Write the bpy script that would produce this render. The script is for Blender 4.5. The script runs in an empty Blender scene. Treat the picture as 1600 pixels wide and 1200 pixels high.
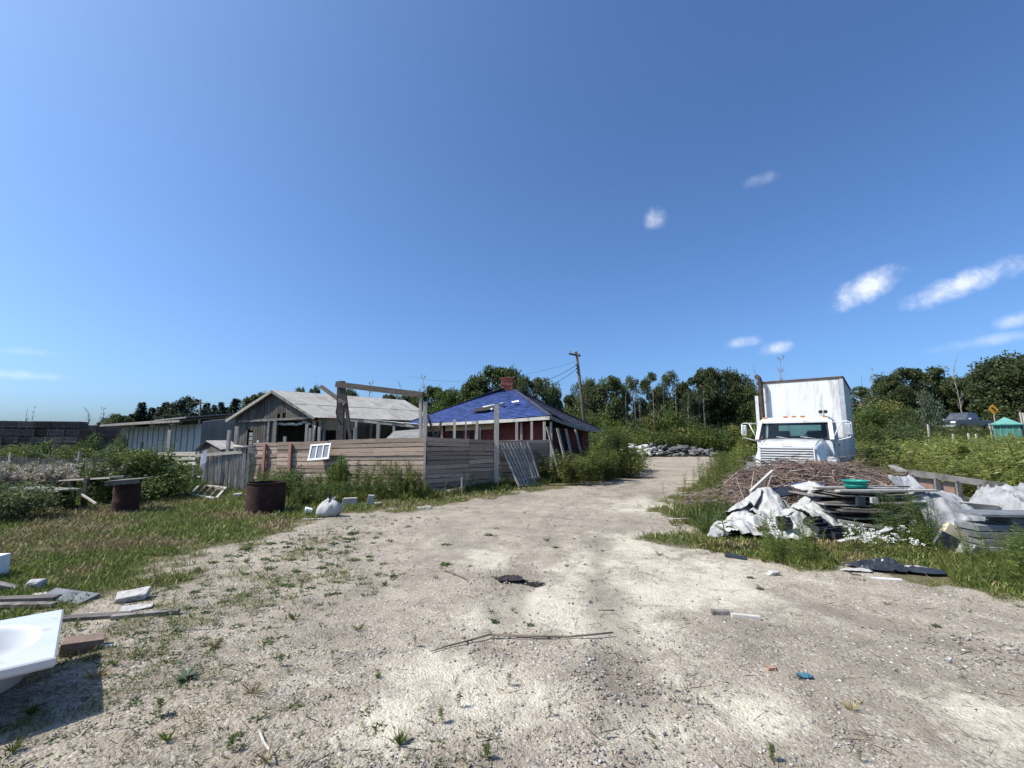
import bpy, math, random
import numpy as np
from mathutils import Vector, Matrix

R = random.Random(7)
NR = np.random.default_rng(7)
scene = bpy.context.scene
col = scene.collection
rad = math.radians

# ---------------------------------------------------------------- camera
F = 700.0 / 1600.0                       # focal length in picture widths
PITCH = math.atan(88.0 / 700.0)
CAM_Z = 1.6
cam_data = bpy.data.cameras.new('camera')
cam_data.sensor_width = 36.0
cam_data.lens = 36.0 * F
cam_data.clip_start = 0.05
cam_data.clip_end = 4000.0
camera = bpy.data.objects.new('camera', cam_data)
camera.location = (0, 0, CAM_Z)
camera.rotation_euler = (math.pi / 2 + PITCH, 0, 0)
col.objects.link(camera)
scene.camera = camera

# ---------------------------------------------------------------- light
SUN_AZ = rad(-101)        # clockwise from +Y, seen from above
SUN_EL = rad(50)
sun_dir = Vector((math.sin(SUN_AZ) * math.cos(SUN_EL), math.cos(SUN_AZ) * math.cos(SUN_EL), math.sin(SUN_EL)))
sd = bpy.data.lights.new('sun', 'SUN')
sd.energy = 4.6
sd.angle = rad(0.53)
sd.color = (1.0, 0.945, 0.86)
sun = bpy.data.objects.new('sun', sd)
sun.rotation_euler = sun_dir.to_track_quat('Z', 'Y').to_euler()
sun.location = (-30, -15, 40)
col.objects.link(sun)
scene.view_settings.view_transform = 'Standard'
scene.view_settings.look = 'None'
scene.view_settings.exposure = 0.42
scene.view_settings.gamma = 1.0
scene.view_settings.use_curve_mapping = False
scene.cycles.max_bounces = 6
scene.cycles.transparent_max_bounces = 6
scene.cycles.use_denoising = True

world = bpy.data.worlds.new('World')
scene.world = world
world.use_nodes = True


def px_dir(px, py):
    """unit view direction through a pixel of the 1600 x 1200 photograph"""
    u = (px - 800.0) / 700.0
    v = (600.0 - py) / 700.0
    d = Vector((u, math.cos(PITCH) - v * math.sin(PITCH), math.sin(PITCH) + v * math.cos(PITCH)))
    return d


def build_world():
    nt = world.node_tree
    N, L = nt.nodes, nt.links
    N.clear()
    out = N.new('ShaderNodeOutputWorld')
    bg = N.new('ShaderNodeBackground')
    bg.inputs['Strength'].default_value = 0.148
    sky = N.new('ShaderNodeTexSky')
    sky.sky_type = 'NISHITA'
    sky.sun_disc = False
    sky.sun_elevation = SUN_EL
    sky.sun_rotation = SUN_AZ % (2 * math.pi)
    sky.altitude = 100.0
    sky.air_density = 0.75
    sky.dust_density = 2.6
    sky.ozone_density = 1.0
    tc = N.new('ShaderNodeTexCoord')
    dirv = tc.outputs['Generated']

    def m(op, a, b=None, clamp=False):
        n = N.new('ShaderNodeMath')
        n.operation = op
        n.use_clamp = clamp
        for i, q in enumerate((a, b)):
            if q is None:
                continue
            if isinstance(q, (int, float)):
                n.inputs[i].default_value = q
            else:
                L.new(q, n.inputs[i])
        return n.outputs[0]

    def dot(vec):
        n = N.new('ShaderNodeVectorMath')
        n.operation = 'DOT_PRODUCT'
        L.new(dirv, n.inputs[0])
        n.inputs[1].default_value = vec
        return n.outputs['Value']

    noise = N.new('ShaderNodeTexNoise')
    noise.inputs['Scale'].default_value = 30.0
    noise.inputs['Detail'].default_value = 8.0
    noise.inputs['Roughness'].default_value = 0.62
    noise.inputs['Distortion'].default_value = 0.15
    L.new(dirv, noise.inputs['Vector'])
    nz = m('SUBTRACT', noise.outputs['Fac'], 0.5)
    total = None
    # px, py, half width, half height, tilt (deg), strength
    clouds = [(1352, 452, 50, 22, 24, 1.0), (1497, 446, 78, 20, 14, 1.0), (1023, 341, 20, 17, 0, 0.55),
              (1192, 281, 26, 12, 5, 0.32), (1160, 535, 30, 9, 4, 0.55), (1215, 543, 26, 12, 12, 0.7),
              (1586, 500, 26, 13, 8, 0.5), (1528, 535, 58, 11, 5, 0.35), (20, 585, 60, 9, 0, 0.35), (45, 550, 34, 7, 0, 0.2)]
    for (px, py, hw, hh, tilt, st) in clouds:
        c = px_dir(px, py)
        k = c.length
        c = c.normalized()
        right = c.cross(Vector((0, 0, 1))).normalized()
        up = right.cross(c).normalized()
        t = rad(tilt)
        a = right * math.cos(t) + up * math.sin(t)
        b = up * math.cos(t) - right * math.sin(t)
        dc = dot(c)
        q = 700.0 * k
        u = m('DIVIDE', dot(a), m('MULTIPLY', dc, hw / q))
        v = m('DIVIDE', dot(b), m('MULTIPLY', dc, hh / q))
        r2 = m('ADD', m('MULTIPLY', u, u), m('MULTIPLY', v, v))
        fall = m('SUBTRACT', 1.08, m('MULTIPLY', r2, 0.8))
        f = m('ADD', fall, m('MULTIPLY', nz, 2.1))
        f = m('MULTIPLY', f, 0.8, clamp=True)
        f = m('MULTIPLY', m('MULTIPLY', f, f), st)
        f = m('MULTIPLY', f, m('GREATER_THAN', dc, 0.3))
        total = f if total is None else m('MAXIMUM', total, f)
    mix = N.new('ShaderNodeMix')
    mix.data_type = 'RGBA'
    L.new(m('MULTIPLY', total, 0.8), mix.inputs['Factor'])
    tint = N.new('ShaderNodeMix')
    tint.data_type = 'RGBA'
    tint.blend_type = 'MULTIPLY'
    tint.inputs['Factor'].default_value = 1.0
    tint.inputs['B'].default_value = (0.535, 0.785, 1.06, 1)
    L.new(sky.outputs['Color'], tint.inputs['A'])
    L.new(tint.outputs['Result'], mix.inputs['A'])
    mix.inputs['B'].default_value = (5.6, 5.9, 6.4, 1)
    L.new(mix.outputs['Result'], bg.inputs['Color'])
    L.new(bg.outputs['Background'], out.inputs['Surface'])


build_world()


# ---------------------------------------------------------------- numeric helpers
def S(t):
    t = np.clip(t, 0, 1)
    return t * t * (3 - 2 * t)


_PERM = np.random.default_rng(3).random((256, 256))


def vnoise(x, y):
    """smooth value noise in 0..1, period 256"""
    x = np.asarray(x, float); y = np.asarray(y, float)
    xi = np.floor(x).astype(int); yi = np.floor(y).astype(int)
    fx = S(x - xi); fy = S(y - yi)
    a = _PERM[xi & 255, yi & 255]; b = _PERM[(xi + 1) & 255, yi & 255]
    c = _PERM[xi & 255, (yi + 1) & 255]; d = _PERM[(xi + 1) & 255, (yi + 1) & 255]
    return (a * (1 - fx) + b * fx) * (1 - fy) + (c * (1 - fx) + d * fx) * fy


def fbm(x, y, o=4):
    s = 0; a = 0.5; t = 0
    for i in range(o):
        s = s + a * vnoise(x * 2 ** i + 17.3 * i, y * 2 ** i + 9.1 * i); t += a; a *= 0.5
    return s / t


def gz(x, y):
    """height of the ground"""
    x = np.asarray(x, float); y = np.asarray(y, float)
    bank = 3.1 * S((x / np.maximum(y, 1.0) - 0.60) / 0.24) * S((y - 17) / 38.0)
    far = 0.9 * S((y - 52) / 40.0)
    bumps = 0.10 * (fbm(x * 0.35 + 40, y * 0.35 + 40, 3) - 0.5) + 0.035 * (fbm(x * 2.1 + 3, y * 2.1 + 8, 3) - 0.5)
    flat = S((np.hypot(x, y) - 0.5) / 3.0)
    return bank + far + bumps * flat


def Z(x, y):
    return float(gz(x, y))


def G(px, py, z=None):
    """ground point seen through a pixel (or the point at height z)"""
    d = px_dir(px, py)
    zz = 0.0 if z is None else z
    p = d * ((zz - CAM_Z) / d.z)
    if z is None:
        for _ in range(4):
            p = d * ((Z(p.x, p.y) - CAM_Z) / d.z)
        return Vector((p.x, p.y, Z(p.x, p.y)))
    return Vector((p.x, p.y, z))


def P(px, py, y):
    """point at depth y along a pixel's direction"""
    d = px_dir(px, py)
    p = d * (y / d.y)
    return Vector((p.x, y, p.z + CAM_Z))


# ---------------------------------------------------------------- materials
MATS = {}


def _nodes(name):
    m = bpy.data.materials.new(name)
    m.use_nodes = True
    nt = m.node_tree
    nt.nodes.clear()
    out = nt.nodes.new('ShaderNodeOutputMaterial')
    return m, nt, nt.nodes, nt.links, out


def mat(name, c1, c2=None, scale=8.0, rough=0.8, metal=0.0, bump=0.0, bscale=None, stretch=(1, 1, 1), objvar=0.0,
        islevar=0.0, detail=5.0, c3=None, c3scale=2.0, c3amt=0.5, spec=0.3, coat=0.0, alpha=1.0):
    """noise-mixed principled material; objvar / islevar vary the value per object / per loose piece"""
    m, nt, N, L, out = _nodes(name)
    b = N.new('ShaderNodeBsdfPrincipled')
    b.inputs['Roughness'].default_value = rough
    b.inputs['Metallic'].default_value = metal
    b.inputs['Specular IOR Level'].default_value = spec
    b.inputs['Coat Weight'].default_value = coat
    L.new(b.outputs[0], out.inputs['Surface'])
    tc = N.new('ShaderNodeTexCoord')
    mp = N.new('ShaderNodeMapping')
    mp.inputs['Scale'].default_value = stretch
    L.new(tc.outputs['Object'], mp.inputs['Vector'])
    vec = mp.outputs[0]
    oi = N.new('ShaderNodeObjectInfo')
    if objvar:
        add = N.new('ShaderNodeVectorMath'); add.operation = 'ADD'
        sc = N.new('ShaderNodeVectorMath'); sc.operation = 'SCALE'
        sc.inputs[0].default_value = (13.0, 7.0, 5.0)
        L.new(oi.outputs['Random'], sc.inputs['Scale'])
        L.new(vec, add.inputs[0]); L.new(sc.outputs[0], add.inputs[1])
        vec = add.outputs[0]
    c2 = c2 or c1
    nz = N.new('ShaderNodeTexNoise')
    nz.inputs['Scale'].default_value = scale
    nz.inputs['Detail'].default_value = detail
    nz.inputs['Roughness'].default_value = 0.65
    L.new(vec, nz.inputs['Vector'])
    rp = N.new('ShaderNodeValToRGB')
    rp.color_ramp.elements[0].position = 0.34
    rp.color_ramp.elements[1].position = 0.66
    rp.color_ramp.elements[0].color = (*c1, 1)
    rp.color_ramp.elements[1].color = (*c2, 1)
    L.new(nz.outputs['Fac'], rp.inputs['Fac'])
    colr = rp.outputs['Color']
    if c3:
        n3 = N.new('ShaderNodeTexNoise')
        n3.inputs['Scale'].default_value = c3scale
        n3.inputs['Detail'].default_value = 6.0
        n3.inputs['Roughness'].default_value = 0.7
        L.new(vec, n3.inputs['Vector'])
        r3 = N.new('ShaderNodeMapRange')
        r3.inputs['From Min'].default_value = 0.62 - 0.3 * c3amt
        r3.inputs['From Max'].default_value = 0.72 - 0.2 * c3amt
        L.new(n3.outputs['Fac'], r3.inputs['Value'])
        mx = N.new('ShaderNodeMix'); mx.data_type = 'RGBA'
        L.new(r3.outputs[0], mx.inputs['Factor'])
        L.new(colr, mx.inputs['A'])
        mx.inputs['B'].default_value = (*c3, 1)
        colr = mx.outputs['Result']
    for var, sock in ((objvar, oi.outputs['Random']), (islevar, None)):
        if not var:
            continue
        if sock is None:
            g = N.new('ShaderNodeNewGeometry')
            sock = g.outputs['Random Per Island']
        mr = N.new('ShaderNodeMapRange')
        mr.inputs['To Min'].default_value = 1 - var
        mr.inputs['To Max'].default_value = 1 + var
        L.new(sock, mr.inputs['Value'])
        vm = N.new('ShaderNodeVectorMath'); vm.operation = 'SCALE'
        L.new(colr, vm.inputs[0]); L.new(mr.outputs[0], vm.inputs['Scale'])
        colr = vm.outputs[0]
    L.new(colr, b.inputs['Base Color'])
    if bump:
        bp = N.new('ShaderNodeBump')
        bp.inputs['Strength'].default_value = bump
        bp.inputs['Distance'].default_value = 0.02
        if bscale:
            nb = N.new('ShaderNodeTexNoise')
            nb.inputs['Scale'].default_value = bscale
            nb.inputs['Detail'].default_value = 4.0
            L.new(vec, nb.inputs['Vector'])
            L.new(nb.outputs['Fac'], bp.inputs['Height'])
        else:
            L.new(nz.outputs['Fac'], bp.inputs['Height'])
        L.new(bp.outputs[0], b.inputs['Normal'])
    if alpha < 1:
        b.inputs['Alpha'].default_value = alpha
    MATS[name] = m
    return m


def leaf_mat(name, ca, cb, cc=None, rough=0.55, trans=0.3):
    """leaf: three greens picked per leaf, some light let through"""
    m, nt, N, L, out = _nodes(name)
    g = N.new('ShaderNodeNewGeometry')
    oi = N.new('ShaderNodeObjectInfo')
    rp = N.new('ShaderNodeValToRGB')
    rp.color_ramp.elements[0].color = (*ca, 1)
    rp.color_ramp.elements[1].color = (*cb, 1)
    if cc:
        rp.color_ramp.elements[1].position = 0.7
        e = rp.color_ramp.elements.new(1.0)
        e.color = (*cc, 1)
    L.new(g.outputs['Random Per Island'], rp.inputs['Fac'])
    mr = N.new('ShaderNodeMapRange')
    mr.inputs['To Min'].default_value = 0.8
    mr.inputs['To Max'].default_value = 1.25
    L.new(oi.outputs['Random'], mr.inputs['Value'])
    vm = N.new('ShaderNodeVectorMath'); vm.operation = 'SCALE'
    L.new(rp.outputs['Color'], vm.inputs[0]); L.new(mr.outputs[0], vm.inputs['Scale'])
    b = N.new('ShaderNodeBsdfPrincipled')
    b.inputs['Roughness'].default_value = rough
    b.inputs['Specular IOR Level'].default_value = 0.35
    L.new(vm.outputs[0], b.inputs['Base Color'])
    t = N.new('ShaderNodeBsdfTranslucent')
    L.new(vm.outputs[0], t.inputs['Color'])
    ms = N.new('ShaderNodeMixShader')
    ms.inputs['Fac'].default_value = trans
    L.new(b.outputs[0], ms.inputs[1]); L.new(t.outputs[0], ms.inputs[2])
    L.new(ms.outputs[0], out.inputs['Surface'])
    MATS[name] = m
    return m


# ---------------------------------------------------------------- objects
ORIGIN = {}


def tag(o, label=None, cat=None, group=None, kind=None):
    if label: o['label'] = label
    if cat: o['category'] = cat
    if group: o['group'] = group
    if kind: o['kind'] = kind
    elif cat: o['kind'] = 'thing'
    return o


def thing(name, label, cat, loc, group=None, kind=None):
    o = bpy.data.objects.new(name, None)
    o.empty_display_size = 0.2
    o.location = loc
    col.objects.link(o)
    ORIGIN[o.name] = Vector(loc)
    return tag(o, label, cat, group, kind)


def mesh_arrays(name, V, Q=None, T=None, mats=(), miq=None, mit=None, smooth=False):
    me = bpy.data.meshes.new(name)
    V = np.asarray(V, np.float32)
    Q = np.zeros((0, 4), np.int32) if Q is None else np.asarray(Q, np.int32).reshape(-1, 4)
    T = np.zeros((0, 3), np.int32) if T is None else np.asarray(T, np.int32).reshape(-1, 3)
    me.vertices.add(len(V))
    me.vertices.foreach_set('co', V.ravel())
    nl = Q.size + T.size
    me.loops.add(nl)
    me.loops.foreach_set('vertex_index', np.concatenate([Q.ravel(), T.ravel()]))
    np_ = len(Q) + len(T)
    me.polygons.add(np_)
    st = np.concatenate([np.arange(len(Q)) * 4, Q.size + np.arange(len(T)) * 3]).astype(np.int32)
    me.polygons.foreach_set('loop_start', st)
    if miq is not None or mit is not None:
        a = np.zeros(len(Q), np.int32) if miq is None else np.asarray(miq, np.int32)
        b = np.zeros(len(T), np.int32) if mit is None else np.asarray(mit, np.int32)
        me.polygons.foreach_set('material_index', np.concatenate([a, b]).astype(np.int32))
    if smooth:
        me.polygons.foreach_set('use_smooth', np.ones(np_, bool))
    for m_ in mats:
        me.materials.append(m_)
    me.update(calc_edges=True)
    return me


def link(name, me, parent=None, loc=None):
    o = bpy.data.objects.new(name, me)
    col.objects.link(o)
    if parent is not None:
        o.parent = parent
        ORIGIN[o.name] = ORIGIN[parent.name]
    if loc is not None:
        o.location = loc
        ORIGIN[o.name] = Vector(loc)
    return o


class MB:
    """collects polygons (world coordinates, or local ones under M) into one mesh object"""

    def __init__(self, M=None):
        self.v = []; self.f = []; self.mi = []; self.M = M; self.cur = 0; self.sm = []
        self.smooth = False

    def pt(self, p):
        p = Vector(p)
        if self.M is not None:
            p = self.M @ p
        self.v.append(p)
        return len(self.v) - 1

    def face(self, idx):
        self.f.append(list(idx)); self.mi.append(self.cur); self.sm.append(self.smooth)

    def poly(self, pts):
        self.face([self.pt(p) for p in pts])
        return self

    def hexa(self, a, b):
        """a, b: two corresponding quads (bottom, top)"""
        i = [self.pt(p) for p in a]; j = [self.pt(p) for p in b]
        self.face(i[::-1]); self.face(j)
        for k in range(4):
            l = (k + 1) % 4
            self.face([i[k], i[l], j[l], j[k]])
        return self

    def box(self, c, s, rot=None):
        c = Vector(c); hx, hy, hz = s[0] / 2, s[1] / 2, s[2] / 2
        rot = rot or Matrix.Identity(3)
        q = [(-hx, -hy), (hx, -hy), (hx, hy), (-hx, hy)]
        return self.hexa([c + rot @ Vector((x, y, -hz)) for x, y in q], [c + rot @ Vector((x, y, hz)) for x, y in q])

    def bar(self, p0, p1, w, h, up=(0, 0, 1), taper=1.0, jit=0.0):
        """rectangular bar; w across, h along up"""
        p0 = Vector(p0); p1 = Vector(p1)
        d = (p1 - p0).normalized(); up = Vector(up)
        if abs(d.dot(up)) > 0.97:
            up = Vector((0, 1, 0)) if abs(d.y) < 0.9 else Vector((1, 0, 0))
        x = d.cross(up).normalized(); z = x.cross(d).normalized()

        def ring(p, k):
            r = []
            for sx, sz in ((-1, -1), (1, -1), (1, 1), (-1, 1)):
                j = Vector((R.uniform(-jit, jit), R.uniform(-jit, jit), R.uniform(-jit, jit)))
                r.append(p + x * (sx * w / 2 * k) + z * (sz * h / 2 * k) + j)
            return r
        return self.hexa(ring(p0, 1), ring(p1, taper))

    def tube(self, pts, r, n=8, caps=True):
        pts = [Vector(p) for p in pts]
        rs = r if isinstance(r, (list, tuple)) else [r] * len(pts)
        rings = []
        prev = None
        for k, p in enumerate(pts):
            d = (pts[min(k + 1, len(pts) - 1)] - pts[max(k - 1, 0)]).normalized()
            if prev is None:
                a = Vector((0, 0, 1)) if abs(d.z) < 0.9 else Vector((1, 0, 0))
                x = d.cross(a).normalized()
            else:
                x = (prev - d * prev.dot(d)).normalized()
            prev = x
            y = d.cross(x)
            rings.append([self.pt(p + (x * math.cos(2 * math.pi * i / n) + y * math.sin(2 * math.pi * i / n)) * rs[k]) for i in range(n)])
        sm = self.smooth; self.smooth = True
        for a, b in zip(rings, rings[1:]):
            for i in range(n):
                j = (i + 1) % n
                self.face([a[i], a[j], b[j], b[i]])
        self.smooth = sm
        if caps:
            self.face(rings[0][::-1]); self.face(rings[-1])
        return self

    def lathe(self, c, prof, n=24, smooth=True, capb=False, capt=False, sx=1.0, sy=1.0):
        """prof: list of (radius, z) about the vertical through c"""
        c = Vector(c)
        rings = [[self.pt(c + Vector((sx * r * math.cos(2 * math.pi * i / n), sy * r * math.sin(2 * math.pi * i / n), z))) for i in range(n)] for r, z in prof]
        sm = self.smooth; self.smooth = smooth
        for a, b in zip(rings, rings[1:]):
            for i in range(n):
                j = (i + 1) % n
                self.face([a[i], a[j], b[j], b[i]])
        self.smooth = sm
        if capb: self.face(rings[0][::-1])
        if capt: self.face(rings[-1])
        return self

    def extrude(self, outline, vec):
        """prism: planar outline (list of points) swept by vec"""
        a = [Vector(p) for p in outline]; b = [p + Vector(vec) for p in a]
        i = [self.pt(p) for p in a]; j = [self.pt(p) for p in b]
        self.face(i[::-1]); self.face(j)
        n = len(i)
        for k in range(n):
            l = (k + 1) % n
            self.face([i[k], i[l], j[l], j[k]])
        return self

    def build(self, name, mats, parent=None, loc=None, bevel=0.0):
        if not isinstance(mats, (list, tuple)):
            mats = [mats]
        o0 = ORIGIN[parent.name] if parent is not None else Vector(loc if loc is not None else self.base())
        me = bpy.data.meshes.new(name)
        me.from_pydata([tuple(p - o0) for p in self.v], [], self.f)
        for m_ in mats:
            me.materials.append(m_)
        me.polygons.foreach_set('material_index', self.mi)
        me.polygons.foreach_set('use_smooth', self.sm)
        me.update()
        o = link(name, me, parent, None if parent is not None else o0)
        if bevel:
            b = o.modifiers.new('edge', 'BEVEL')
            b.width = bevel; b.segments = 2; b.limit_method = 'ANGLE'
            b.angle_limit = rad(40)
        return o

    def base(self):
        xs = [p.x for p in self.v]; ys = [p.y for p in self.v]; zs = [p.z for p in self.v]
        return Vector(((min(xs) + max(xs)) / 2, (min(ys) + max(ys)) / 2, min(zs)))


def copy_tree(o, parent=None):
    c = o.copy()
    col.objects.link(c)
    if parent is not None:
        c.parent = parent
    ORIGIN[c.name] = ORIGIN.get(o.name, Vector())
    for ch in list(o.children):
        copy_tree(ch, c)
    return c


def rotz(a):
    return Matrix.Rotation(a, 3, 'Z')


def frame(origin, u, f):
    """matrix with local x = u, local y = f, local z up, at origin"""
    u = Vector((u[0], u[1], 0)).normalized(); f = Vector((f[0], f[1], 0)).normalized()
    M = Matrix.Identity(4)
    for i in range(3):
        M[i][0] = u[i]; M[i][1] = f[i]; M[i][2] = (0, 0, 1)[i]; M[i][3] = origin[i]
    return M
# ================================================================ GROUND
def poly_sd(x, y, poly):
    """signed distance to a polygon (positive inside)"""
    x = np.asarray(x, float); y = np.asarray(y, float)
    d = np.full(x.shape, 1e9); ins = np.zeros(x.shape, bool)
    n = len(poly)
    for i in range(n):
        x0, y0 = poly[i]; x1, y1 = poly[(i + 1) % n]
        ex, ey = x1 - x0, y1 - y0
        t = np.clip(((x - x0) * ex + (y - y0) * ey) / (ex * ex + ey * ey + 1e-12), 0, 1)
        d = np.minimum(d, np.hypot(x - x0 - t * ex, y - y0 - t * ey))
        c = (y0 > y) != (y1 > y)
        with np.errstate(divide='ignore', invalid='ignore'):
            xc = (x1 - x0) * (y - y0) / (y1 - y0 if y1 != y0 else 1e-9) + x0
        ins ^= c & (x < xc)
    return np.where(ins, d, -d)


def gpoly(pts):
    return [(G(a, b).x, G(a, b).y) for a, b in pts]


# the bare track and yard: its left rim against the grass, round the far end, back along the right rim
YARD = gpoly([(-120, 985), (60, 960), (190, 935), (290, 890), (350, 862), (440, 838), (520, 812), (620, 797), (760, 778), (870, 762), (955, 742),
              (985, 727), (975, 716), (1112, 713), (1118, 726), (1092, 745), (1062, 775), (1038, 812), (1048, 845), (1110, 868),
              (1190, 880), (1290, 894), (1340, 884), (1395, 890), (1445, 908), (1500, 920), (1620, 928), (1900, 960)]) + [(6, -4), (-6, -4), (-6.5, 2.0)]
# thinly overgrown strip inside the yard on the left
SPARSE = gpoly([(-100, 985), (190, 935), (350, 862), (520, 812), (640, 800), (600, 850), (650, 905), (520, 960), (470, 1050), (560, 1120), (800, 1170), (700, 1250), (-400, 1250)])
SANDY = [(1010, 858, 0.9), (930, 880, 0.7), (1080, 890, 1.0), (1130, 918, 0.7), (870, 940, 0.7), (960, 960, 0.7), (1010, 925, 0.8), (780, 965, 0.45), (690, 1045, 0.45),
         (760, 1075, 0.45), (840, 1100, 0.35), (600, 1130, 0.3), (1010, 1150, 0.35), (1560, 1120, 0.35), (1180, 1120, 0.3), (760, 870, 0.5), (1000, 790, 1.2)]
SANDY = [(G(a, b).x, G(a, b).y, c) for a, b, c in SANDY]
BURNT = [(G(a, b).x, G(a, b).y, c) for a, b, c in [(795, 903, 0.17), (838, 911, 0.13), (815, 906, 0.12)]]


def veg_field(x, y):
    """0 bare gravel .. 1 full green cover"""
    sd = poly_sd(x, y, YARD)
    n = fbm(x * 1.3 + 5, y * 1.3 + 2, 4) - 0.5
    n5 = fbm(x * 5 + 15, y * 5 + 72, 3) - 0.5
    edge = S(0.5 - (sd + n * 2.2 + n5 * 0.9) / (0.9 + 0.03 * y))
    sp = poly_sd(x, y, SPARSE)
    n2 = fbm(x * 3.6 + 31, y * 3.6 + 77, 4)
    thin = S((sp + 0.5) / 1.6) * S((n2 - 0.40) / 0.25) * 0.5
    return np.clip(np.maximum(edge, thin), 0, 1)


def sand_field(x, y):
    s = np.zeros_like(np.asarray(x, float))
    for sx, sy, r in SANDY:
        s = np.maximum(s, np.exp(-((x - sx) ** 2 + (y - sy) ** 2 * 0.8) / (r * r)))
    n = fbm(x * 1.7 + 90, y * 1.7 + 12, 5)
    return np.clip(0.07 + s * 0.8 + (n - 0.5) * 0.9, 0, 1)


RUTS = [[G(a, b).to_2d() for a, b in line] for line in (
    [(1040, 1230), (985, 1060), (950, 960), (935, 880), (950, 815), (985, 765), (1030, 728)],
    [(640, 1230), (730, 1050), (790, 950), (830, 870), (880, 808), (945, 762), (1010, 728)],
    [(1700, 1060), (1420, 985), (1220, 930), (1080, 872), (1020, 815), (1030, 765)])]


def rut_field(x, y):
    d = np.full(np.shape(x), 1e9)
    for line in RUTS:
        for a, b in zip(line, line[1:]):
            ex, ey = b.x - a.x, b.y - a.y
            t = np.clip(((x - a.x) * ex + (y - a.y) * ey) / (ex * ex + ey * ey), 0, 1)
            d = np.minimum(d, np.hypot(x - a.x - t * ex, y - a.y - t * ey))
    wob = (fbm(x * 1.2 + 7, y * 1.2 + 3, 3) - 0.5) * 0.35
    return np.exp(-((d + wob) / 0.24) ** 2) * S((fbm(x * 0.8 + 21, y * 0.8 + 44, 3) - 0.3) / 0.35)


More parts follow.
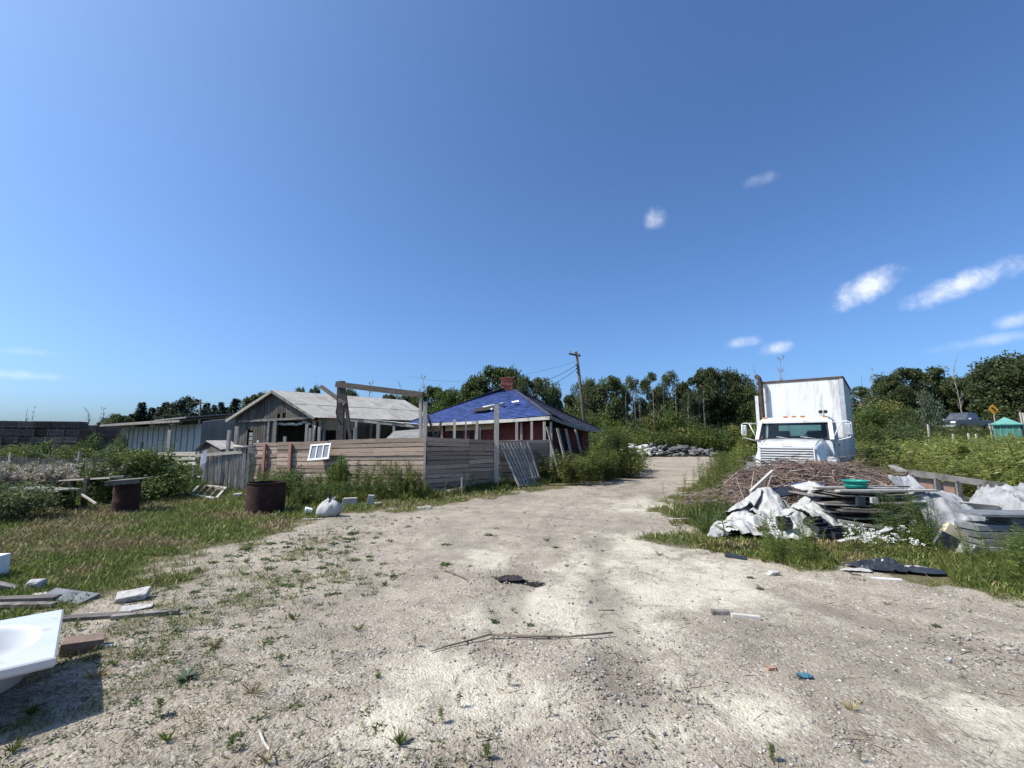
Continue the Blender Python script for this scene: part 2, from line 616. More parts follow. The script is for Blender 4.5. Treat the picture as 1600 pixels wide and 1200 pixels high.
def ground_mat():
    m, nt, N, L, out = _nodes('ground')
    b = N.new('ShaderNodeBsdfPrincipled')
    b.inputs['Roughness'].default_value = 0.95
    b.inputs['Specular IOR Level'].default_value = 0.15
    L.new(b.outputs[0], out.inputs['Surface'])
    tc = N.new('ShaderNodeTexCoord')
    P_ = tc.outputs['Object']

    def noise(scale, det=5, ro=0.6, dist=0.0):
        n = N.new('ShaderNodeTexNoise')
        n.inputs['Scale'].default_value = scale
        n.inputs['Detail'].default_value = det
        n.inputs['Roughness'].default_value = ro
        n.inputs['Distortion'].default_value = dist
        L.new(P_, n.inputs['Vector'])
        return n.outputs['Fac']

    def ramp(f, stops):
        r = N.new('ShaderNodeValToRGB')
        e = r.color_ramp.elements
        e[0].position, e[0].color = stops[0][0], (*stops[0][1], 1)
        e[1].position, e[1].color = stops[-1][0], (*stops[-1][1], 1)
        for p, c in stops[1:-1]:
            q = e.new(p); q.color = (*c, 1)
        L.new(f, r.inputs['Fac'])
        return r.outputs['Color']

    def mix(f, a, c, mode='MIX'):
        n = N.new('ShaderNodeMix'); n.data_type = 'RGBA'; n.blend_type = mode
        for s, q in (('Factor', f), ('A', a), ('B', c)):
            if isinstance(q, (int, float)):
                n.inputs[s].default_value = q
            elif isinstance(q, tuple):
                n.inputs[s].default_value = (*q, 1)
            else:
                L.new(q, n.inputs[s])
        return n.outputs['Result']

    def mrange(f, a, c, lo=0.0, hi=1.0):
        n = N.new('ShaderNodeMapRange')
        n.interpolation_type = 'SMOOTHSTEP'
        for i, q in zip(('From Min', 'From Max', 'To Min', 'To Max'), (a, c, lo, hi)):
            n.inputs[i].default_value = q
        L.new(f, n.inputs['Value'])
        return n.outputs[0]

    def math_(op, a, c):
        n = N.new('ShaderNodeMath'); n.operation = op
        for i, q in enumerate((a, c)):
            if isinstance(q, (int, float)): n.inputs[i].default_value = q
            else: L.new(q, n.inputs[i])
        return n.outputs[0]

    at = N.new('ShaderNodeAttribute'); at.attribute_name = 'cover'
    sep = N.new('ShaderNodeSeparateColor'); L.new(at.outputs['Color'], sep.inputs[0])
    veg, sand, burnt = sep.outputs[0], sep.outputs[1], sep.outputs[2]
    # pebbles: two sizes of cells, each with its own shade
    vor = N.new('ShaderNodeTexVoronoi'); vor.inputs['Scale'].default_value = 55.0
    L.new(P_, vor.inputs['Vector'])
    vor2 = N.new('ShaderNodeTexVoronoi'); vor2.inputs['Scale'].default_value = 150.0
    L.new(P_, vor2.inputs['Vector'])
    sp = N.new('ShaderNodeSeparateColor'); L.new(vor.outputs['Color'], sp.inputs[0])
    sp2 = N.new('ShaderNodeSeparateColor'); L.new(vor2.outputs['Color'], sp2.inputs[0])
    peb = ramp(sp.outputs[0], [(0, (0.19, 0.166, 0.142)), (0.5, (0.34, 0.305, 0.265)), (0.85, (0.44, 0.405, 0.36)), (1, (0.58, 0.55, 0.50))])
    peb2 = ramp(sp2.outputs[1], [(0, (0.21, 0.183, 0.155)), (0.6, (0.36, 0.322, 0.278)), (1, (0.50, 0.465, 0.415))])
    fine = ramp(noise(9, 8, 0.7), [(0.3, (0.28, 0.242, 0.197)), (0.7, (0.42, 0.376, 0.31))])
    gravel = mix(mrange(noise(5.0, 6, 0.7), 0.40, 0.62), peb, fine)
    gravel = mix(mrange(noise(13.0, 4, 0.6), 0.45, 0.6, 0, 0.75), gravel, peb2)
    big = ramp(noise(0.42, 5, 0.6, 0.6), [(0.33, (0.76, 0.74, 0.70)), (0.5, (0.96, 0.932, 0.88)), (0.68, (1.08, 1.045, 0.975))])
    gravel = mix(1.0, gravel, big, 'MULTIPLY')
    mid = ramp(noise(2.3, 7, 0.72, 0.4), [(0.34, (0.72, 0.70, 0.68)), (0.56, (1.05, 1.03, 1.0))])
    gravel = mix(1.0, gravel, mid, 'MULTIPLY')
    sandc = ramp(noise(20, 8, 0.75), [(0.3, (0.42, 0.37, 0.28)), (0.5, (0.56, 0.505, 0.395)), (0.7, (0.66, 0.61, 0.49))])
    patch = mrange(math_('ADD', sand, math_('MULTIPLY', math_('SUBTRACT', noise(4.5, 10, 0.78, 0.8), 0.5), 2.6)), 0.15, 1.05)
    c = mix(patch, gravel, sandc)
    speck = mrange(noise(60, 3, 0.7), 0.63, 0.70)
    c = mix(math_('MULTIPLY', speck, 0.7), c, (0.10, 0.085, 0.07))
    soil = ramp(noise(6, 8, 0.7), [(0.3, (0.07, 0.062, 0.034)), (0.5, (0.125, 0.112, 0.055)), (0.7, (0.20, 0.168, 0.088))])
    vm = mrange(math_('ADD', veg, math_('MULTIPLY', math_('SUBTRACT', noise(11, 6, 0.7), 0.5), 0.7)), 0.3, 0.75)
    c = mix(vm, c, soil)
    rut = N.new('ShaderNodeAttribute'); rut.attribute_name = 'rut'
    rm = mrange(math_('ADD', rut.outputs['Fac'], math_('MULTIPLY', math_('SUBTRACT', noise(5, 7, 0.72), 0.5), 1.1)), 0.3, 1.0, 0, 0.55)
    c = mix(rm, c, (0.20, 0.165, 0.13))
    bm = mrange(math_('ADD', burnt, math_('MULTIPLY', math_('SUBTRACT', noise(14, 6, 0.7), 0.5), 0.9)), 0.35, 0.65)
    c = mix(bm, c, (0.018, 0.016, 0.016))
    L.new(c, b.inputs['Base Color'])
    h = math_('ADD', math_('MULTIPLY', vor.outputs['Distance'], -0.9), math_('MULTIPLY', noise(30, 8, 0.7), 1.1))
    h = math_('ADD', h, math_('MULTIPLY', vor2.outputs['Distance'], -0.35))
    h = math_('ADD', h, math_('MULTIPLY', noise(6, 4, 0.6), 0.6))
    bp = N.new('ShaderNodeBump')
    bp.inputs['Strength'].default_value = 0.5
    bp.inputs['Distance'].default_value = 0.03
    L.new(h, bp.inputs['Height'])
    L.new(bp.outputs[0], b.inputs['Normal'])
    return m


def build_ground():
    def axis(lo, hi, d0, grow):
        a = [0.0]; d = d0
        while a[-1] < hi:
            a.append(a[-1] + d); d = max(d0, a[-1] * grow)
        b = [0.0]; d = d0
        while b[-1] < -lo:
            b.append(b[-1] + d); d = max(d0, b[-1] * grow)
        return np.array(sorted([-q for q in b[1:]] + a))
    xs = axis(-900, 900, 0.06, 0.014)
    ys = axis(-60, 1500, 0.06, 0.014)
    X, Y = np.meshgrid(xs, ys)
    Zz = gz(X, Y)
    sd = poly_sd(X, Y, YARD)
    rough = S((sd + 0.3) / 1.0) * S((25 - Y) / 15)
    Zz = Zz + 0.012 * (fbm(X * 9, Y * 9, 3) - 0.5) * rough
    rut = rut_field(X, Y)
    Zz = Zz - 0.022 * rut
    V = np.stack([X, Y, Zz], -1).reshape(-1, 3)
    nx, ny = len(xs), len(ys)
    i = np.arange(nx * ny).reshape(ny, nx)
    Q = np.stack([i[:-1, :-1], i[:-1, 1:], i[1:, 1:], i[1:, :-1]], -1).reshape(-1, 4)
    me = mesh_arrays('ground', V, Q, None, [ground_mat()], smooth=True)
    veg = veg_field(X, Y); sand = sand_field(X, Y)
    burnt = np.zeros_like(X)
    for bx, by, r in BURNT:
        burnt = np.maximum(burnt, np.exp(-((X - bx) ** 2 + (Y - by) ** 2) / (r * r)))
    ca = me.color_attributes.new('cover', 'FLOAT_COLOR', 'POINT')
    ca.data.foreach_set('color', np.stack([veg, sand, burnt, np.ones_like(veg)], -1).astype(np.float32).ravel())
    ra = me.attributes.new('rut', 'FLOAT', 'POINT'); ra.data.foreach_set('value', rut.astype(np.float32).ravel())
    o = link('ground', me, None, (0, 0, 0))
    tag(o, 'pale gravel yard and track running between weedy verges', None, None, 'structure')
    return o


ground = build_ground()


# ---------------------------------------------------------------- loose stones
def ico():
    t = (1 + 5 ** 0.5) / 2
    v = np.array([(-1, t, 0), (1, t, 0), (-1, -t, 0), (1, -t, 0), (0, -1, t), (0, 1, t), (0, -1, -t), (0, 1, -t), (t, 0, -1), (t, 0, 1), (-t, 0, -1), (-t, 0, 1)], float)
    v /= np.linalg.norm(v[0])
    f = np.array([(0, 11, 5), (0, 5, 1), (0, 1, 7), (0, 7, 10), (0, 10, 11), (1, 5, 9), (5, 11, 4), (11, 10, 2), (10, 7, 6), (7, 1, 8), (3, 9, 4), (3, 4, 2), (3, 2, 6), (3, 6, 8), (3, 8, 9), (4, 9, 5), (2, 4, 11), (6, 2, 10), (8, 6, 7), (9, 8, 1)])
    return v, f


ICO_V, ICO_F = ico()


def frustum_points(n, ymin, ymax, power=1.0, rng=NR, spread=1.22):
    """random ground points inside the view, denser close to the camera"""
    u = rng.random(n)
    k = 1.0 - power
    y = np.exp(np.log(ymin) + u * (np.log(ymax) - np.log(ymin))) if abs(k) < 1e-6 else (ymin ** k + u * (ymax ** k - ymin ** k)) ** (1 / k)
    x = (rng.random(n) * 2 - 1) * y * spread
    return x, y


def scatter_stones(name, n, ymin, ymax, smin, smax, m_, label):
    x, y = frustum_points(n, ymin, ymax, 1.6)
    keep = (veg_field(x, y) < 0.5) & (poly_sd(x, y, YARD) > 0)
    clus = fbm(x * 1.1 + 60, y * 1.1 + 20, 3)
    keep &= (NR.random(n) < S((clus - 0.36) / 0.22)) & (NR.random(n) > sand_field(x, y) * 1.1)
    x, y = x[keep], y[keep]; n = len(x)
    s = smin + (smax - smin) * NR.random(n) ** 3.0
    s *= np.clip((y / 4.0) ** 0.5, 0.8, 1.7)
    jit = 1 + 0.8 * (NR.random((n, 12, 1)) - 0.5)
    v = ICO_V[None] * jit * s[:, None, None]
    v[:, :, 2] *= (0.45 + 0.3 * NR.random(n))[:, None]
    v[:, :, 0] *= (0.8 + 0.7 * NR.random(n))[:, None]
    a = NR.random(n) * 6.283
    ca, sa = np.cos(a)[:, None], np.sin(a)[:, None]
    vx = v[:, :, 0] * ca - v[:, :, 1] * sa; vy = v[:, :, 0] * sa + v[:, :, 1] * ca
    V = np.stack([vx + x[:, None], vy + y[:, None], v[:, :, 2] + (gz(x, y) + s * 0.12)[:, None]], -1)
    Tt = (ICO_F[None] + (np.arange(n) * 12)[:, None, None]).reshape(-1, 3)
    me = mesh_arrays(name, V.reshape(-1, 3), None, Tt, [m_])
    return tag(link(name, me, None, (0, 0, 0)), label, None, None, 'stuff')


def stone_mat():
    m, nt, N, L, out = _nodes('stone')
    g = N.new('ShaderNodeNewGeometry')
    rp = N.new('ShaderNodeValToRGB')
    e = rp.color_ramp.elements
    e[0].color = (0.19, 0.165, 0.14, 1); e[1].color = (0.52, 0.50, 0.46, 1)
    q = e.new(0.6); q.color = (0.29, 0.262, 0.228, 1)
    q = e.new(0.9); q.color = (0.37, 0.345, 0.305, 1)
    L.new(g.outputs['Random Per Island'], rp.inputs['Fac'])
    b = N.new('ShaderNodeBsdfPrincipled')
    b.inputs['Roughness'].default_value = 0.9
    b.inputs['Specular IOR Level'].default_value = 0.2
    L.new(rp.outputs['Color'], b.inputs['Base Color'])
    L.new(b.outputs[0], out.inputs['Surface'])
    return m


STONE = stone_mat()
scatter_stones('gravel', 60000, 1.9, 22, 0.0025, 0.0135, STONE, 'loose crushed gravel scattered over the yard')
# ================================================================ MATERIALS FOR STRUCTURES
mat('weathered_board', (0.30, 0.218, 0.16), (0.52, 0.405, 0.315), 3.0, 0.85, bump=0.4, stretch=(1, 1, 14), objvar=0.36, c3=(0.16, 0.12, 0.095), c3scale=3.0, c3amt=0.35)
mat('grey_plank', (0.20, 0.185, 0.165), (0.42, 0.39, 0.355), 3.0, 0.85, bump=0.4, stretch=(10, 10, 1.2), objvar=0.28, c3=(0.10, 0.085, 0.07), c3scale=2.5, c3amt=0.3)
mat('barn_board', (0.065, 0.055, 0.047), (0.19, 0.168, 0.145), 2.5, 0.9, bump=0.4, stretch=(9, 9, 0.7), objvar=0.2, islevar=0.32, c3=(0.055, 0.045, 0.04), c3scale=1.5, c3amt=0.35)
mat('post_wood', (0.36, 0.31, 0.26), (0.55, 0.49, 0.42), 5.0, 0.85, bump=0.3, stretch=(6, 6, 1), objvar=0.15)
mat('plank_flat', (0.15, 0.135, 0.118), (0.33, 0.30, 0.268), 4.0, 0.88, bump=0.4, objvar=0.25, c3=(0.09, 0.075, 0.062), c3scale=3.0, c3amt=0.35)
mat('pale_post', (0.34, 0.295, 0.24), (0.50, 0.445, 0.375), 5.0, 0.8, bump=0.2, stretch=(6, 6, 1), objvar=0.12, c3=(0.30, 0.26, 0.21), c3scale=4, c3amt=0.3)
mat('red_post', (0.30, 0.14, 0.105), (0.42, 0.23, 0.18), 6.0, 0.8, stretch=(4, 4, 1))
mat('dark_beam', (0.06, 0.05, 0.042), (0.135, 0.115, 0.098), 4.0, 0.85, bump=0.3, stretch=(1, 4, 8), objvar=0.1)
mat('tin_roof', (0.37, 0.34, 0.29), (0.50, 0.47, 0.41), 1.6, 0.75, metal=0.0, objvar=0.06, c3=(0.33, 0.28, 0.24), c3scale=1.2, c3amt=0.35)
mat('tin_edge', (0.62, 0.61, 0.58), (0.74, 0.73, 0.70), 4.0, 0.6, objvar=0.08)
mat('pale_siding', (0.29, 0.31, 0.315), (0.38, 0.40, 0.40), 2.0, 0.6, objvar=0.06, c3=(0.36, 0.38, 0.38), c3scale=1.5, c3amt=0.3)
mat('grey_siding', (0.20, 0.195, 0.19), (0.27, 0.262, 0.255), 1.2, 0.85, objvar=0.06)
mat('roof_felt', (0.14, 0.13, 0.12), (0.26, 0.25, 0.235), 3.0, 0.9, bump=0.3)
mat('blue_shingle', (0.024, 0.048, 0.165), (0.042, 0.076, 0.235), 5.0, 0.75, bump=0.3, islevar=0.2, c3=(0.022, 0.036, 0.115), c3scale=1.4, c3amt=0.35)
mat('black_shingle', (0.028, 0.032, 0.055), (0.065, 0.07, 0.105), 4.0, 0.9, bump=0.3, islevar=0.3)
mat('fascia', (0.40, 0.38, 0.34), (0.56, 0.54, 0.50), 4.0, 0.8, c3=(0.25, 0.23, 0.20), c3scale=2.0, c3amt=0.4)
mat('red_siding', (0.095, 0.017, 0.014), (0.15, 0.027, 0.022), 2.5, 0.8, islevar=0.15, bump=0.2)
mat('plywood', (0.36, 0.25, 0.15), (0.48, 0.35, 0.22), 3.0, 0.85, objvar=0.1)
mat('inside_shade', (0.02, 0.018, 0.016), (0.045, 0.04, 0.035), 2.0, 0.95)  # interior shade put into the colour
mat('chimney_brick', (0.24, 0.075, 0.05), (0.36, 0.13, 0.09), 9.0, 0.9, bump=0.3, objvar=0.3)
mat('mortar', (0.35, 0.32, 0.29), (0.45, 0.42, 0.38), 9.0, 0.95)
mat('concrete', (0.34, 0.32, 0.29), (0.48, 0.46, 0.42), 6.0, 0.95, bump=0.4, objvar=0.15)
mat('white_paint', (0.74, 0.74, 0.72), (0.82, 0.82, 0.80), 5.0, 0.55, objvar=0.03)
mat('dark_glass', (0.05, 0.06, 0.07), (0.10, 0.11, 0.12), 3.0, 0.12, spec=0.6)
mat('dusty_glass', (0.17, 0.18, 0.19), (0.26, 0.27, 0.28), 5.0, 0.3, spec=0.5)
mat('cable', (0.03, 0.03, 0.03), (0.05, 0.05, 0.05), 5.0, 0.7)
mat('pole_wood', (0.07, 0.058, 0.048), (0.14, 0.12, 0.10), 2.0, 0.9, bump=0.3, stretch=(5, 5, 0.6))
mat('galvanised', (0.40, 0.41, 0.42), (0.55, 0.56, 0.57), 8.0, 0.45, metal=0.6)


def lerp(a, b, t):
    return Vector(a) + (Vector(b) - Vector(a)) * t


def gp(x, y, dz=0.0):
    return Vector((x, y, Z(x, y) + dz))


# ================================================================ HORIZONTAL BOARD FENCE, LIT SIDE
def board_fence(name, label, p0, p1, top0, top1, breaks, rows=12, ends_jit=0.03, m_='weathered_board', thick=0.045, start=0.02):
    p0 = Vector((p0[0], p0[1], 0)); p1 = Vector((p1[0], p1[1], 0))
    mid = gp((p0.x + p1.x) / 2, (p0.y + p1.y) / 2)
    f = thing(name, label, 'fence', mid)
    d = (p1 - p0).normalized(); n = Vector((d.y, -d.x, 0))
    if n.y > 0: n = -n
    for r in range(rows):
        off = R.uniform(-0.012, 0.012)
        for k, (a, b) in enumerate(zip(breaks, breaks[1:])):
            A = lerp(p0, p1, a); B = lerp(p0, p1, b)
            ta = top0 + (top1 - top0) * a; tb = top0 + (top1 - top0) * b
            ha = (ta - start) / rows; hb = (tb - start) / rows
            za = start + ha * (r + 0.5) + R.uniform(-0.012, 0.012); zb = start + hb * (r + 0.5) + R.uniform(-0.012, 0.012)
            g = 0.006
            a3 = A + d * (g + (R.uniform(-ends_jit, 0) if k == 0 else 0)); b3 = B - d * (g - (R.uniform(0, ends_jit) if b == breaks[-1] else 0))
            nn = n * (off + R.uniform(-0.012, 0.012))
            mb = MB()
            midp = (a3 + b3) / 2 + Vector((0, 0, (za + zb) / 2 + R.uniform(-0.016, 0.012))) + nn
            h = (ha + hb) / 2 * R.uniform(0.82, 0.95)
            q0 = a3 + Vector((0, 0, za)) + nn; q1 = b3 + Vector((0, 0, zb)) + nn
            mb.bar(q0, midp, thick, h, jit=0.004)
            mb.bar(midp + d * 0.001, q1, thick, h, jit=0.004)
            mb.build('board', MATS[m_], f)
    mb = MB(); bk = n * (-0.034)
    e0 = p0 + bk + d * 0.02; e1 = p1 + bk - d * 0.02
    mb.hexa([e0 + Vector((0, 0, 0.03)), e1 + Vector((0, 0, 0.03)), e1 - n * 0.015 + Vector((0, 0, 0.03)), e0 - n * 0.015 + Vector((0, 0, 0.03))], [e0 + Vector((0, 0, top0 - 0.05)), e1 + Vector((0, 0, top1 - 0.05)), e1 - n * 0.015 + Vector((0, 0, top1 - 0.05)), e0 - n * 0.015 + Vector((0, 0, top0 - 0.05))])
    mb.build('gap_shade', MATS['barn_board'], f)  # added dark sheet that paints shade into the gaps between boards
    return f, d, n


FA0 = Vector((-9.0, 15.75, 0)); FA1 = Vector((-2.66, 13.66, 0)); FB1 = Vector((-0.48, 16.0, 0))
fenceA, dA, nA = board_fence('board_fence', 'sunlit fence of weathered horizontal boards with two red posts', FA0, FA1, 1.50, 1.70, [0, 0.16, 0.475, 1.0])
for t, w in ((0.09, 0.10), (0.255, 0.11)):
    q = lerp(FA0, FA1, t) + nA * 0.085
    mb = MB(); mb.box(q + Vector((0, 0, 0.74)), (w, 0.07, 1.48), rotz(math.atan2(dA.y, dA.x)))
    tag(mb.build('post', MATS['red_post'], fenceA), 'red painted post')
for t in (0.02, 0.5, 0.98):
    q = lerp(FA0, FA1, t) - nA * 0.08
    mb = MB(); mb.box(q + Vector((0, 0, 0.8)), (0.09, 0.09, 1.62), rotz(math.atan2(dA.y, dA.x)))
    mb.build('post', MATS['post_wood'], fenceA)
q = FA1 + Vector((0.035, -0.03, 0.86)); mb = MB(); mb.box(q, (0.07, 0.07, 1.72)); mb.build('corner_board', MATS['post_wood'], fenceA)

fenceB, dB, nB = board_fence('board_fence', 'shaded fence of dark horizontal boards running from the corner post towards the track', FA1 + Vector((0.10, 0.06, 0)), FB1, 1.70, 1.60, [0, 0.55, 1.0], ends_jit=0.10)
for t in (0.1, 0.92):
    q = lerp(FA1, FB1, t) - nB * 0.08
    mb = MB(); mb.box(q + Vector((0, 0, 0.8)), (0.09, 0.09, 1.6)); mb.build('post', MATS['post_wood'], fenceB)
fenceC, dC, nC = board_fence('board_fence', 'short shaded board fence set back behind the leaning slatted panel', (-0.44, 16.5), (1.45, 18.1), 1.62, 1.62, [0, 0.5, 1.0], ends_jit=0.10)
for t in (0.05, 0.95):
    q = lerp(Vector((-0.44, 16.5, 0)), Vector((1.45, 18.1, 0)), t) - nC * 0.08
    mb = MB(); mb.box(q + Vector((0, 0, 0.8)), (0.09, 0.09, 1.6)); mb.build('post', MATS['post_wood'], fenceC)

# slatted panel leaning on the shaded fence
a0 = P(781, 692, 16.1); a1 = P(824, 690, 16.9)
b0 = G(812, 762); b1 = G(846, 755)
panel = thing('slatted_panel', 'grey slatted panel leaning against the shaded board fence', 'panel', (b0 + b1) / 2)
for k in range(9):
    t = k / 8.0
    mb = MB(); mb.bar(lerp(b0, b1, t), lerp(a0, a1, t), 0.085, 0.03, up=(0.7, -0.7, 0.3), jit=0.006); mb.build('slat', MATS['grey_plank'], panel)
for s in (0.15, 0.85):
    mb = MB(); bk = Vector((-0.03, 0.05, 0.0)); mb.bar(lerp(b0, a0, s) + bk, lerp(b1, a1, s) + bk, 0.08, 0.03); mb.build('crosspiece', MATS['grey_plank'], panel)

# planks piled at the foot of the shaded fence
for k, (pa, pb, z0, lab) in enumerate([((684, 772), (772, 752), 0.05, 'lowest grey plank lying along the foot of the shaded fence'), ((698, 774), (768, 758), 0.11, 'middle plank of the three lying at the foot of the shaded fence'),
                                  ((706, 770), (772, 748), 0.20, 'topmost plank of the three lying at the foot of the shaded fence')]):
    A = G(*pa); B = G(*pb); A.z += z0; B.z += z0 + 0.12
    mb = MB(); mb.bar(A, B, 0.20, 0.035, jit=0.006)
    tag(mb.build('plank', MATS['plank_flat']), lab, 'plank', 'planks at the foot of the shaded fence')
mb = MB(); A = G(721, 773); mb.bar(A, A + Vector((0.0, 0, 0.5)), 0.045, 0.045)
tag(mb.build('stake', MATS['post_wood']), 'thin upright stake in the grass before the shaded fence', 'stake')

# ================================================================ GATE FRAME ABOVE THE FENCE
gt = thing('gate_frame', 'tall timber frame of two posts with a sloping beam rising above the fence', 'frame', gp(-4.6, 14.4))
pA = P(533.5, 690, 14.75); pA.z = 0; tA = P(533.5, 596, 14.75)
mb = MB(); mb.bar(pA, tA, 0.21, 0.19, jit=0.01); mb.build('post', MATS['dark_beam'], gt)
pC = P(659, 690, 13.9); pC.z = 0; tC = P(657.5, 614, 13.9)
mb = MB(); mb.bar(pC, tC, 0.085, 0.12, jit=0.005); mb.build('post', MATS['pale_post'], gt)
pD = P(665, 690, 13.9); pD.z = 0; tD = P(664.5, 628, 13.9)
mb = MB(); mb.bar(pD, tD, 0.12, 0.12, jit=0.005); mb.build('post', MATS['post_wood'], gt)
bA = P(525, 600.5, 14.6); bC = P(661, 617, 13.8)
mb = MB(); mb.bar(bA, bC, 0.09, 0.17, jit=0.006); mb.build('beam', MATS['dark_beam'], gt)
mb = MB(); mb.bar(P(502, 604, 15.3), P(540, 632, 14.5), 0.09, 0.11); mb.build('brace', MATS['dark_beam'], gt)
mb = MB(); mb.bar(P(548, 688, 14.6), P(537, 602, 14.62), 0.09, 0.11); mb.build('brace', MATS['dark_beam'], gt)
mb = MB(); mb.bar(P(680, 686, 14.2), P(669, 650, 14.2), 0.075, 0.06); mb.build('brace', MATS['dark_beam'], gt)
mb = MB(); mb.bar(P(681, 686, 14.25), P(690, 658, 14.25), 0.075, 0.06); mb.build('brace', MATS['dark_beam'], gt)
mb = MB(); mb.tube([P(534, 628, 14.55), P(527, 634, 14.55), P(525, 645, 14.55), P(529, 656, 14.55), P(534, 664, 14.6)], 0.018, 6); mb.build('hose', MATS['cable'], gt)

# posts standing along the back of the shaded fence
for px, ptop, y, w, m_, lab in [(776, 632, 15.85, 0.17, 'pale_post', 'stout pale post taller than the rest at the end of the shaded fence'), (710.5, 655, 15.0, 0.085, 'pale_post', 'thin pale post nearest the gate frame behind the shaded fence'),
                           (745.5, 657, 15.45, 0.085, 'pale_post', 'thin pale post rising midway behind the shaded fence'), (807.5, 659, 17.2, 0.09, 'pale_post', 'pale post before the red wall, first right of the stout post'),
                           (830.5, 659, 17.8, 0.09, 'pale_post', 'pale post before the red wall, second right of the stout post'), (850.5, 659, 18.3, 0.10, 'pale_post', 'pale post before the corner of the red house'),
                           (728, 655, 15.4, 0.05, 'grey_plank', 'slim grey stud between two pale posts behind the shaded fence'), (750.5, 668, 16.6, 0.05, 'grey_plank', 'short slim stud just behind the midway pale post')]:
    t = P(px, ptop, y); b = Vector((t.x, t.y, Z(t.x, t.y)))
    mb = MB(); mb.bar(b, t, w, w, jit=0.006)
    tag(mb.build('fence_post', MATS[m_]), lab, 'post', 'posts behind the shaded fence')
for px, ptop, y, w, m_, lab in [(591.5, 659, 17.5, 0.11, 'pale_post', 'pale post holding up the edge of the barn lean-to'), (554.5, 668, 16.4, 0.08, 'pale_post', 'short pale post behind the fence, right of the brace'),
                           (499.5, 667, 17.5, 0.10, 'pale_post', 'pale post on the right of the barn doorway'), (480, 663, 18.5, 0.10, 'post_wood', 'grey post in front of the dark barn doorway'),
                           (485, 669, 17.0, 0.07, 'post_wood', 'thin grey post just right of another in the barn doorway'), (445.5, 682, 17.0, 0.09, 'post_wood', 'low post peeping over the fence before the barn doorway')]:
    t = P(px, ptop, y); b = Vector((t.x, t.y, Z(t.x, t.y)))
    mb = MB(); mb.bar(b, t, w, w, jit=0.006)
    tag(mb.build('yard_post', MATS[m_]), lab, 'post', 'posts inside the fenced yard')

# ================================================================ WINDOW SASH LEANING ON THE FENCE
wx = lambda px, py, y: P(px, py, y)
TL, TR, BR, BL = P(486, 695, 14.72), P(518, 692.5, 14.46), P(514, 717, 14.30), P(481, 720, 14.56)
sash = thing('window_sash', 'white three-pane window sash hung on the sunlit board fence', 'window', (BL + BR) / 2)
nrm = (TR - TL).cross(BL - TL).normalized()
if nrm.y > 0: nrm = -nrm
def sp(u, v): return lerp(lerp(TL, TR, u), lerp(BL, BR, u), v)
fr = 0.055
for a, b in ((sp(0, 0.05), sp(1, 0.05)), (sp(0, 0.95), sp(1, 0.95))):
    mb = MB(); mb.bar(a, b, 0.05, fr, up=(TL - BL)); mb.build('frame', MATS['white_paint'], sash)
for u, w in ((0.04, fr), (0.96, fr), (0.35, 0.035), (0.66, 0.035)):
    mb = MB(); mb.bar(sp(u, 0.1), sp(u, 0.9), w, 0.045, up=nrm); mb.build('muntin' if 0.1 < u < 0.9 else 'frame', MATS['white_paint'], sash)
for u0, u1 in ((0.085, 0.325), (0.375, 0.635), (0.685, 0.915)):
    mb = MB(); o_ = -nrm * 0.008
    mb.hexa([sp(u0, 0.9) + o_, sp(u1, 0.9) + o_, sp(u1, 0.1) + o_, sp(u0, 0.1) + o_], [sp(u0, 0.9) + o_ + nrm * 0.006, sp(u1, 0.9) + o_ + nrm * 0.006, sp(u1, 0.1) + o_ + nrm * 0.006, sp(u0, 0.1) + o_ + nrm * 0.006])
    mb.build('pane', MATS['dusty_glass'], sash)

# ================================================================ VERTICAL PLANK FENCE AND RAILS
va0 = Vector((-9.9, 14.6, 0)); va1 = Vector((-8.55, 14.6, 0))
vf = thing('plank_fence', 'fence of upright grey planks under a whitish top rail beside the board fence', 'fence', gp(-9.6, 14.6))
vp0, vp1 = Vector((-10.35, 15.2, 0)), Vector((-8.35, 14.45, 0))
NPL = 14
for k in range(NPL):
    t = (k + 0.5) / NPL
    q = lerp(vp0, vp1, t)
    h = 1.12 + 0.16 * t + R.uniform(-0.04, 0.03) + (0.13 if k >= 11 else 0)
    lean = Vector((R.uniform(-0.03, 0.03), 0, 0))
    mb = MB(); mb.bar(gp(q.x, q.y, 0.0), gp(q.x, q.y, h) + lean, 0.105 * R.uniform(0.8, 1.05), 0.025, up=(0, -1, 0), taper=0.95, jit=0.006)
    mb.build('plank', MATS['grey_plank'], vf)
mb = MB(); q0 = P(306, 712, 15.1); q1 = P(379, 706, 14.55); mb.bar(q0, q1, 0.05, 0.10); mb.build('rail', MATS['pale_post'], vf)
mb = MB(); q0 = vp0 + Vector((0, 0.05, 0.4)); q1 = vp1 + Vector((0, 0.05, 0.45)); mb.bar(q0, q1, 0.05, 0.09); mb.build('rail', MATS['grey_plank'], vf)
q = P(322, 712, 14.7)
mb = MB(); mb.poly([P(314, 716, 14.75), P(313, 728, 14.7), P(318, 735, 14.7), P(322, 722, 14.7), P(324, 702, 14.75), P(318, 705, 14.75)])
tag(mb.build('cloth_rag', mat('grey_rag', (0.30, 0.33, 0.38), (0.40, 0.43, 0.48), 8, 0.9)), 'grey rag hung over the top of the upright plank fence', 'rag')
rf = thing('rail_fence', 'pale fence of horizontal rails behind the shrubs left of the upright planks', 'fence', gp(-12.0, 16.5))
for k, (ya, yb) in enumerate(((709, 709), (717, 716.5), (725, 724))):
    mb = MB(); mb.bar(P(248, ya, 17.0), P(306, yb, 15.6), 0.04, 0.10 if k else 0.13, jit=0.006); mb.build('rail', MATS['pale_post'], rf)
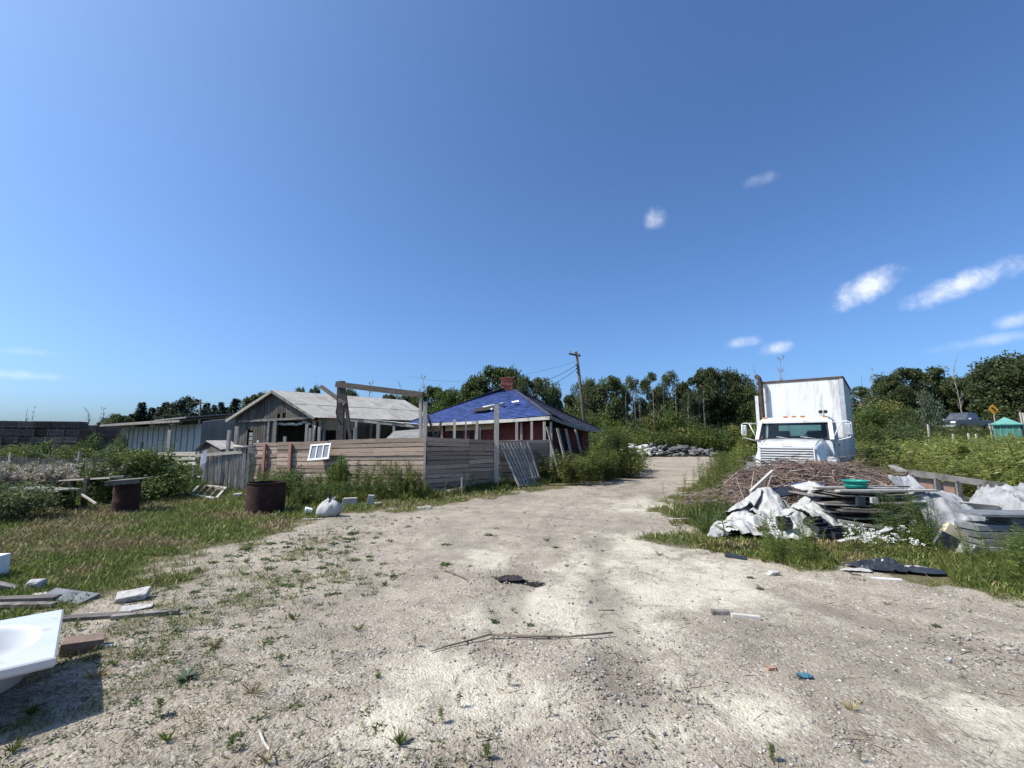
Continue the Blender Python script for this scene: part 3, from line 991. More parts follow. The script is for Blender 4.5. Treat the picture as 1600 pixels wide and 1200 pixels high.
for px, y in ((250, 16.9), (278, 16.2), (303, 15.7)):
    t = P(px, 707, y); mb = MB(); mb.bar(Vector((t.x, t.y + 0.07, Z(t.x, t.y))), t + Vector((0, 0.07, 0)), 0.08, 0.08); mb.build('post', MATS['post_wood'], rf)
for px, ptop, pbot, y, w, m_, lab in [(266.5, 672, 705, 18.0, 0.13, 'pale_post', 'tall thick pale post before the metal shed wall'), (358.5, 672, 706, 15.4, 0.09, 'pale_post', 'pale stake above the small hut roof'),
                                 (371, 666, 700, 15.6, 0.10, 'pale_post', 'tallest pale stake between the hut and the barn'), (222.5, 691, 706, 19.0, 0.07, 'dark_beam', 'short dark post before the left of the metal shed'),
                                 (17, 707, 722, 19.0, 0.08, 'pale_post', 'white stake over the low picket fence nearest the picture edge'), (124.5, 705, 732, 18.0, 0.07, 'pale_post', 'white stake standing at the middle of the low picket fence')]:
    t = P(px, ptop, y); mb = MB(); mb.bar(gp(t.x, t.y), t, w, w, jit=0.006)
    tag(mb.build('stake', MATS[m_]), lab, 'post')
mb = MB(); mb.tube([P(366, 697, 14.6), P(380, 699, 14.5), P(400, 697, 14.7)], 0.05, 6); tag(mb.build('log_rail', MATS['pale_post'], vf), 'rough pole lying along the fence top')

# low dark picket fence far left
pf = thing('picket_fence', 'low dark picket fence behind the dry white-headed weeds', 'fence', gp(-19, 19.5))
for k in range(74):
    t = k / 73.0
    q = lerp(Vector((-23.5, 20.2, 0)), Vector((-14.6, 18.4, 0)), t)
    h = 0.86 + R.uniform(-0.06, 0.06)
    mb = MB(); mb.bar(gp(q.x, q.y), gp(q.x, q.y, h), 0.085, 0.02, up=(0, -1, 0)); mb.build('picket', MATS['barn_board'], pf)
for z in (0.25, 0.7):
    mb = MB(); mb.bar(gp(-23.5, 20.25, z), gp(-14.6, 18.45, z), 0.03, 0.08); mb.build('rail', MATS['barn_board'], pf)

# ================================================================ BARN
def barn():
    ap = P(433, 610.5, 28.4); ap.z = 4.72
    re_ = P(632, 628.5, 36.8); re_.z = 4.85
    gl = Vector((ap.x - 2.95, ap.y + 0.75, 3.05)); gr_ = Vector((ap.x + 2.95, ap.y - 0.9, 3.12))
    rd = (re_ - ap)
    b = thing('barn', 'weathered grey board barn with a sheet metal gable roof and dark open doorway', 'barn', gp(-11.5, 31))
    er = gr_ + rd * 0.98; el = gl + rd
    ov = -rd.normalized() * 0.35
    # roof sheets, right slope (facing the camera) and left slope
    def slope(top0, top1, bot0, bot1, n, rows, name):
        for i in range(n):
            t0, t1 = i / n, (i + 1) / n
            for r in range(rows):
                s0, s1 = r / rows, (r + 1) / rows + (0.02 if r < rows - 1 else 0)
                up = Vector((0, 0, 0.03 - 0.018 * r + R.uniform(-0.006, 0.006)))
                mb = MB(); nr = 6; pts_a = []; pts_b = []
                for k in range(nr + 1):
                    t = t0 + (t1 - t0 + 0.004) * k / nr
                    w = Vector((0, 0, 0.018 if k % 2 else 0.0)) + up
                    T_ = lerp(top0, top1, t); B_ = lerp(bot0, bot1, t)
                    pts_a.append(mb.pt(lerp(T_, B_, s0) + w)); pts_b.append(mb.pt(lerp(T_, B_, s1) + w))
                for k in range(nr):
                    mb.face([pts_a[k], pts_b[k], pts_b[k + 1], pts_a[k + 1]])
                mb.build('roof_sheet', MATS['tin_roof'], b)
    eav = (gr_ - ap).normalized() * 0.35
    slope(ap + ov, re_, gr_ + ov + eav, er + eav, 13, 2, 'r')
    eavl = (gl - ap).normalized() * 0.35
    slope(ap + ov, re_, gl + ov + eavl, el + eavl, 6, 1, 'l')
    # barge boards
    mb = MB(); mb.bar(ap + ov * 1.05 + Vector((0, 0, -0.06)), gr_ + ov * 1.05 + eav + Vector((0, 0, -0.06)), 0.05, 0.14); mb.build('barge_board', MATS['plank_flat'], b)
    mb = MB(); mb.bar(ap + ov * 1.05 + Vector((0, 0, -0.06)), gl + ov * 1.05 + eavl + Vector((0, 0, -0.06)), 0.05, 0.16); mb.build('barge_board', MATS['pale_post'], b)
    # gable boards, above and left of the opening
    n = 30
    mbs = MB()
    for i in range(n):
        t0 = i / n + 0.002; t1 = (i + 1) / n - 0.002
        tm = (t0 + t1) / 2
        A = lerp(gl, gr_, t0); B = lerp(gl, gr_, t1)
        top = lambda t: (gl.z + (ap.z - gl.z) * t * 2) if t < 0.5 else (ap.z + (gr_.z - ap.z) * (t - 0.5) * 2)
        open_ = 0.53 < tm < 0.985
        low = 2.92 if open_ else R.uniform(0.0, 0.12)
        if 0.18 < tm < 0.25: low = 2.2 + R.uniform(-0.1, 0.1)
        if R.random() < 0.1: low += R.uniform(0.1, 0.4)
        th = Vector((0.02, 0.06, 0)) * 0.5
        j = Vector((0.01, -0.03, 0)) * R.uniform(0, 1)
        a0 = Vector((A.x, A.y, low)) + j; b0 = Vector((B.x, B.y, low + R.uniform(-0.04, 0.04))) + j
        a1 = Vector((A.x, A.y, top(t0) - 0.03)) + j; b1 = Vector((B.x, B.y, top(t1) - 0.03)) + j
        mbs.hexa([a0, b0, b0 + th, a0 + th], [a1, b1, b1 + th, a1 + th])
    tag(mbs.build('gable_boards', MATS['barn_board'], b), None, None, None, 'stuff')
    # small louvred opening, door posts and lintel
    for k in range(5):
        A = lerp(gl, gr_, 0.185); B = lerp(gl, gr_, 0.245); z = 0.9 + 0.27 * k
        mb = MB(); mb.bar(Vector((A.x, A.y + 0.05, z)), Vector((B.x, B.y + 0.05, z)), 0.03, 0.22); mb.build('shutter_slat', MATS['grey_plank'], b)
    lint0 = lerp(gl, gr_, 0.05); lint1 = lerp(gl, gr_, 1.0)
    mb = MB(); mb.bar(Vector((lint0.x, lint0.y - 0.08, 2.80)), Vector((lint1.x, lint1.y - 0.08, 2.98)), 0.08, 0.14); mb.build('lintel', MATS['plank_flat'], b)
    for t, w in ((0.52, 0.2), (0.99, 0.2), (0.44, 0.1)):
        q = lerp(gl, gr_, t); mb = MB(); mb.box((q.x, q.y - 0.04, 1.40), (w, 0.14, 2.8)); mb.build('door_post', MATS['grey_plank'], b)
    # torn insulation in the head of the doorway
    mb = MB()
    for k in range(8):
        t = 0.56 + 0.05 * k; q = lerp(gl, gr_, t); mb.box((q.x, q.y + 0.12, 2.72 - R.uniform(0, 0.14)), (0.28, 0.05, 0.14), rotz(R.uniform(-0.3, 0.3)))
    mb.build('torn_strip', MATS['concrete'], b)
    # right wall posts under the eave, dark back walls
    mb = MB()
    inn = Vector((-0.35, 0.1, 0))
    def wall(A, B, z0, z1, th=0.08):
        A = Vector((A[0], A[1], 0)); B = Vector((B[0], B[1], 0)); d = (B - A).normalized(); nn = Vector((-d.y, d.x, 0)) * th
        mb.hexa([A + Vector((0, 0, z0)), B + Vector((0, 0, z0)), B + nn + Vector((0, 0, z0)), A + nn + Vector((0, 0, z0))], [A + Vector((0, 0, z1)), B + Vector((0, 0, z1)), B + nn + Vector((0, 0, z1)), A + nn + Vector((0, 0, z1))])
    wall(gl + Vector((0.05, 0.3, 0)), el, 0, 3.0)
    wall(el, er, 0, 3.1)
    mid0 = gr_ + rd * 0.3 + Vector((-0.1, 0, 0))
    wall(mid0, er, 0, 3.0)
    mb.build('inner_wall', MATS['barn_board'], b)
    mb = MB()
    A = lerp(gr_, er, 0.02); B = lerp(gr_, er, 0.3)
    mb.hexa([A + Vector((-0.05, 0.1, -0.9)), B + Vector((-0.05, 0, -0.9)), B + Vector((-0.05, 0.06, -0.9)), A + Vector((-0.05, 0.16, -0.9))], [A + Vector((-0.05, 0.1, -0.02)), B + Vector((-0.05, 0, -0.02)), B + Vector((-0.05, 0.06, -0.02)), A + Vector((-0.05, 0.16, -0.02))])
    tag(mb.build('wall_panel', MATS['plywood'], b), 'brown plywood panel under the eave')
    for t in (0.06, 0.2, 0.4, 0.6, 0.8, 0.98):
        q = lerp(gr_, er, t); mb = MB(); mb.box((q.x, q.y, 1.5), (0.14, 0.14, 3.0)); mb.build('wall_post', MATS['grey_plank'], b)
    mb = MB(); mb.tube([Vector((gr_.x + 0.1, gr_.y - 0.2, 2.5)), Vector((gr_.x + 0.06, gr_.y - 0.2, 2.2)), Vector((gr_.x + 0.02, gr_.y - 0.2, 0.3))], 0.06, 8); mb.build('downpipe', MATS['pale_post'], b)
    # lean-to roof in front of the right wall
    lt = thing('lean_to', 'low lean-to with ragged white sheet metal edge on the barn side', 'shelter', gp(-5.5, 29.5))
    u0, u1 = lerp(gr_, er, 0.32) + Vector((0.3, -0.1, -0.42)), lerp(gr_, er, 1.12) + Vector((0.3, -0.1, -0.35))
    v0, v1 = P(545, 652.5, 26.5), P(665, 664.5, 25.0)
    nsh = 11
    for i in range(nsh):
        t0, t1 = i / nsh, (i + 1) / nsh - 0.004
        up = Vector((0, 0, R.uniform(-0.02, 0.02)))
        j = R.uniform(-0.1, 0.1)
        q = [lerp(u0, u1, t0), lerp(u0, u1, t1), lerp(v0, v1, t1) + (v1 - u1).normalized() * j, lerp(v0, v1, t0) + (v1 - u1).normalized() * j]
        mb = MB(); mb.hexa([p + up for p in q], [p + up + Vector((0, 0, 0.02)) for p in q]); mb.build('roof_sheet', MATS['tin_edge'], lt)
    mb = MB(); mb.bar(v0 + Vector((0, 0.1, -0.12)), v1 + Vector((0, 0.1, -0.12)), 0.08, 0.14); mb.build('beam', MATS['grey_plank'], lt)
    for t in (0.1, 0.6, 0.95):
        q = lerp(v0, v1, t); mb = MB(); mb.bar(gp(q.x, q.y + 0.1), Vector((q.x, q.y + 0.1, q.z - 0.2)), 0.12, 0.12); mb.build('post', MATS['post_wood'], lt)


barn()

# small shingled outbuilding roof just behind the fence
def low_shed(name, label, pts, y0, y1, hwall, m_):
    pass


sh = thing('lean_shed', 'low shed with a dark felt roof peeping over the fence beside the gate frame', 'shed', gp(-4.0, 17.5))
q = [P(602, 686, 16.6), P(662, 684.5, 15.9), P(662, 670, 18.4), P(616, 673.5, 18.8)]
mb = MB(); mb.hexa([p + Vector((0, 0, -0.05)) for p in q], q); mb.build('roof', MATS['roof_felt'], sh)
mb = MB()
for a, b_ in ((0, 1), (1, 2), (2, 3), (3, 0)):
    A, B = q[a], q[b_]; c = sum(q, Vector()) / 4
    A2, B2 = lerp(A, c, 0.1), lerp(B, c, 0.1)
    mb.poly([gp(A2.x, A2.y), gp(B2.x, B2.y), B2 - Vector((0, 0, 0.08)), A2 - Vector((0, 0, 0.08))])
mb.build('wall', MATS['grey_plank'], sh)

# small gabled hut over the plank fence
ht = thing('garden_hut', 'small hut with a grey metal gable roof between the plank fence and the shed', 'hut', gp(-13.2, 20.5))
A0 = P(322, 689.5, 20.0); A1 = P(360, 689, 22.0)
L0 = P(303, 705, 19.6); R0 = P(346, 703, 19.0); R1 = P(377, 701, 21.4); L1 = L0 + (A1 - A0)
t_ = Vector((0, 0, 0.035))
for i in range(4):
    a, b_ = i / 4, (i + 1) / 4 - 0.01
    mb = MB(); q = [lerp(A0, A1, a), lerp(R0, R1, a), lerp(R0, R1, b_), lerp(A0, A1, b_)]; mb.hexa(q, [p + t_ for p in q]); mb.build('roof_sheet', MATS['tin_roof'], ht)
mb = MB(); q = [A0, A1, L1, L0]; mb.hexa(q, [p + t_ for p in q]); mb.build('roof_sheet', MATS['tin_roof'], ht)
mb = MB()
g0, g1 = lerp(L0, R0, 0.08) + Vector((0.1, 0.15, -0.05)), lerp(L0, R0, 0.92) + Vector((0, 0.15, -0.05)); ga = A0 + Vector((0.03, 0.15, -0.06))
mb.poly([gp(g0.x, g0.y), gp(g1.x, g1.y), g1, ga, g0])
h1 = R1 + Vector((-0.2, 0.0, -0.05)); mb.poly([gp(g1.x, g1.y), gp(h1.x, h1.y), h1, g1])
h0 = L1 + Vector((0.2, 0.0, -0.05)); mb.poly([gp(g0.x, g0.y), gp(h0.x, h0.y), h0, g0])
mb.build('wall', MATS['barn_board'], ht)

# ================================================================ METAL SHED
def metal_shed():
    s = thing('metal_shed', 'long pale metal-clad shed with a low pitched roof behind the plank fence', 'shed', gp(-24, 38))
    a = P(196, 668, 42.0); b = P(316, 662.5, 33.5); c = P(392, 652, 41.0)
    zb = -0.2
    n = 14
    d = (b - a); d.z = 0
    for i in range(n):
        t0, t1 = i / n, (i + 1) / n
        A, B = lerp(a, b, t0), lerp(a, b, t1 - 0.003)
        mb = MB(); nr = 6; lo = []; hi = []
        nn = Vector((d.y, -d.x, 0)).normalized()
        for k in range(nr + 1):
            p = lerp(A, B, k / nr) + nn * (0.03 if k % 2 else 0.0)
            lo.append(mb.pt((p.x, p.y, zb))); hi.append(mb.pt((p.x, p.y, p.z)))
        for k in range(nr):
            mb.face([lo[k], lo[k + 1], hi[k + 1], hi[k]])
        # seam batten
        mb.build('siding_sheet', MATS['pale_siding'], s)
        mb = MB(); mb.bar(Vector((A.x, A.y, zb)) + nn * 0.03, A + nn * 0.03, 0.05, 0.04); mb.build('seam', MATS['grey_siding'], s)
    dd = c - b
    for i in range(5):
        A, B = lerp(b, c, i / 5), lerp(b, c, (i + 1) / 5 - 0.004)
        up = 0.35
        mb = MB(); nn = Vector((0.05, 0.05, 0))
        mb.hexa([Vector((A.x, A.y, zb)), Vector((B.x, B.y, zb)), Vector((B.x, B.y, zb)) + nn, Vector((A.x, A.y, zb)) + nn], [A + Vector((0, 0, up * 0.5)), B + Vector((0, 0, up * 0.5)), B + nn + Vector((0, 0, up * 0.5)), A + nn + Vector((0, 0, up * 0.5))])
        mb.build('siding_sheet', MATS['grey_siding'], s)
    # roof: two lapped sections with a thick ragged edge
    nn = Vector((d.y, -d.x, 0)).normalized()
    e0, e1 = a + nn * 1.1 + Vector((-0.9, 0, 0.12)), b + nn * 1.2 + Vector((-0.5, 0.3, 0.16))
    back = Vector((dd.x, dd.y, 0)) * 1.0
    r0 = e0 + back + Vector((0, 0, 0.5)); r1 = e1 + back + Vector((0, 0, 0.75))
    mb = MB(); mb.hexa([e0, e1, r1, r0], [p + Vector((0, 0, 0.12)) for p in (e0, e1, r1, r0)]); mb.build('roof', MATS['roof_felt'], s)
    k0, k1 = lerp(e0, e1, 0.72) + Vector((0, 0, 0.14)), e1 + d.normalized() * 0.9 + Vector((0, 0, 0.22))
    mb = MB(); q = [k0, k1, k1 + back + Vector((0, 0, 0.75)), k0 + back + Vector((0, 0, 0.65))]; mb.hexa(q, [p + Vector((0, 0, 0.1)) for p in q]); mb.build('roof', MATS['roof_felt'], s)
    mb = MB(); mb.bar(e0 + Vector((0, -0.05, 0.02)), e1 + Vector((0, -0.05, 0.02)), 0.05, 0.16); mb.build('fascia', MATS['plank_flat'], s)
    mb = MB(); mb.bar(a + Vector((-0.1, 0, -0.0)), Vector((a.x - 0.1, a.y, zb)), 0.25, 0.1); mb.build('corner_trim', MATS['tin_edge'], s)


metal_shed()

# ================================================================ HOUSE WITH BLUE HIP ROOF
def house():
    h = thing('derelict_house', 'derelict red house under a sagging bright blue hip roof with brick chimney', 'house', gp(0.2, 25.5))
    C = P(859, 650.5, 20.2); Lf = P(632, 663, 26.6); Rr = P(938, 672, 28.0)
    ap = P(786, 607.5, 26.4); ap2 = P(800, 607, 27.2)
    Bk = Vector((Lf.x + Rr.x - C.x, Lf.y + Rr.y - C.y, 2.4))
    nrows = 26

    def slope(T0, T1, B0, B1, m_, sag, nm, tab=0.28):
        """courses of separate shingles on a slightly uneven deck"""
        mb = MB()
        nvec = (B1 - B0).cross(T0 - B0).normalized()
        if nvec.z < 0: nvec = -nvec
        for r in range(nrows):
            s0, s1 = r / nrows, (r + 1.25) / nrows
            a = lerp(B0, T0, s0); b = lerp(B1, T1, s0); c_ = lerp(B1, T1, min(s1, 1)); d_ = lerp(B0, T0, min(s1, 1))
            L_ = (b - a).length
            n = max(1, int(L_ / tab)); ph = R.random()
            xs = [0.0] + [min(1, max(0, (k + ph) / n)) for k in range(n)] + [1.0]
            for k in range(len(xs) - 1):
                if xs[k + 1] - xs[k] < 1e-4: continue
                j = R.uniform(0, 0.012)
                x0, x1 = xs[k], xs[k + 1] - 0.02 / n
                def sg(s, x): return nvec * (-sag * math.sin(math.pi * x) * (1 - s) + 0.025 * math.sin(9 * x + 5 * s))
                p = [lerp(a, b, x0) + sg(s0, x0) + nvec * (0.03 + j), lerp(a, b, x1) + sg(s0, x1) + nvec * (0.03 + j), lerp(d_, c_, x1) + sg(s1, x1) + nvec * 0.012, lerp(d_, c_, x0) + sg(s1, x0) + nvec * 0.012]
                mb.poly(p)
        tag(mb.build('shingles', MATS[m_], h), None, None, None, 'stuff')
        mb = MB()
        q = [B0, B1, T1, T0]
        nx_, ny_ = 8, 6
        grid = []
        for i in range(ny_ + 1):
            row = []
            for k in range(nx_ + 1):
                x = k / nx_; s = i / ny_
                p = lerp(lerp(B0, T0, s), lerp(B1, T1, s), x) + nvec * (-sag * math.sin(math.pi * x) * (1 - s) + 0.025 * math.sin(9 * x + 5 * s) - 0.02)
                row.append(mb.pt(p))
            grid.append(row)
        for i in range(ny_):
            for k in range(nx_):
                mb.face([grid[i][k], grid[i][k + 1], grid[i + 1][k + 1], grid[i + 1][k]])
        mb.build('roof', MATS['black_shingle'], h)
        return nvec
    nv = slope(ap, ap2, Lf, C, 'blue_shingle', 0.05, 'front')
    slope(ap2, ap2 + Vector((0.05, 0.1, 0)), C, Rr, 'black_shingle', 0.18, 'right')
    slope(ap2 + Vector((0, 0.1, 0)), ap + Vector((0, 0.1, 0)), Rr, Bk, 'black_shingle', 0.1, 'back')
    slope(ap + Vector((0, 0.1, 0)), ap + Vector((0, 0.05, 0)), Bk, Lf, 'black_shingle', 0.1, 'left')
    # hips
    for e in (C, Lf, Rr):
        T_ = ap2 if e is not Lf else ap
        mb = MB(); mb.bar(e + Vector((0, 0, 0.05)), T_ + Vector((0, 0, 0.05)), 0.22, 0.03); mb.build('hip_cap', MATS['black_shingle'], h)
    # near-black plates painting in the shade of shingle holes, and pale torn felt
    def onroof(px, py):
        d = px_dir(px, py); o = Vector((0, 0, CAM_Z)); t = (Lf - o).dot(nv) / d.dot(nv)
        return o + d * t
    for pts, m_, z in (([(736, 644), (747, 640), (768, 637), (771, 641), (758, 644), (742, 645)], 'inside_shade', 0.075), ([(779, 634), (790, 632.5), (788, 635)], 'inside_shade', 0.075), ([(800, 630), (811, 628), (812, 630), (801, 631.5)], 'white_paint', 0.08), ([(754, 638), (772, 634), (776, 634.5), (757, 639)], 'fascia', 0.08), ([(766, 642), (771, 639.5), (770, 643)], 'fascia', 0.085), ([(780, 633), (786, 631.5), (787, 632.5)], 'fascia', 0.085)):
        mb = MB(); base = [onroof(*p) + nv * z for p in pts]; mb.extrude(base, nv * 0.02)
        tag(mb.build('roof_patch', MATS[m_], h), 'dark hole in the shingles' if m_ == 'inside_shade' else 'torn pale felt')
    # fascia and soffit
    seq = [lerp(Lf, C, t) + nv * (-0.05 * math.sin(math.pi * t)) for t in np.linspace(0, 1, 6)]
    for A, B in zip(seq, seq[1:]):
        mb = MB(); mb.bar(A + Vector((0, -0.03, -0.07)), B + Vector((0, -0.03, -0.07)), 0.05, 0.15, jit=0.01); mb.build('fascia', MATS['fascia'], h)
    seq = [lerp(C, Rr, t) + Vector((0, 0, -0.14 * math.sin(math.pi * t))) for t in np.linspace(0, 1, 6)]
    for A, B in zip(seq, seq[1:]):
        mb = MB(); mb.bar(A + Vector((0.03, 0, -0.07)), B + Vector((0.03, 0, -0.07)), 0.05, 0.15, jit=0.01); mb.build('fascia', MATS['grey_plank'], h)
    # walls of lapped red boards, set in under the eaves
    cen = (Lf + C + Rr + Bk) / 4
    wl, wc, wr, wb = [Vector((lerp(p, cen, 0.13).x, lerp(p, cen, 0.13).y, 0)) for p in (Lf, C, Rr, Bk)]
    def lap_wall(A, B, z0, z1, name, gaps=()):
        mb = MB(); d = (B - A).normalized(); nn = Vector((d.y, -d.x, 0))
        rows = int((z1 - z0) / 0.13)
        for r in range(rows):
            za = z0 + r * 0.13
            for (t0, t1) in gaps_to_runs(gaps, za):
                a, b = lerp(A, B, t0), lerp(A, B, t1)
                p = [a + Vector((0, 0, za)) + nn * 0.03, b + Vector((0, 0, za)) + nn * 0.03, b + Vector((0, 0, za + 0.13)) + nn * 0.008, a + Vector((0, 0, za + 0.13)) + nn * 0.008]
                mb.poly(p); mb.poly([p[0], p[1], p[1] - nn * 0.03, p[0] - nn * 0.03])
        tag(mb.build(name, MATS['red_siding'], h), None, None, None, None)
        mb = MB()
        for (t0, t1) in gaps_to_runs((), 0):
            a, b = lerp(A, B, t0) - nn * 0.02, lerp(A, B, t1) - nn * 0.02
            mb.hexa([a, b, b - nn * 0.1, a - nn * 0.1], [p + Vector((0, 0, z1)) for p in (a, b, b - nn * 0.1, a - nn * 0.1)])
        mb.build('inner_wall', MATS['inside_shade'], h)  # closes the openings; shade of the rooms behind is painted near-black
    def gaps_to_runs(gaps, z):
        runs = []; t = 0.0
        for g0, g1, zl, zh in sorted(gaps):
            if zl <= z < zh:
                if g0 > t: runs.append((t, g0))
                t = g1
        if t < 1: runs.append((t, 1.0))
        return runs
    lap_wall(wl, wc, 0, 2.5, 'front_wall', [(0.08, 0.20, 0.8, 2.2), (0.30, 0.42, 0.9, 2.2), (0.48, 0.58, 0.9, 2.0)])
    lap_wall(wc, wr, 0, 2.3, 'side_wall', [(0.3, 0.45, 0.9, 2.0), (0.7, 0.8, 0.0, 2.0)])
    # plywood boarding over the porch head, and porch rail posts
    for t0, t1 in ((0.03, 0.26), (0.30, 0.52), (0.54, 0.64)):
        A, B = lerp(Lf, C, t0), lerp(Lf, C, t1)
        off = Vector((0.25, 0.35, 0))
        mb = MB(); mb.bar(A + off + Vector((0, 0, -0.32)), B + off + Vector((0, 0, -0.32)), 0.03, 0.30); mb.build('porch_board', MATS['plywood'], h)
    for t in (0.02, 0.28, 0.53, 0.66, 0.82, 0.985):
        q = lerp(Lf, C, t) + Vector((0.2, 0.3, 0)); mb = MB(); mb.bar(gp(q.x, q.y), Vector((q.x, q.y, 2.45)), 0.1, 0.1); mb.build('porch_post', MATS['post_wood'], h)
    # chimney of separate bricks
    ch = MB(); c0 = P(791.5, 600, 26.9)
    hh = 0.42; base_z = 4.5; top_z = P(791, 592.5, 26.9).z
    cm = MB(); cm.box((c0.x, c0.y, (base_z + top_z) / 2 - 0.05), (0.68, 0.60, top_z - base_z - 0.1)); chim = cm.build('chimney', MATS['mortar'], h)
    zc = base_z + 0.06; r = 0
    while zc < top_z:
        for k in range(3):
            off = 0.12 if r % 2 else 0.0
            w = 0.225
            x = c0.x - 0.35 + 0.235 * k + w / 2 + off * 0.3 + R.uniform(-0.01, 0.01)
            mb = MB(); mb.box((x, c0.y - 0.33 + R.uniform(-0.012, 0.012), zc), (w, 0.10, 0.072)); mb.build('brick', MATS['chimney_brick'], chim)
            mb = MB(); mb.box((c0.x + 0.37, c0.y - 0.2 + 0.22 * k, zc), (0.10, 0.21, 0.072)); mb.build('brick', MATS['chimney_brick'], chim)
        zc += 0.085; r += 1
    mb = MB(); mb.box((c0.x, c0.y, top_z + 0.03), (0.86, 0.78, 0.07)); mb.build('chimney_cap', MATS['chimney_brick'], chim)


house()

# poles leaning against the right wall of the house
for (pt, pb, y0, y1, lab) in [((855, 667), (876, 722), 19.2, 18.6, 'longest pale pole leaning against the red house wall'), ((871, 669), (889, 716), 20.2, 19.6, 'second of the poles leaning on the red house wall from the corner'),
                         ((884, 670), (899, 712), 21.2, 20.6, 'third of the poles leaning on the red house wall from the corner'), ((899, 671), (915, 706), 22.4, 21.8, 'pole leaning on the red house wall furthest from the corner')]:
    a = P(*pt, y0); b = P(*pb, y1); b.z = Z(b.x, b.y); mb = MB(); mb.bar(b, a, 0.10, 0.06, jit=0.01)
    tag(mb.build('leaning_pole', MATS['grey_plank']), lab, 'pole', 'poles leaning on the house wall')

# ================================================================ UTILITY POLES AND WIRES
def utility_pole(label, base, top, arm0, arm1, armz, r):
    u = thing('utility_pole', label, 'utility pole', base)
    mb = MB(); mb.tube([base + Vector((0, 0, -0.2)), lerp(base, top, 0.5), top], [r, r * 0.85, r * 0.68], 10); mb.build('pole', MATS['pole_wood'], u)
    c = lerp(base, top, armz)
    mb = MB(); mb.bar(c + arm0, c + arm1, 0.12, 0.14); arm = mb.build('crossarm', MATS['pole_wood'], u)
    for t in (0.08, 0.5, 0.92):
        q = lerp(c + arm0, c + arm1, t) + Vector((0, 0, 0.07))
        mb = MB(); mb.lathe(q, [(0.02, 0), (0.02, 0.12), (0.06, 0.14), (0.055, 0.24), (0.02, 0.27)], 8, capt=True); mb.build('insulator', MATS['concrete'], arm)
    return u, c


bp_ = G(919, 700); bp_ = Vector((6.6, 39.5, Z(6.6, 39.5)))
pb = P(919, 690, 39.5); pb.z = Z(pb.x, pb.y)
ptop = P(900.5, 549, 39.0)
up, upc = utility_pole('tall leaning wooden utility pole behind the blue roofed house', pb, ptop, Vector((-0.75, -0.5, 0.02)), Vector((0.35, 0.25, -0.02)), 0.965, 0.17)
for k in range(3):
    q = lerp(pb, ptop, 0.87 - 0.035 * k)
    mb = MB(); mb.box(q + Vector((-0.16, -0.1, 0)), (0.14, 0.1, 0.1)); mb.build('bracket', MATS['dark_beam'], up)
for k, (e, sg, lab) in enumerate([(P(800, 612, 27.5), 0.5, 'lowest black service cable from the utility pole to the house'), (P(770, 604, 30.0), 0.6, 'middle black cable running from the utility pole past the chimney'),
                             (P(640, 588, 60.0), 1.2, 'topmost thin cable running from the utility pole over the trees')]):
    s = lerp(pb, ptop, 0.83 + 0.035 * k) + Vector((-0.2, -0.1, 0))
    pts = [lerp(s, e, t) - Vector((0, 0, sg * 4 * t * (1 - t))) for t in np.linspace(0, 1, 14)]
    mb = MB(); mb.tube(pts, 0.02 if k < 2 else 0.012, 5)
    tag(mb.build('power_cable', MATS['cable']), lab, 'cable', 'cables from the utility pole')
# guy wire
mb = MB(); mb.tube([lerp(pb, ptop, 0.82), Vector((pb.x + 2.6, pb.y + 0.5, Z(pb.x + 2.6, pb.y)))], 0.012, 5); mb.build('guy_wire', MATS['cable'], up)
b2 = P(312, 690, 62); b2.z = Z(b2.x, b2.y); t2 = P(313.5, 624, 62)
utility_pole('distant utility pole with a wide crossarm above the metal shed roof', b2, t2, Vector((-1.05, 0.2, 0.1)), Vector((1.15, -0.2, -0.12)), 0.93, 0.16)

# ================================================================ STACKED BINS
def make_bin(M, name='wooden_bin'):
    W, D, H = 1.17, 1.1, 0.60
    mb = MB(M)
    for k in range(4):
        z = 0.10 + 0.125 * k + 0.06
        for yy in (-D / 2, D / 2):
            mb.bar((-W / 2, yy, z), (W / 2, yy, z), 0.022, 0.112, jit=0.003)
        for xx in (-W / 2, W / 2):
            mb.bar((xx, -D / 2 + 0.012, z), (xx, D / 2 - 0.012, z), 0.022, 0.112)
    mb.box((0, 0, 0.085), (W - 0.05, D - 0.05, 0.03))
    for xx in (-W / 2 + 0.06, 0, W / 2 - 0.06):
        mb.bar((xx, -D / 2, 0.035), (xx, D / 2, 0.035), 0.09, 0.07)
    for xx in (-W / 2 + 0.05, W / 2 - 0.05):
        mb.bar((xx, -D / 2 - 0.02, 0.08), (xx, -D / 2 - 0.02, H), 0.09, 0.02)
    return mb


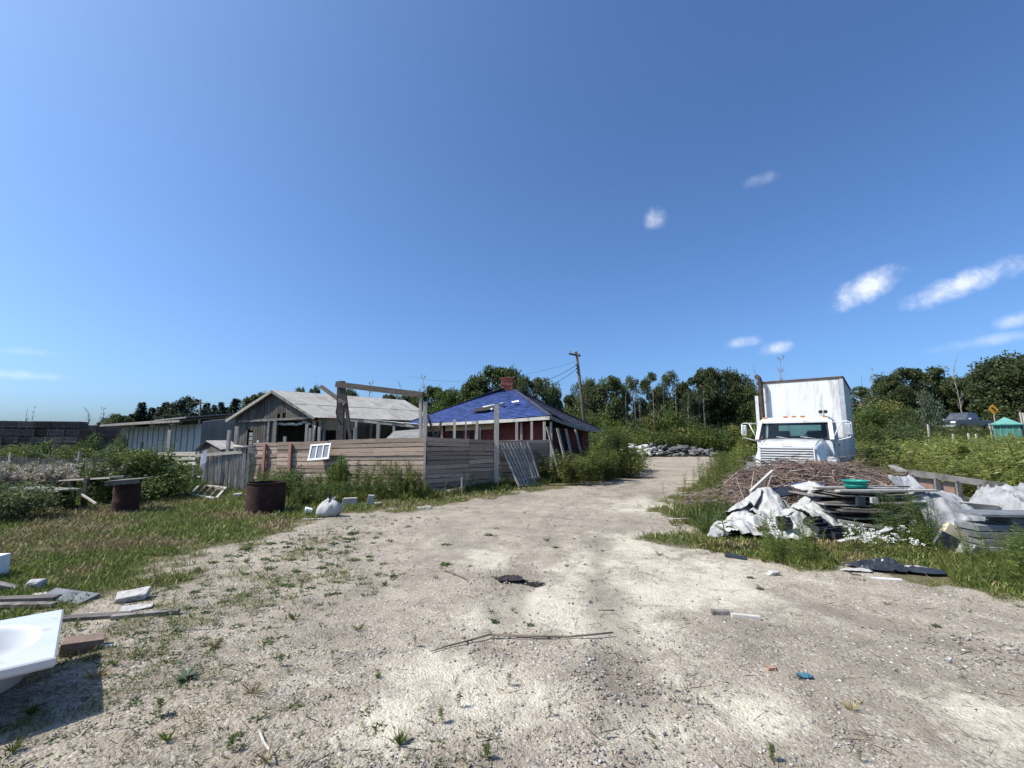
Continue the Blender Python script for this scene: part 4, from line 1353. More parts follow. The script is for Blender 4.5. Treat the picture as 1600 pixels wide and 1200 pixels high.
mat('bin_wood', (0.065, 0.052, 0.046), (0.15, 0.122, 0.105), 2.5, 0.9, bump=0.3, stretch=(1, 1, 8), objvar=0.45, islevar=0.2)
ROWN = ['top', 'second', 'third', 'fourth', 'bottom']
bin_me = None
COLN = ['first', 'second', 'third', 'fourth', 'fifth', 'sixth', 'seventh']
s0 = P(-12, 690, 37.0); s1 = P(127, 690, 38.5)
for c_ in range(6):
    q = lerp(s0, s1, (c_ + 0.5) / 6 + 0.0)
    g0 = Z(q.x, q.y) - 0.05
    for r in range(5):
        o = None
        if bin_me is None:
            o = make_bin(None).build('wooden_bin', MATS['bin_wood'], None, (0, 0, 0)); bin_me = o.data
        else:
            o = link('wooden_bin', bin_me)
        o.location = (q.x + R.uniform(-0.02, 0.02), q.y + R.uniform(-0.05, 0.05), g0 + 0.648 * (4 - r))
        o.scale = (0.975, 1.0, 1.07)
        o.rotation_euler = (0, 0, math.atan2(s1.y - s0.y, s1.x - s0.x) + R.uniform(-0.02, 0.02))
        tag(o, 'dark slatted wooden bin, %s row of the tall stack, %s column from the picture edge' % (ROWN[r], COLN[c_]), 'bin', 'wooden bins in the tall stack')
for c_ in range(4):
    q = P(134 + 14 * c_, 690, 52.0 + 1.2 * c_)
    g0 = Z(q.x, q.y)
    for r in range(5):
        o = link('wooden_bin', bin_me); o.location = (q.x, q.y, g0 + 0.66 * (4 - r)); o.scale = (1, 1, 1.09)
        o.rotation_euler = (0, 0, R.uniform(-0.02, 0.02))
        tag(o, 'brown wooden bin in the farther stack, %s row, %s column from the taller stack' % (ROWN[r], COLN[c_]), 'bin', 'wooden bins in the farther stack')
# ================================================================ BOX TRUCK
mat('truck_white', (0.58, 0.59, 0.58), (0.67, 0.67, 0.66), 1.5, 0.38, spec=0.4, coat=0.2, c3=(0.40, 0.37, 0.32), c3scale=2.6, c3amt=0.30)
mat('box_white', (0.62, 0.63, 0.63), (0.70, 0.70, 0.70), 0.9, 0.5, stretch=(3, 3, 0.5), c3=(0.44, 0.42, 0.385), c3scale=1.4, c3amt=0.36)
mat('aluminium', (0.42, 0.43, 0.44), (0.55, 0.56, 0.57), 6.0, 0.45, metal=0.5)
mat('rust_trim', (0.06, 0.035, 0.028), (0.12, 0.075, 0.06), 12.0, 0.9)
mat('exhaust', (0.035, 0.027, 0.024), (0.075, 0.055, 0.045), 7.0, 0.7, metal=0.3)
mat('black_trim', (0.018, 0.018, 0.02), (0.03, 0.03, 0.033), 5.0, 0.5)
mat('rubber', (0.02, 0.02, 0.02), (0.035, 0.034, 0.033), 12.0, 0.85)
mat('amber', (0.55, 0.16, 0.03), (0.65, 0.22, 0.05), 5.0, 0.3)
mat('cab_inside', (0.06, 0.075, 0.08), (0.09, 0.10, 0.105), 3.0, 0.9)


def glass_mat(name, tint, a):
    m, nt, N, L, out = _nodes(name)
    g = N.new('ShaderNodeBsdfGlossy'); g.inputs['Roughness'].default_value = 0.03
    t = N.new('ShaderNodeBsdfTransparent'); t.inputs['Color'].default_value = (*tint, 1)
    fr = N.new('ShaderNodeFresnel'); fr.inputs['IOR'].default_value = 1.5
    mr = N.new('ShaderNodeMapRange'); mr.inputs['To Min'].default_value = a; mr.inputs['To Max'].default_value = 1.0
    L.new(fr.outputs[0], mr.inputs['Value'])
    mx = N.new('ShaderNodeMixShader')
    L.new(mr.outputs[0], mx.inputs['Fac']); L.new(t.outputs[0], mx.inputs[1]); L.new(g.outputs[0], mx.inputs[2])
    L.new(mx.outputs[0], out.inputs['Surface'])
    MATS[name] = m
    return m


glass_mat('cab_glass', (0.50, 0.66, 0.66), 0.02)


def truck():
    o = Vector((9.5, 14.77, 0)); o.z = Z(o.x, o.y) - 0.02
    M = frame(o, (0.774, -0.633), (-0.633, -0.774))
    t = thing('box_truck', 'white box truck with a dark exhaust stack parked behind the brush pile', 'truck', o)
    W = MATS['truck_white']
    # cargo box: rounded front corners, panels, rails
    hw, zb, zt, Lb = 1.20, 1.02, 3.62, 4.4
    mb = MB(M)
    rr = 0.16
    arc = [(-hw, -rr)] + [(-hw + rr - rr * math.cos(a), -rr + rr * math.sin(a)) for a in (0.4, 0.8, 1.2, math.pi / 2)]
    out_ = [(-hw, -Lb)] + arc + [(hw - 0.02, 0), (hw, -0.03), (hw, -Lb)]
    mb.extrude([(x, y, zb) for x, y in out_], (0, 0, zt - zb)); mb.build('cargo_box', MATS['box_white'], t, bevel=0.012)
    # front panel standing a little proud, its left quarter rolled back
    mb = MB(M); mb.box((0.10, 0.008, (zb + zt) / 2 - 0.02), (1.98, 0.012, zt - zb - 0.14)); mb.build('front_panel', MATS['box_white'], t, bevel=0.004)
    for x in (-0.40, 0.42):
        mb = MB(M); mb.box((x, 0.016, (zb + zt) / 2 - 0.03), (0.022, 0.008, zt - zb - 0.2)); mb.build('panel_seam', MATS['box_white'], t)
    mb = MB(M); mb.box((0, 0.012, zt - 0.02), (2 * hw + 0.03, 0.06, 0.06)); mb.build('top_rail', MATS['rust_trim'], t)
    mb = MB(M); mb.box((hw + 0.012, -Lb / 2, zt - 0.02), (0.03, Lb, 0.08)); mb.build('top_rail', MATS['rust_trim'], t)
    mb = MB(M); mb.box((-hw - 0.012, -Lb / 2, zt - 0.02), (0.03, Lb, 0.08)); mb.build('top_rail', MATS['rust_trim'], t)
    mb = MB(M); mb.box((hw - 0.04, 0.012, (zb + zt) / 2 - 0.03), (0.11, 0.035, zt - zb - 0.08)); mb.build('corner_post', MATS['aluminium'], t)
    for k in range(5):
        mb = MB(M); mb.box((hw + 0.011, -0.45 - 0.85 * k, (zb + zt) / 2 - 0.04), (0.02, 0.05, zt - zb - 0.12)); mb.build('side_rib', MATS['aluminium'], t)
    mb = MB(M); mb.box((0, -Lb / 2, zb - 0.06), (2 * hw - 0.1, Lb, 0.10)); mb.build('sill', MATS['aluminium'], t)
    for x in (-0.42, 0.42):
        mb = MB(M); mb.box((x, -0.6, 0.82), (0.09, 7.2, 0.22)); mb.build('chassis_rail', MATS['black_trim'], t)
    # cab shell as lofted sections: y (forward), half width, z low, z high
    def loft(name, secs, m_, bev=0.03, close=True):
        mb = MB(M); mb.smooth = True
        rings = []
        for (y, hwl, hwh, zl, zh, ycap) in secs:
            r = 0.12 * (zh - zl) if zh - zl < 1 else 0.13
            ring = [(-hwl, y, zl), (-hwl, y, zl + (zh - zl) * 0.5), (-hwh, y + ycap, zh - r), (-hwh + r * 0.3, y + ycap, zh - r * 0.3), (-hwh + r, y + ycap, zh), (0, y + ycap, zh + 0.02), (hwh - r, y + ycap, zh), (hwh - r * 0.3, y + ycap, zh - r * 0.3), (hwh, y + ycap, zh - r), (hwl, y, zl + (zh - zl) * 0.5), (hwl, y, zl)]
            rings.append([mb.pt(p) for p in ring])
        n = len(rings[0])
        for a, b in zip(rings, rings[1:]):
            for i in range(n - 1):
                mb.face([a[i], b[i], b[i + 1], a[i + 1]])
            mb.face([a[n - 1], b[n - 1], b[0], a[0]])
        mb.smooth = False
        mb.face(rings[0]); mb.face(rings[-1][::-1])
        return mb.build(name, m_, t)
    # lower cab body and roof, leaving an open glasshouse between pillars
    loft('cab', [(0.40, 0.98, 0.98, 0.75, 1.66, 0), (1.2, 0.98, 0.97, 0.75, 1.66, 0), (1.98, 0.96, 0.93, 0.75, 1.66, 0)], W)
    loft('cab_roof', [(0.40, 0.93, 0.86, 2.16, 2.30, 0), (1.0, 0.93, 0.86, 2.17, 2.335, 0), (1.52, 0.925, 0.85, 2.16, 2.30, 0), (1.66, 0.92, 0.86, 2.14, 2.20, 0)], W)
    for sx in (-1, 1):
        mb = MB(M); mb.bar((sx * 0.935, 2.0, 1.62), (sx * 0.885, 1.60, 2.18), 0.10, 0.10, jit=0.0); mb.build('pillar', W, t)
        mb = MB(M); mb.bar((sx * 0.95, 0.46, 1.62), (sx * 0.90, 0.46, 2.2), 0.10, 0.12); mb.build('pillar', W, t)
        # doors proud of the body
        mb = MB(M); mb.box((sx * 0.985, 1.18, 1.20), (0.03, 1.12, 0.84)); d = mb.build('door', W, t, bevel=0.01)
        mb = MB(M); mb.box((sx * 1.01, 0.74, 1.48), (0.03, 0.14, 0.05)); mb.build('handle', MATS['black_trim'], d)
        mb = MB(M); mb.hexa([(sx * 0.945, 0.56, 1.67), (sx * 0.945, 1.90, 1.67), (sx * 0.935, 1.90, 1.67), (sx * 0.935, 0.56, 1.67)], [(sx * 0.90, 0.56, 2.15), (sx * 0.90, 1.62, 2.15), (sx * 0.89, 1.62, 2.15), (sx * 0.89, 0.56, 2.15)]); mb.build('side_window', MATS['cab_glass'], t)
    # windscreen with rounded corners and black seal
    def ws(u, v, off=0.0):   # u -1..1, v 0..1
        y = 2.02 - 0.40 * v + off * 0.8; z = 1.66 + 0.50 * v + off * 0.6
        return (u * (0.90 - 0.05 * v), y - 0.10 * u * u, z)
    def ring_pts(k, off):
        pts = []
        for cx, cy, a0 in ((0.92, 0.86, 0), (-0.92, 0.86, 90), (-0.92, 0.14, 180), (0.92, 0.14, 270)):
            for a in (0, 30, 60, 90):
                an = rad(a0 + a)
                pts.append(ws((cx + 0.06 * math.cos(an)) * k, 0.5 + (cy + 0.12 * math.sin(an) - 0.5) * k, off))
        return pts
    mb = MB(M); a = [mb.pt(p) for p in ring_pts(1.0, 0.02)]; b = [mb.pt(p) for p in ring_pts(0.945, 0.025)]; n = len(a)
    for i in range(n):
        j = (i + 1) % n; mb.face([a[i], a[j], b[j], b[i]])
    mb.build('window_seal', MATS['black_trim'], t)
    mb = MB(M); nu = 10; top = []; bot = []
    g = [[mb.pt(ws(-0.93 + 1.86 * i / nu, 0.04 + 0.92 * j / 4, 0.018)) for i in range(nu + 1)] for j in range(5)]
    for j in range(4):
        for i in range(nu):
            mb.face([g[j][i], g[j][i + 1], g[j + 1][i + 1], g[j + 1][i]])
    mb.smooth = True
    mb.build('windscreen', MATS['cab_glass'], t)
    # white surround closing the glass to roof, cowl and pillars
    mb = MB(M); c = [mb.pt(p) for p in ring_pts(1.0, 0.012)]
    outer = []
    for p in ring_pts(1.0, 0.012):
        u = p[0]; outer.append(mb.pt((p[0] * 1.06, p[1] - 0.03, p[2] + (0.06 if p[2] > 1.92 else -0.06))))
    for i in range(n):
        j = (i + 1) % n; mb.face([outer[i], outer[j], c[j], c[i]])
    mb.build('window_surround', W, t)
    # inside: rear wall with window, seats, wheel
    mb = MB(M)
    for (x0, x1, z0, z1) in ((-0.9, -0.58, 1.6, 2.2), (0.58, 0.9, 1.6, 2.2), (-0.58, 0.58, 1.6, 1.76), (-0.58, 0.58, 2.10, 2.2)):
        mb.box(((x0 + x1) / 2, 0.47, (z0 + z1) / 2), (x1 - x0, 0.04, z1 - z0))
    mb.build('rear_wall', MATS['cab_inside'], t)
    mb = MB(M); mb.box((0, 0.45, 1.93), (1.16, 0.01, 0.34)); mb.build('rear_window', MATS['cab_glass'], t)
    for x in (-0.48, 0.45):
        mb = MB(M); mb.box((x, 0.68, 1.62), (0.48, 0.14, 0.6)); mb.build('seat', MATS['black_trim'], t, bevel=0.05)
    mb = MB(M); mb.box((0, 1.82, 1.655), (1.8, 0.34, 0.05)); mb.build('dashboard', MATS['black_trim'], t)
    mb = MB(M)
    q = [(0.45 + 0.21 * math.cos(a), 1.46 + 0.07 * math.sin(a), 1.72 + 0.17 * math.sin(a)) for a in np.linspace(0, 2 * math.pi, 17)]
    mb.tube(q, 0.015, 6, caps=False); mb.build('steering_wheel', MATS['black_trim'], t)
    # hood: sloping, narrower than the fenders, with creased shoulders
    loft('hood', [(1.98, 0.88, 0.80, 0.85, 1.66, 0), (2.5, 0.84, 0.76, 0.85, 1.60, 0), (3.1, 0.79, 0.70, 0.85, 1.51, 0), (3.32, 0.76, 0.68, 0.85, 1.45, 0), (3.38, 0.74, 0.66, 0.86, 1.38, 0)], W)
    for sx in (-0.68, 0.68):
        mb = MB(M); mb.tube([(sx, 2.05, 1.655), (sx * 0.96, 2.6, 1.60), (sx * 0.93, 3.15, 1.50), (sx * 0.92, 3.30, 1.43)], 0.012, 6); mb.build('hood_crease', MATS['black_trim'] if False else W, t)
    # grille
    mb = MB(M); mb.box((0, 3.392, 1.17), (1.22, 0.03, 0.50)); g_ = mb.build('grille', MATS['black_trim'], t)
    for k in range(8):
        mb = MB(M); mb.box((0, 3.418, 0.96 + 0.066 * k), (1.20, 0.03, 0.036)); mb.build('grille_bar', W, g_)
    for sx in (-0.625, 0.625):
        mb = MB(M); mb.box((sx, 3.405, 1.17), (0.035, 0.05, 0.54)); mb.build('grille_side', W, g_)
    mb = MB(M); mb.box((0, 3.405, 1.435), (1.28, 0.05, 0.035)); mb.build('grille_top', W, g_)
    mb = MB(M); mb.box((0, 3.36, 1.50), (0.24, 0.03, 0.02)); mb.build('hood_badge', MATS['aluminium'], t)
    # fenders: arched, swept over the wheels
    for sx in (-1, 1):
        mb = MB(M); mb.smooth = True
        rings = []
        for k in range(9):
            a = math.pi * k / 8
            y = 2.62 + 0.66 * math.cos(a); z = 0.56 + 0.60 * math.sin(a)
            rin = (2.62 + 0.54 * math.cos(a), 0.56 + 0.48 * math.sin(a))
            rings.append([mb.pt((sx * 0.74, y, z + 0.05)), mb.pt((sx * 0.98, y, z + 0.02)), mb.pt((sx * 1.09, y, z - 0.05)), mb.pt((sx * 1.12, rin[0], rin[1] - 0.02)), mb.pt((sx * 0.74, rin[0], rin[1]))])
        for a, b in zip(rings, rings[1:]):
            for i in range(4):
                mb.face([a[i], a[i + 1], b[i + 1], b[i]])
        mb.build('fender', W, t)
        mb = MB(M); mb.box((sx * 0.86, 3.30, 0.92), (0.28, 0.06, 0.2)); mb.build('headlight', MATS['dusty_glass'], t, bevel=0.02)
        for yy, nm in ((2.62, 0.9), (-2.9, 0.86)):
            c = Vector((sx * nm, yy, 0.48))
            Mw = M @ Matrix.Translation(c) @ Matrix.Rotation(math.pi / 2, 4, 'Y')
            mb = MB(Mw); mb.lathe((0, 0, 0), [(0.28, -0.12), (0.44, -0.13), (0.48, -0.09), (0.48, 0.09), (0.44, 0.13), (0.28, 0.12)], 24); w_ = mb.build('wheel', MATS['rubber'], t)
            mb = MB(Mw); mb.lathe((0, 0, 0), [(0.02, -0.05), (0.20, -0.06), (0.29, -0.10), (0.29, 0.10), (0.20, 0.06), (0.02, 0.05)], 18, capb=True, capt=True); mb.build('rim', MATS['aluminium'], w_)
        # mirror: loop bracket with a tall glass
        mb = MB(M); mb.tube([(sx * 0.93, 1.75, 2.13), (sx * 1.30, 1.86, 2.15), (sx * 1.38, 1.86, 2.12), (sx * 1.39, 1.86, 1.80), (sx * 1.34, 1.86, 1.70), (sx * 0.97, 1.85, 1.60)], 0.018, 6); mb.build('mirror_bracket', W, t)
        mb = MB(M); mb.tube([(sx * 0.95, 1.95, 1.64), (sx * 1.16, 1.88, 2.13)], 0.016, 6); mb.build('mirror_bracket', W, t)
        mb = MB(M); mb.box((sx * 1.31, 1.86, 1.93), (0.13, 0.07, 0.32)); mi = mb.build('mirror', MATS['aluminium'], t, bevel=0.015)
        mb = MB(M); mb.box((sx * 1.31, 1.82, 1.93), (0.11, 0.01, 0.29)); mb.build('mirror_glass', MATS['dark_glass'], mi)
    mb = MB(M); mb.box((0, 3.42, 0.62), (2.1, 0.14, 0.26)); mb.build('bumper', MATS['aluminium'], t, bevel=0.03)
    # roof lamps and air horn
    for x in (-0.78, -0.22, 0.0, 0.22, 0.78):
        mb = MB(M); mb.box((x, 1.52, 2.335 if abs(x) < 0.5 else 2.31), (0.12, 0.08, 0.035)); mb.build('marker_light', MATS['amber'], t, bevel=0.008)
    for x in (0.68, 0.80):
        mb = MB(M); mb.tube([(x, 1.25, 2.45), (x, 1.4, 2.45), (x, 1.5, 2.45)], [0.015, 0.02, 0.055], 10); mb.build('air_horn', MATS['black_trim'], t)
    mb = MB(M); mb.bar((0.74, 1.3, 2.32), (0.74, 1.3, 2.45), 0.05, 0.04); mb.build('horn_bracket', W, t)
    # wipers
    for x0, x1 in ((-0.10, -0.42), (0.55, 0.18)):
        mb = MB(M); mb.tube([(x0, 2.045, 1.67), ((x0 + x1) / 2, 2.03, 1.70), (x1, 2.015, 1.725)], 0.010, 6); mb.build('wiper', MATS['aluminium'], t)
    # exhaust stack behind the left corner of the cab
    mb = MB(M); mb.tube([(-1.06, 0.22, 0.7), (-1.06, 0.22, 2.05), (-1.06, 0.22, 2.1), (-1.07, 0.22, 3.62), (-1.10, 0.20, 3.74), (-1.20, 0.16, 3.84)], [0.10, 0.10, 0.075, 0.072, 0.072, 0.07], 12); mb.build('exhaust_stack', MATS['exhaust'], t)
    mb = MB(M); mb.box((-1.06, 0.17, 3.1), (0.06, 0.12, 0.05)); mb.build('stack_bracket', MATS['exhaust'], t)
    mb = MB(M); mb.box((-1.24, 0.06, 2.2), (0.10, 0.03, 1.9)); mb.build('vertical_trim', W, t)
    mb = MB(M); mb.box((-1.02, 0.75, 0.95), (0.24, 0.9, 0.5)); mb.build('side_tank', W, t, bevel=0.06)


truck()

# ================================================================ PICK-UP ON THE FAR ROAD
mat('pickup_paint', (0.045, 0.05, 0.06), (0.06, 0.066, 0.078), 2.0, 0.28, spec=0.5, coat=0.5)
def pickup():
    c = P(1506, 676, 43.5); c.z = Z(c.x, c.y)
    f = Vector((-0.95, -0.30, 0))
    u = Vector((f.y, -f.x, 0)) * -1
    M = frame(c, u, f)
    t = thing('pickup_truck', 'dark grey crew cab pickup truck parked on the raised road beyond the bushes', 'pickup truck', c)
    B = MATS['pickup_paint']
    prof = [(-2.75, 0.55), (-2.75, 1.08), (-0.95, 1.10), (-0.80, 1.12), (1.05, 1.10), (2.45, 1.02), (2.72, 0.90), (2.75, 0.50)]
    mb = MB(M); mb.extrude([(-0.95, y, z) for y, z in prof], (1.9, 0, 0)); mb.build('body', B, t, bevel=0.05)
    mb = MB(M)
    lo = [(-0.90, -0.95, 1.10), (0.90, -0.95, 1.10), (0.90, 1.10, 1.10), (-0.90, 1.10, 1.10)]; hi = [(-0.72, -0.75, 1.80), (0.72, -0.75, 1.80), (0.72, 0.35, 1.83), (-0.72, 0.35, 1.83)]
    mb.hexa(lo, hi); mb.build('cab', B, t, bevel=0.06)
    for sx in (-1, 1):
        for (y0, y1, t0, t1) in ((-0.80, -0.08, -0.66, -0.08), (0.02, 0.86, 0.02, 0.36)):
            mb = MB(M); x0, x1 = sx * 0.895, sx * 0.765
            mb.hexa([(x0, y0, 1.17), (x0, y1, 1.17), (x0 - sx * 0.02, y1, 1.17), (x0 - sx * 0.02, y0, 1.17)], [(x1, t0, 1.70), (x1, t1, 1.70), (x1 - sx * 0.02, t1, 1.70), (x1 - sx * 0.02, t0, 1.70)])
            mb.build('side_window', MATS['dark_glass'], t)
        mb = MB(M); mb.box((sx * 1.04, 0.85, 1.18), (0.2, 0.12, 0.16)); mb.build('mirror', MATS['aluminium'], t, bevel=0.03)
        mb = MB(M); mb.box((sx * 0.72, 2.72, 0.86), (0.36, 0.08, 0.16)); mb.build('headlight', MATS['white_paint'], t)
        for yy in (1.85, -1.75):
            Mw = M @ Matrix.Translation((sx * 0.86, yy, 0.38)) @ Matrix.Rotation(math.pi / 2, 4, 'Y')
            mb = MB(Mw); mb.lathe((0, 0, 0), [(0.22, -0.12), (0.36, -0.12), (0.38, -0.08), (0.38, 0.08), (0.36, 0.12), (0.22, 0.12)], 20); w_ = mb.build('wheel', MATS['rubber'], t)
            mb = MB(Mw); mb.lathe((0, 0, 0), [(0.02, -0.09), (0.22, -0.1), (0.22, 0.1), (0.02, 0.09)], 14, capb=True, capt=True); mb.build('rim', MATS['aluminium'], w_)
    mb = MB(M); mb.hexa([(-0.82, 1.06, 1.13), (0.82, 1.06, 1.13), (0.82, 1.10, 1.13), (-0.82, 1.10, 1.13)], [(-0.68, 0.34, 1.77), (0.68, 0.34, 1.77), (0.68, 0.40, 1.77), (-0.68, 0.40, 1.77)]); mb.build('windscreen', MATS['dark_glass'], t)
    mb = MB(M); mb.box((0, 2.77, 0.78), (1.0, 0.05, 0.26)); mb.build('grille', MATS['black_trim'], t)
    mb = MB(M); mb.box((0, 2.80, 0.52), (1.85, 0.12, 0.2)); mb.build('bumper', MATS['aluminium'], t)


pickup()

# ================================================================ TEAL KIOSK, SIGN, POSTS ON THE BANK
mat('teal_panel', (0.04, 0.16, 0.135), (0.06, 0.21, 0.18), 3.0, 0.6)
mat('teal_roof', (0.09, 0.25, 0.21), (0.14, 0.33, 0.28), 3.0, 0.5)
mat('sign_orange', (0.70, 0.30, 0.02), (0.80, 0.40, 0.04), 4.0, 0.5)
k0 = P(1576, 690, 33.0); k0.z = Z(k0.x, k0.y)
ks = thing('teal_kiosk', 'small teal shed with a pyramid roof on the weedy bank', 'shed', k0)
zt = P(1576, 664, 33.0).z; za = P(1573, 651.5, 33.0).z
ku = Vector((k0.y, -k0.x, 0)).normalized(); kf = Vector((-k0.x, -k0.y, 0)).normalized()
KM = frame(Vector((k0.x, k0.y, 0)), ku, kf)
mb = MB(KM); q = ((-0.68, -0.68), (0.68, -0.68), (0.68, 0.68), (-0.68, 0.68)); mb.hexa([(a, b, k0.z - 0.1) for a, b in q], [(a, b, zt - 0.03) for a, b in q]); mb.build('wall', MATS['teal_panel'], ks)
for k in range(5):
    mb = MB(KM); mb.box((-0.6 + 0.3 * k, 0.695, (k0.z + zt) / 2), (0.04, 0.03, zt - k0.z - 0.1)); mb.build('batten', MATS['teal_roof'], ks)
cs = [(a * 0.84, b * 0.84, zt) for a, b in ((-1, -1), (1, -1), (1, 1), (-1, 1))]
mb = MB(KM)
for i in range(4): mb.poly([cs[i], cs[(i + 1) % 4], (-0.06, 0, za)])
mb.poly(cs[::-1]); mb.build('roof', MATS['teal_roof'], ks)
for i in range(4):
    mb = MB(KM); mb.bar(cs[i], cs[(i + 1) % 4], 0.04, 0.08); mb.build('eave_trim', MATS['teal_panel'], ks)
sg = P(1552.5, 640, 38.0); b = Vector((sg.x, sg.y, Z(sg.x, sg.y)))
sn = thing('road_sign', 'orange diamond road sign with a black arrow on the raised road', 'road sign', b)
mb = MB(); mb.bar(b, sg + Vector((0, 0.03, 0)), 0.08, 0.05); mb.build('post', MATS['post_wood'], sn)
s_ = 0.45
mb = MB(); mb.extrude([sg + Vector((0, 0, s_)), sg + Vector((-s_, 0, 0)), sg + Vector((0, 0, -s_)), sg + Vector((s_, 0, 0))], (0, 0.015, 0)); pl = mb.build('sign_plate', MATS['sign_orange'], sn)
mb = MB(); q = sg + Vector((0, -0.02, 0)); mb.bar(q + Vector((0.08, 0, -0.22)), q + Vector((0.08, 0, 0.02)), 0.08, 0.01, up=(0, 1, 0)); mb.bar(q + Vector((0.11, 0, 0.0)), q + Vector((-0.08, 0, 0.12)), 0.08, 0.012, up=(0, 1, 0))
mb.extrude([q + Vector((-0.22, -0.008, 0.20)), q + Vector((-0.14, -0.008, 0.02)), q + Vector((-0.03, -0.008, 0.18))], (0, 0.01, 0)); mb.build('arrow', MATS['black_trim'], pl)
for px, pt, pbm, y, lean, lab in [(1546, 662, 684, 34.5, -0.12, 'wooden post left of the teal shed, first of the pair under the sign'), (1550.5, 661, 680, 35.0, -0.12, 'wooden post under the orange sign'), (1594, 644, 668, 33.0, -0.12, 'wooden post rising behind the right of the teal shed'),
                            (1598.5, 645, 668, 33.4, -0.1, 'outermost wooden post right of the teal shed'), (1450, 663, 680, 30.0, 0.02, 'white fence stake in the weeds before the pickup truck'), (1513, 677, 682, 31.0, 0, 'short grey stake under the pickup truck'),
                            (1525, 678, 684, 31.0, 0, 'short stake in the weeds behind the pickup tail'), (1489, 678, 684, 31.0, 0, 'short stake in the weeds before the pickup front wheel')]:
    a = P(px, pt, y); g = gp(a.x - lean, a.y)
    mb = MB(); mb.bar(g, a, 0.09, 0.09)
    tag(mb.build('bank_post', MATS['pale_post' if px == 1450 else 'post_wood']), lab, 'post', 'posts on the weedy bank')
# ================================================================ FOLIAGE TOOLS
leaf_mat('leaf_dark', (0.050, 0.072, 0.030), (0.095, 0.122, 0.046), (0.15, 0.175, 0.07), trans=0.45)
leaf_mat('leaf_mid', (0.044, 0.074, 0.018), (0.086, 0.126, 0.032), (0.15, 0.185, 0.056), trans=0.42)
leaf_mat('leaf_olive', (0.085, 0.10, 0.024), (0.155, 0.165, 0.038), (0.24, 0.23, 0.07), trans=0.38)
leaf_mat('leaf_bright', (0.075, 0.115, 0.018), (0.14, 0.195, 0.034), (0.24, 0.28, 0.07), trans=0.38)
leaf_mat('leaf_lime', (0.17, 0.205, 0.045), (0.33, 0.365, 0.09), (0.50, 0.51, 0.21), trans=0.5)
leaf_mat('leaf_conifer', (0.016, 0.030, 0.017), (0.034, 0.054, 0.028), (0.06, 0.08, 0.042), trans=0.25)
leaf_mat('leaf_silver', (0.07, 0.10, 0.06), (0.13, 0.17, 0.10), (0.22, 0.26, 0.17))
leaf_mat('leaf_weed', (0.065, 0.105, 0.019), (0.135, 0.18, 0.035), (0.23, 0.255, 0.068), trans=0.38)
leaf_mat('leaf_dry', (0.17, 0.135, 0.06), (0.28, 0.225, 0.105), (0.40, 0.34, 0.19), rough=0.8, trans=0.15)
leaf_mat('straw', (0.28, 0.22, 0.12), (0.42, 0.34, 0.20), (0.52, 0.45, 0.30), rough=0.8, trans=0.15)
leaf_mat('petal_white', (0.62, 0.60, 0.52), (0.75, 0.74, 0.68), (0.82, 0.82, 0.78), rough=0.8, trans=0.2)
leaf_mat('seed_fluff', (0.42, 0.36, 0.28), (0.56, 0.50, 0.41), (0.68, 0.63, 0.54), rough=0.9, trans=0.2)
leaf_mat('petal_yellow', (0.55, 0.42, 0.04), (0.65, 0.52, 0.07), rough=0.8, trans=0.2)
mat('bark', (0.075, 0.06, 0.048), (0.16, 0.135, 0.11), 6.0, 0.9, bump=0.4, stretch=(3, 3, 0.6), objvar=0.2)
mat('pale_bark', (0.20, 0.18, 0.15), (0.34, 0.31, 0.27), 6.0, 0.9, bump=0.3, stretch=(3, 3, 0.6), objvar=0.15)
mat('stem_green', (0.06, 0.09, 0.025), (0.11, 0.13, 0.04), 6.0, 0.8)
mat('stem_brown', (0.11, 0.075, 0.045), (0.18, 0.13, 0.08), 6.0, 0.85)


def unit(v):
    return v / np.maximum(np.linalg.norm(v, axis=-1, keepdims=True), 1e-9)


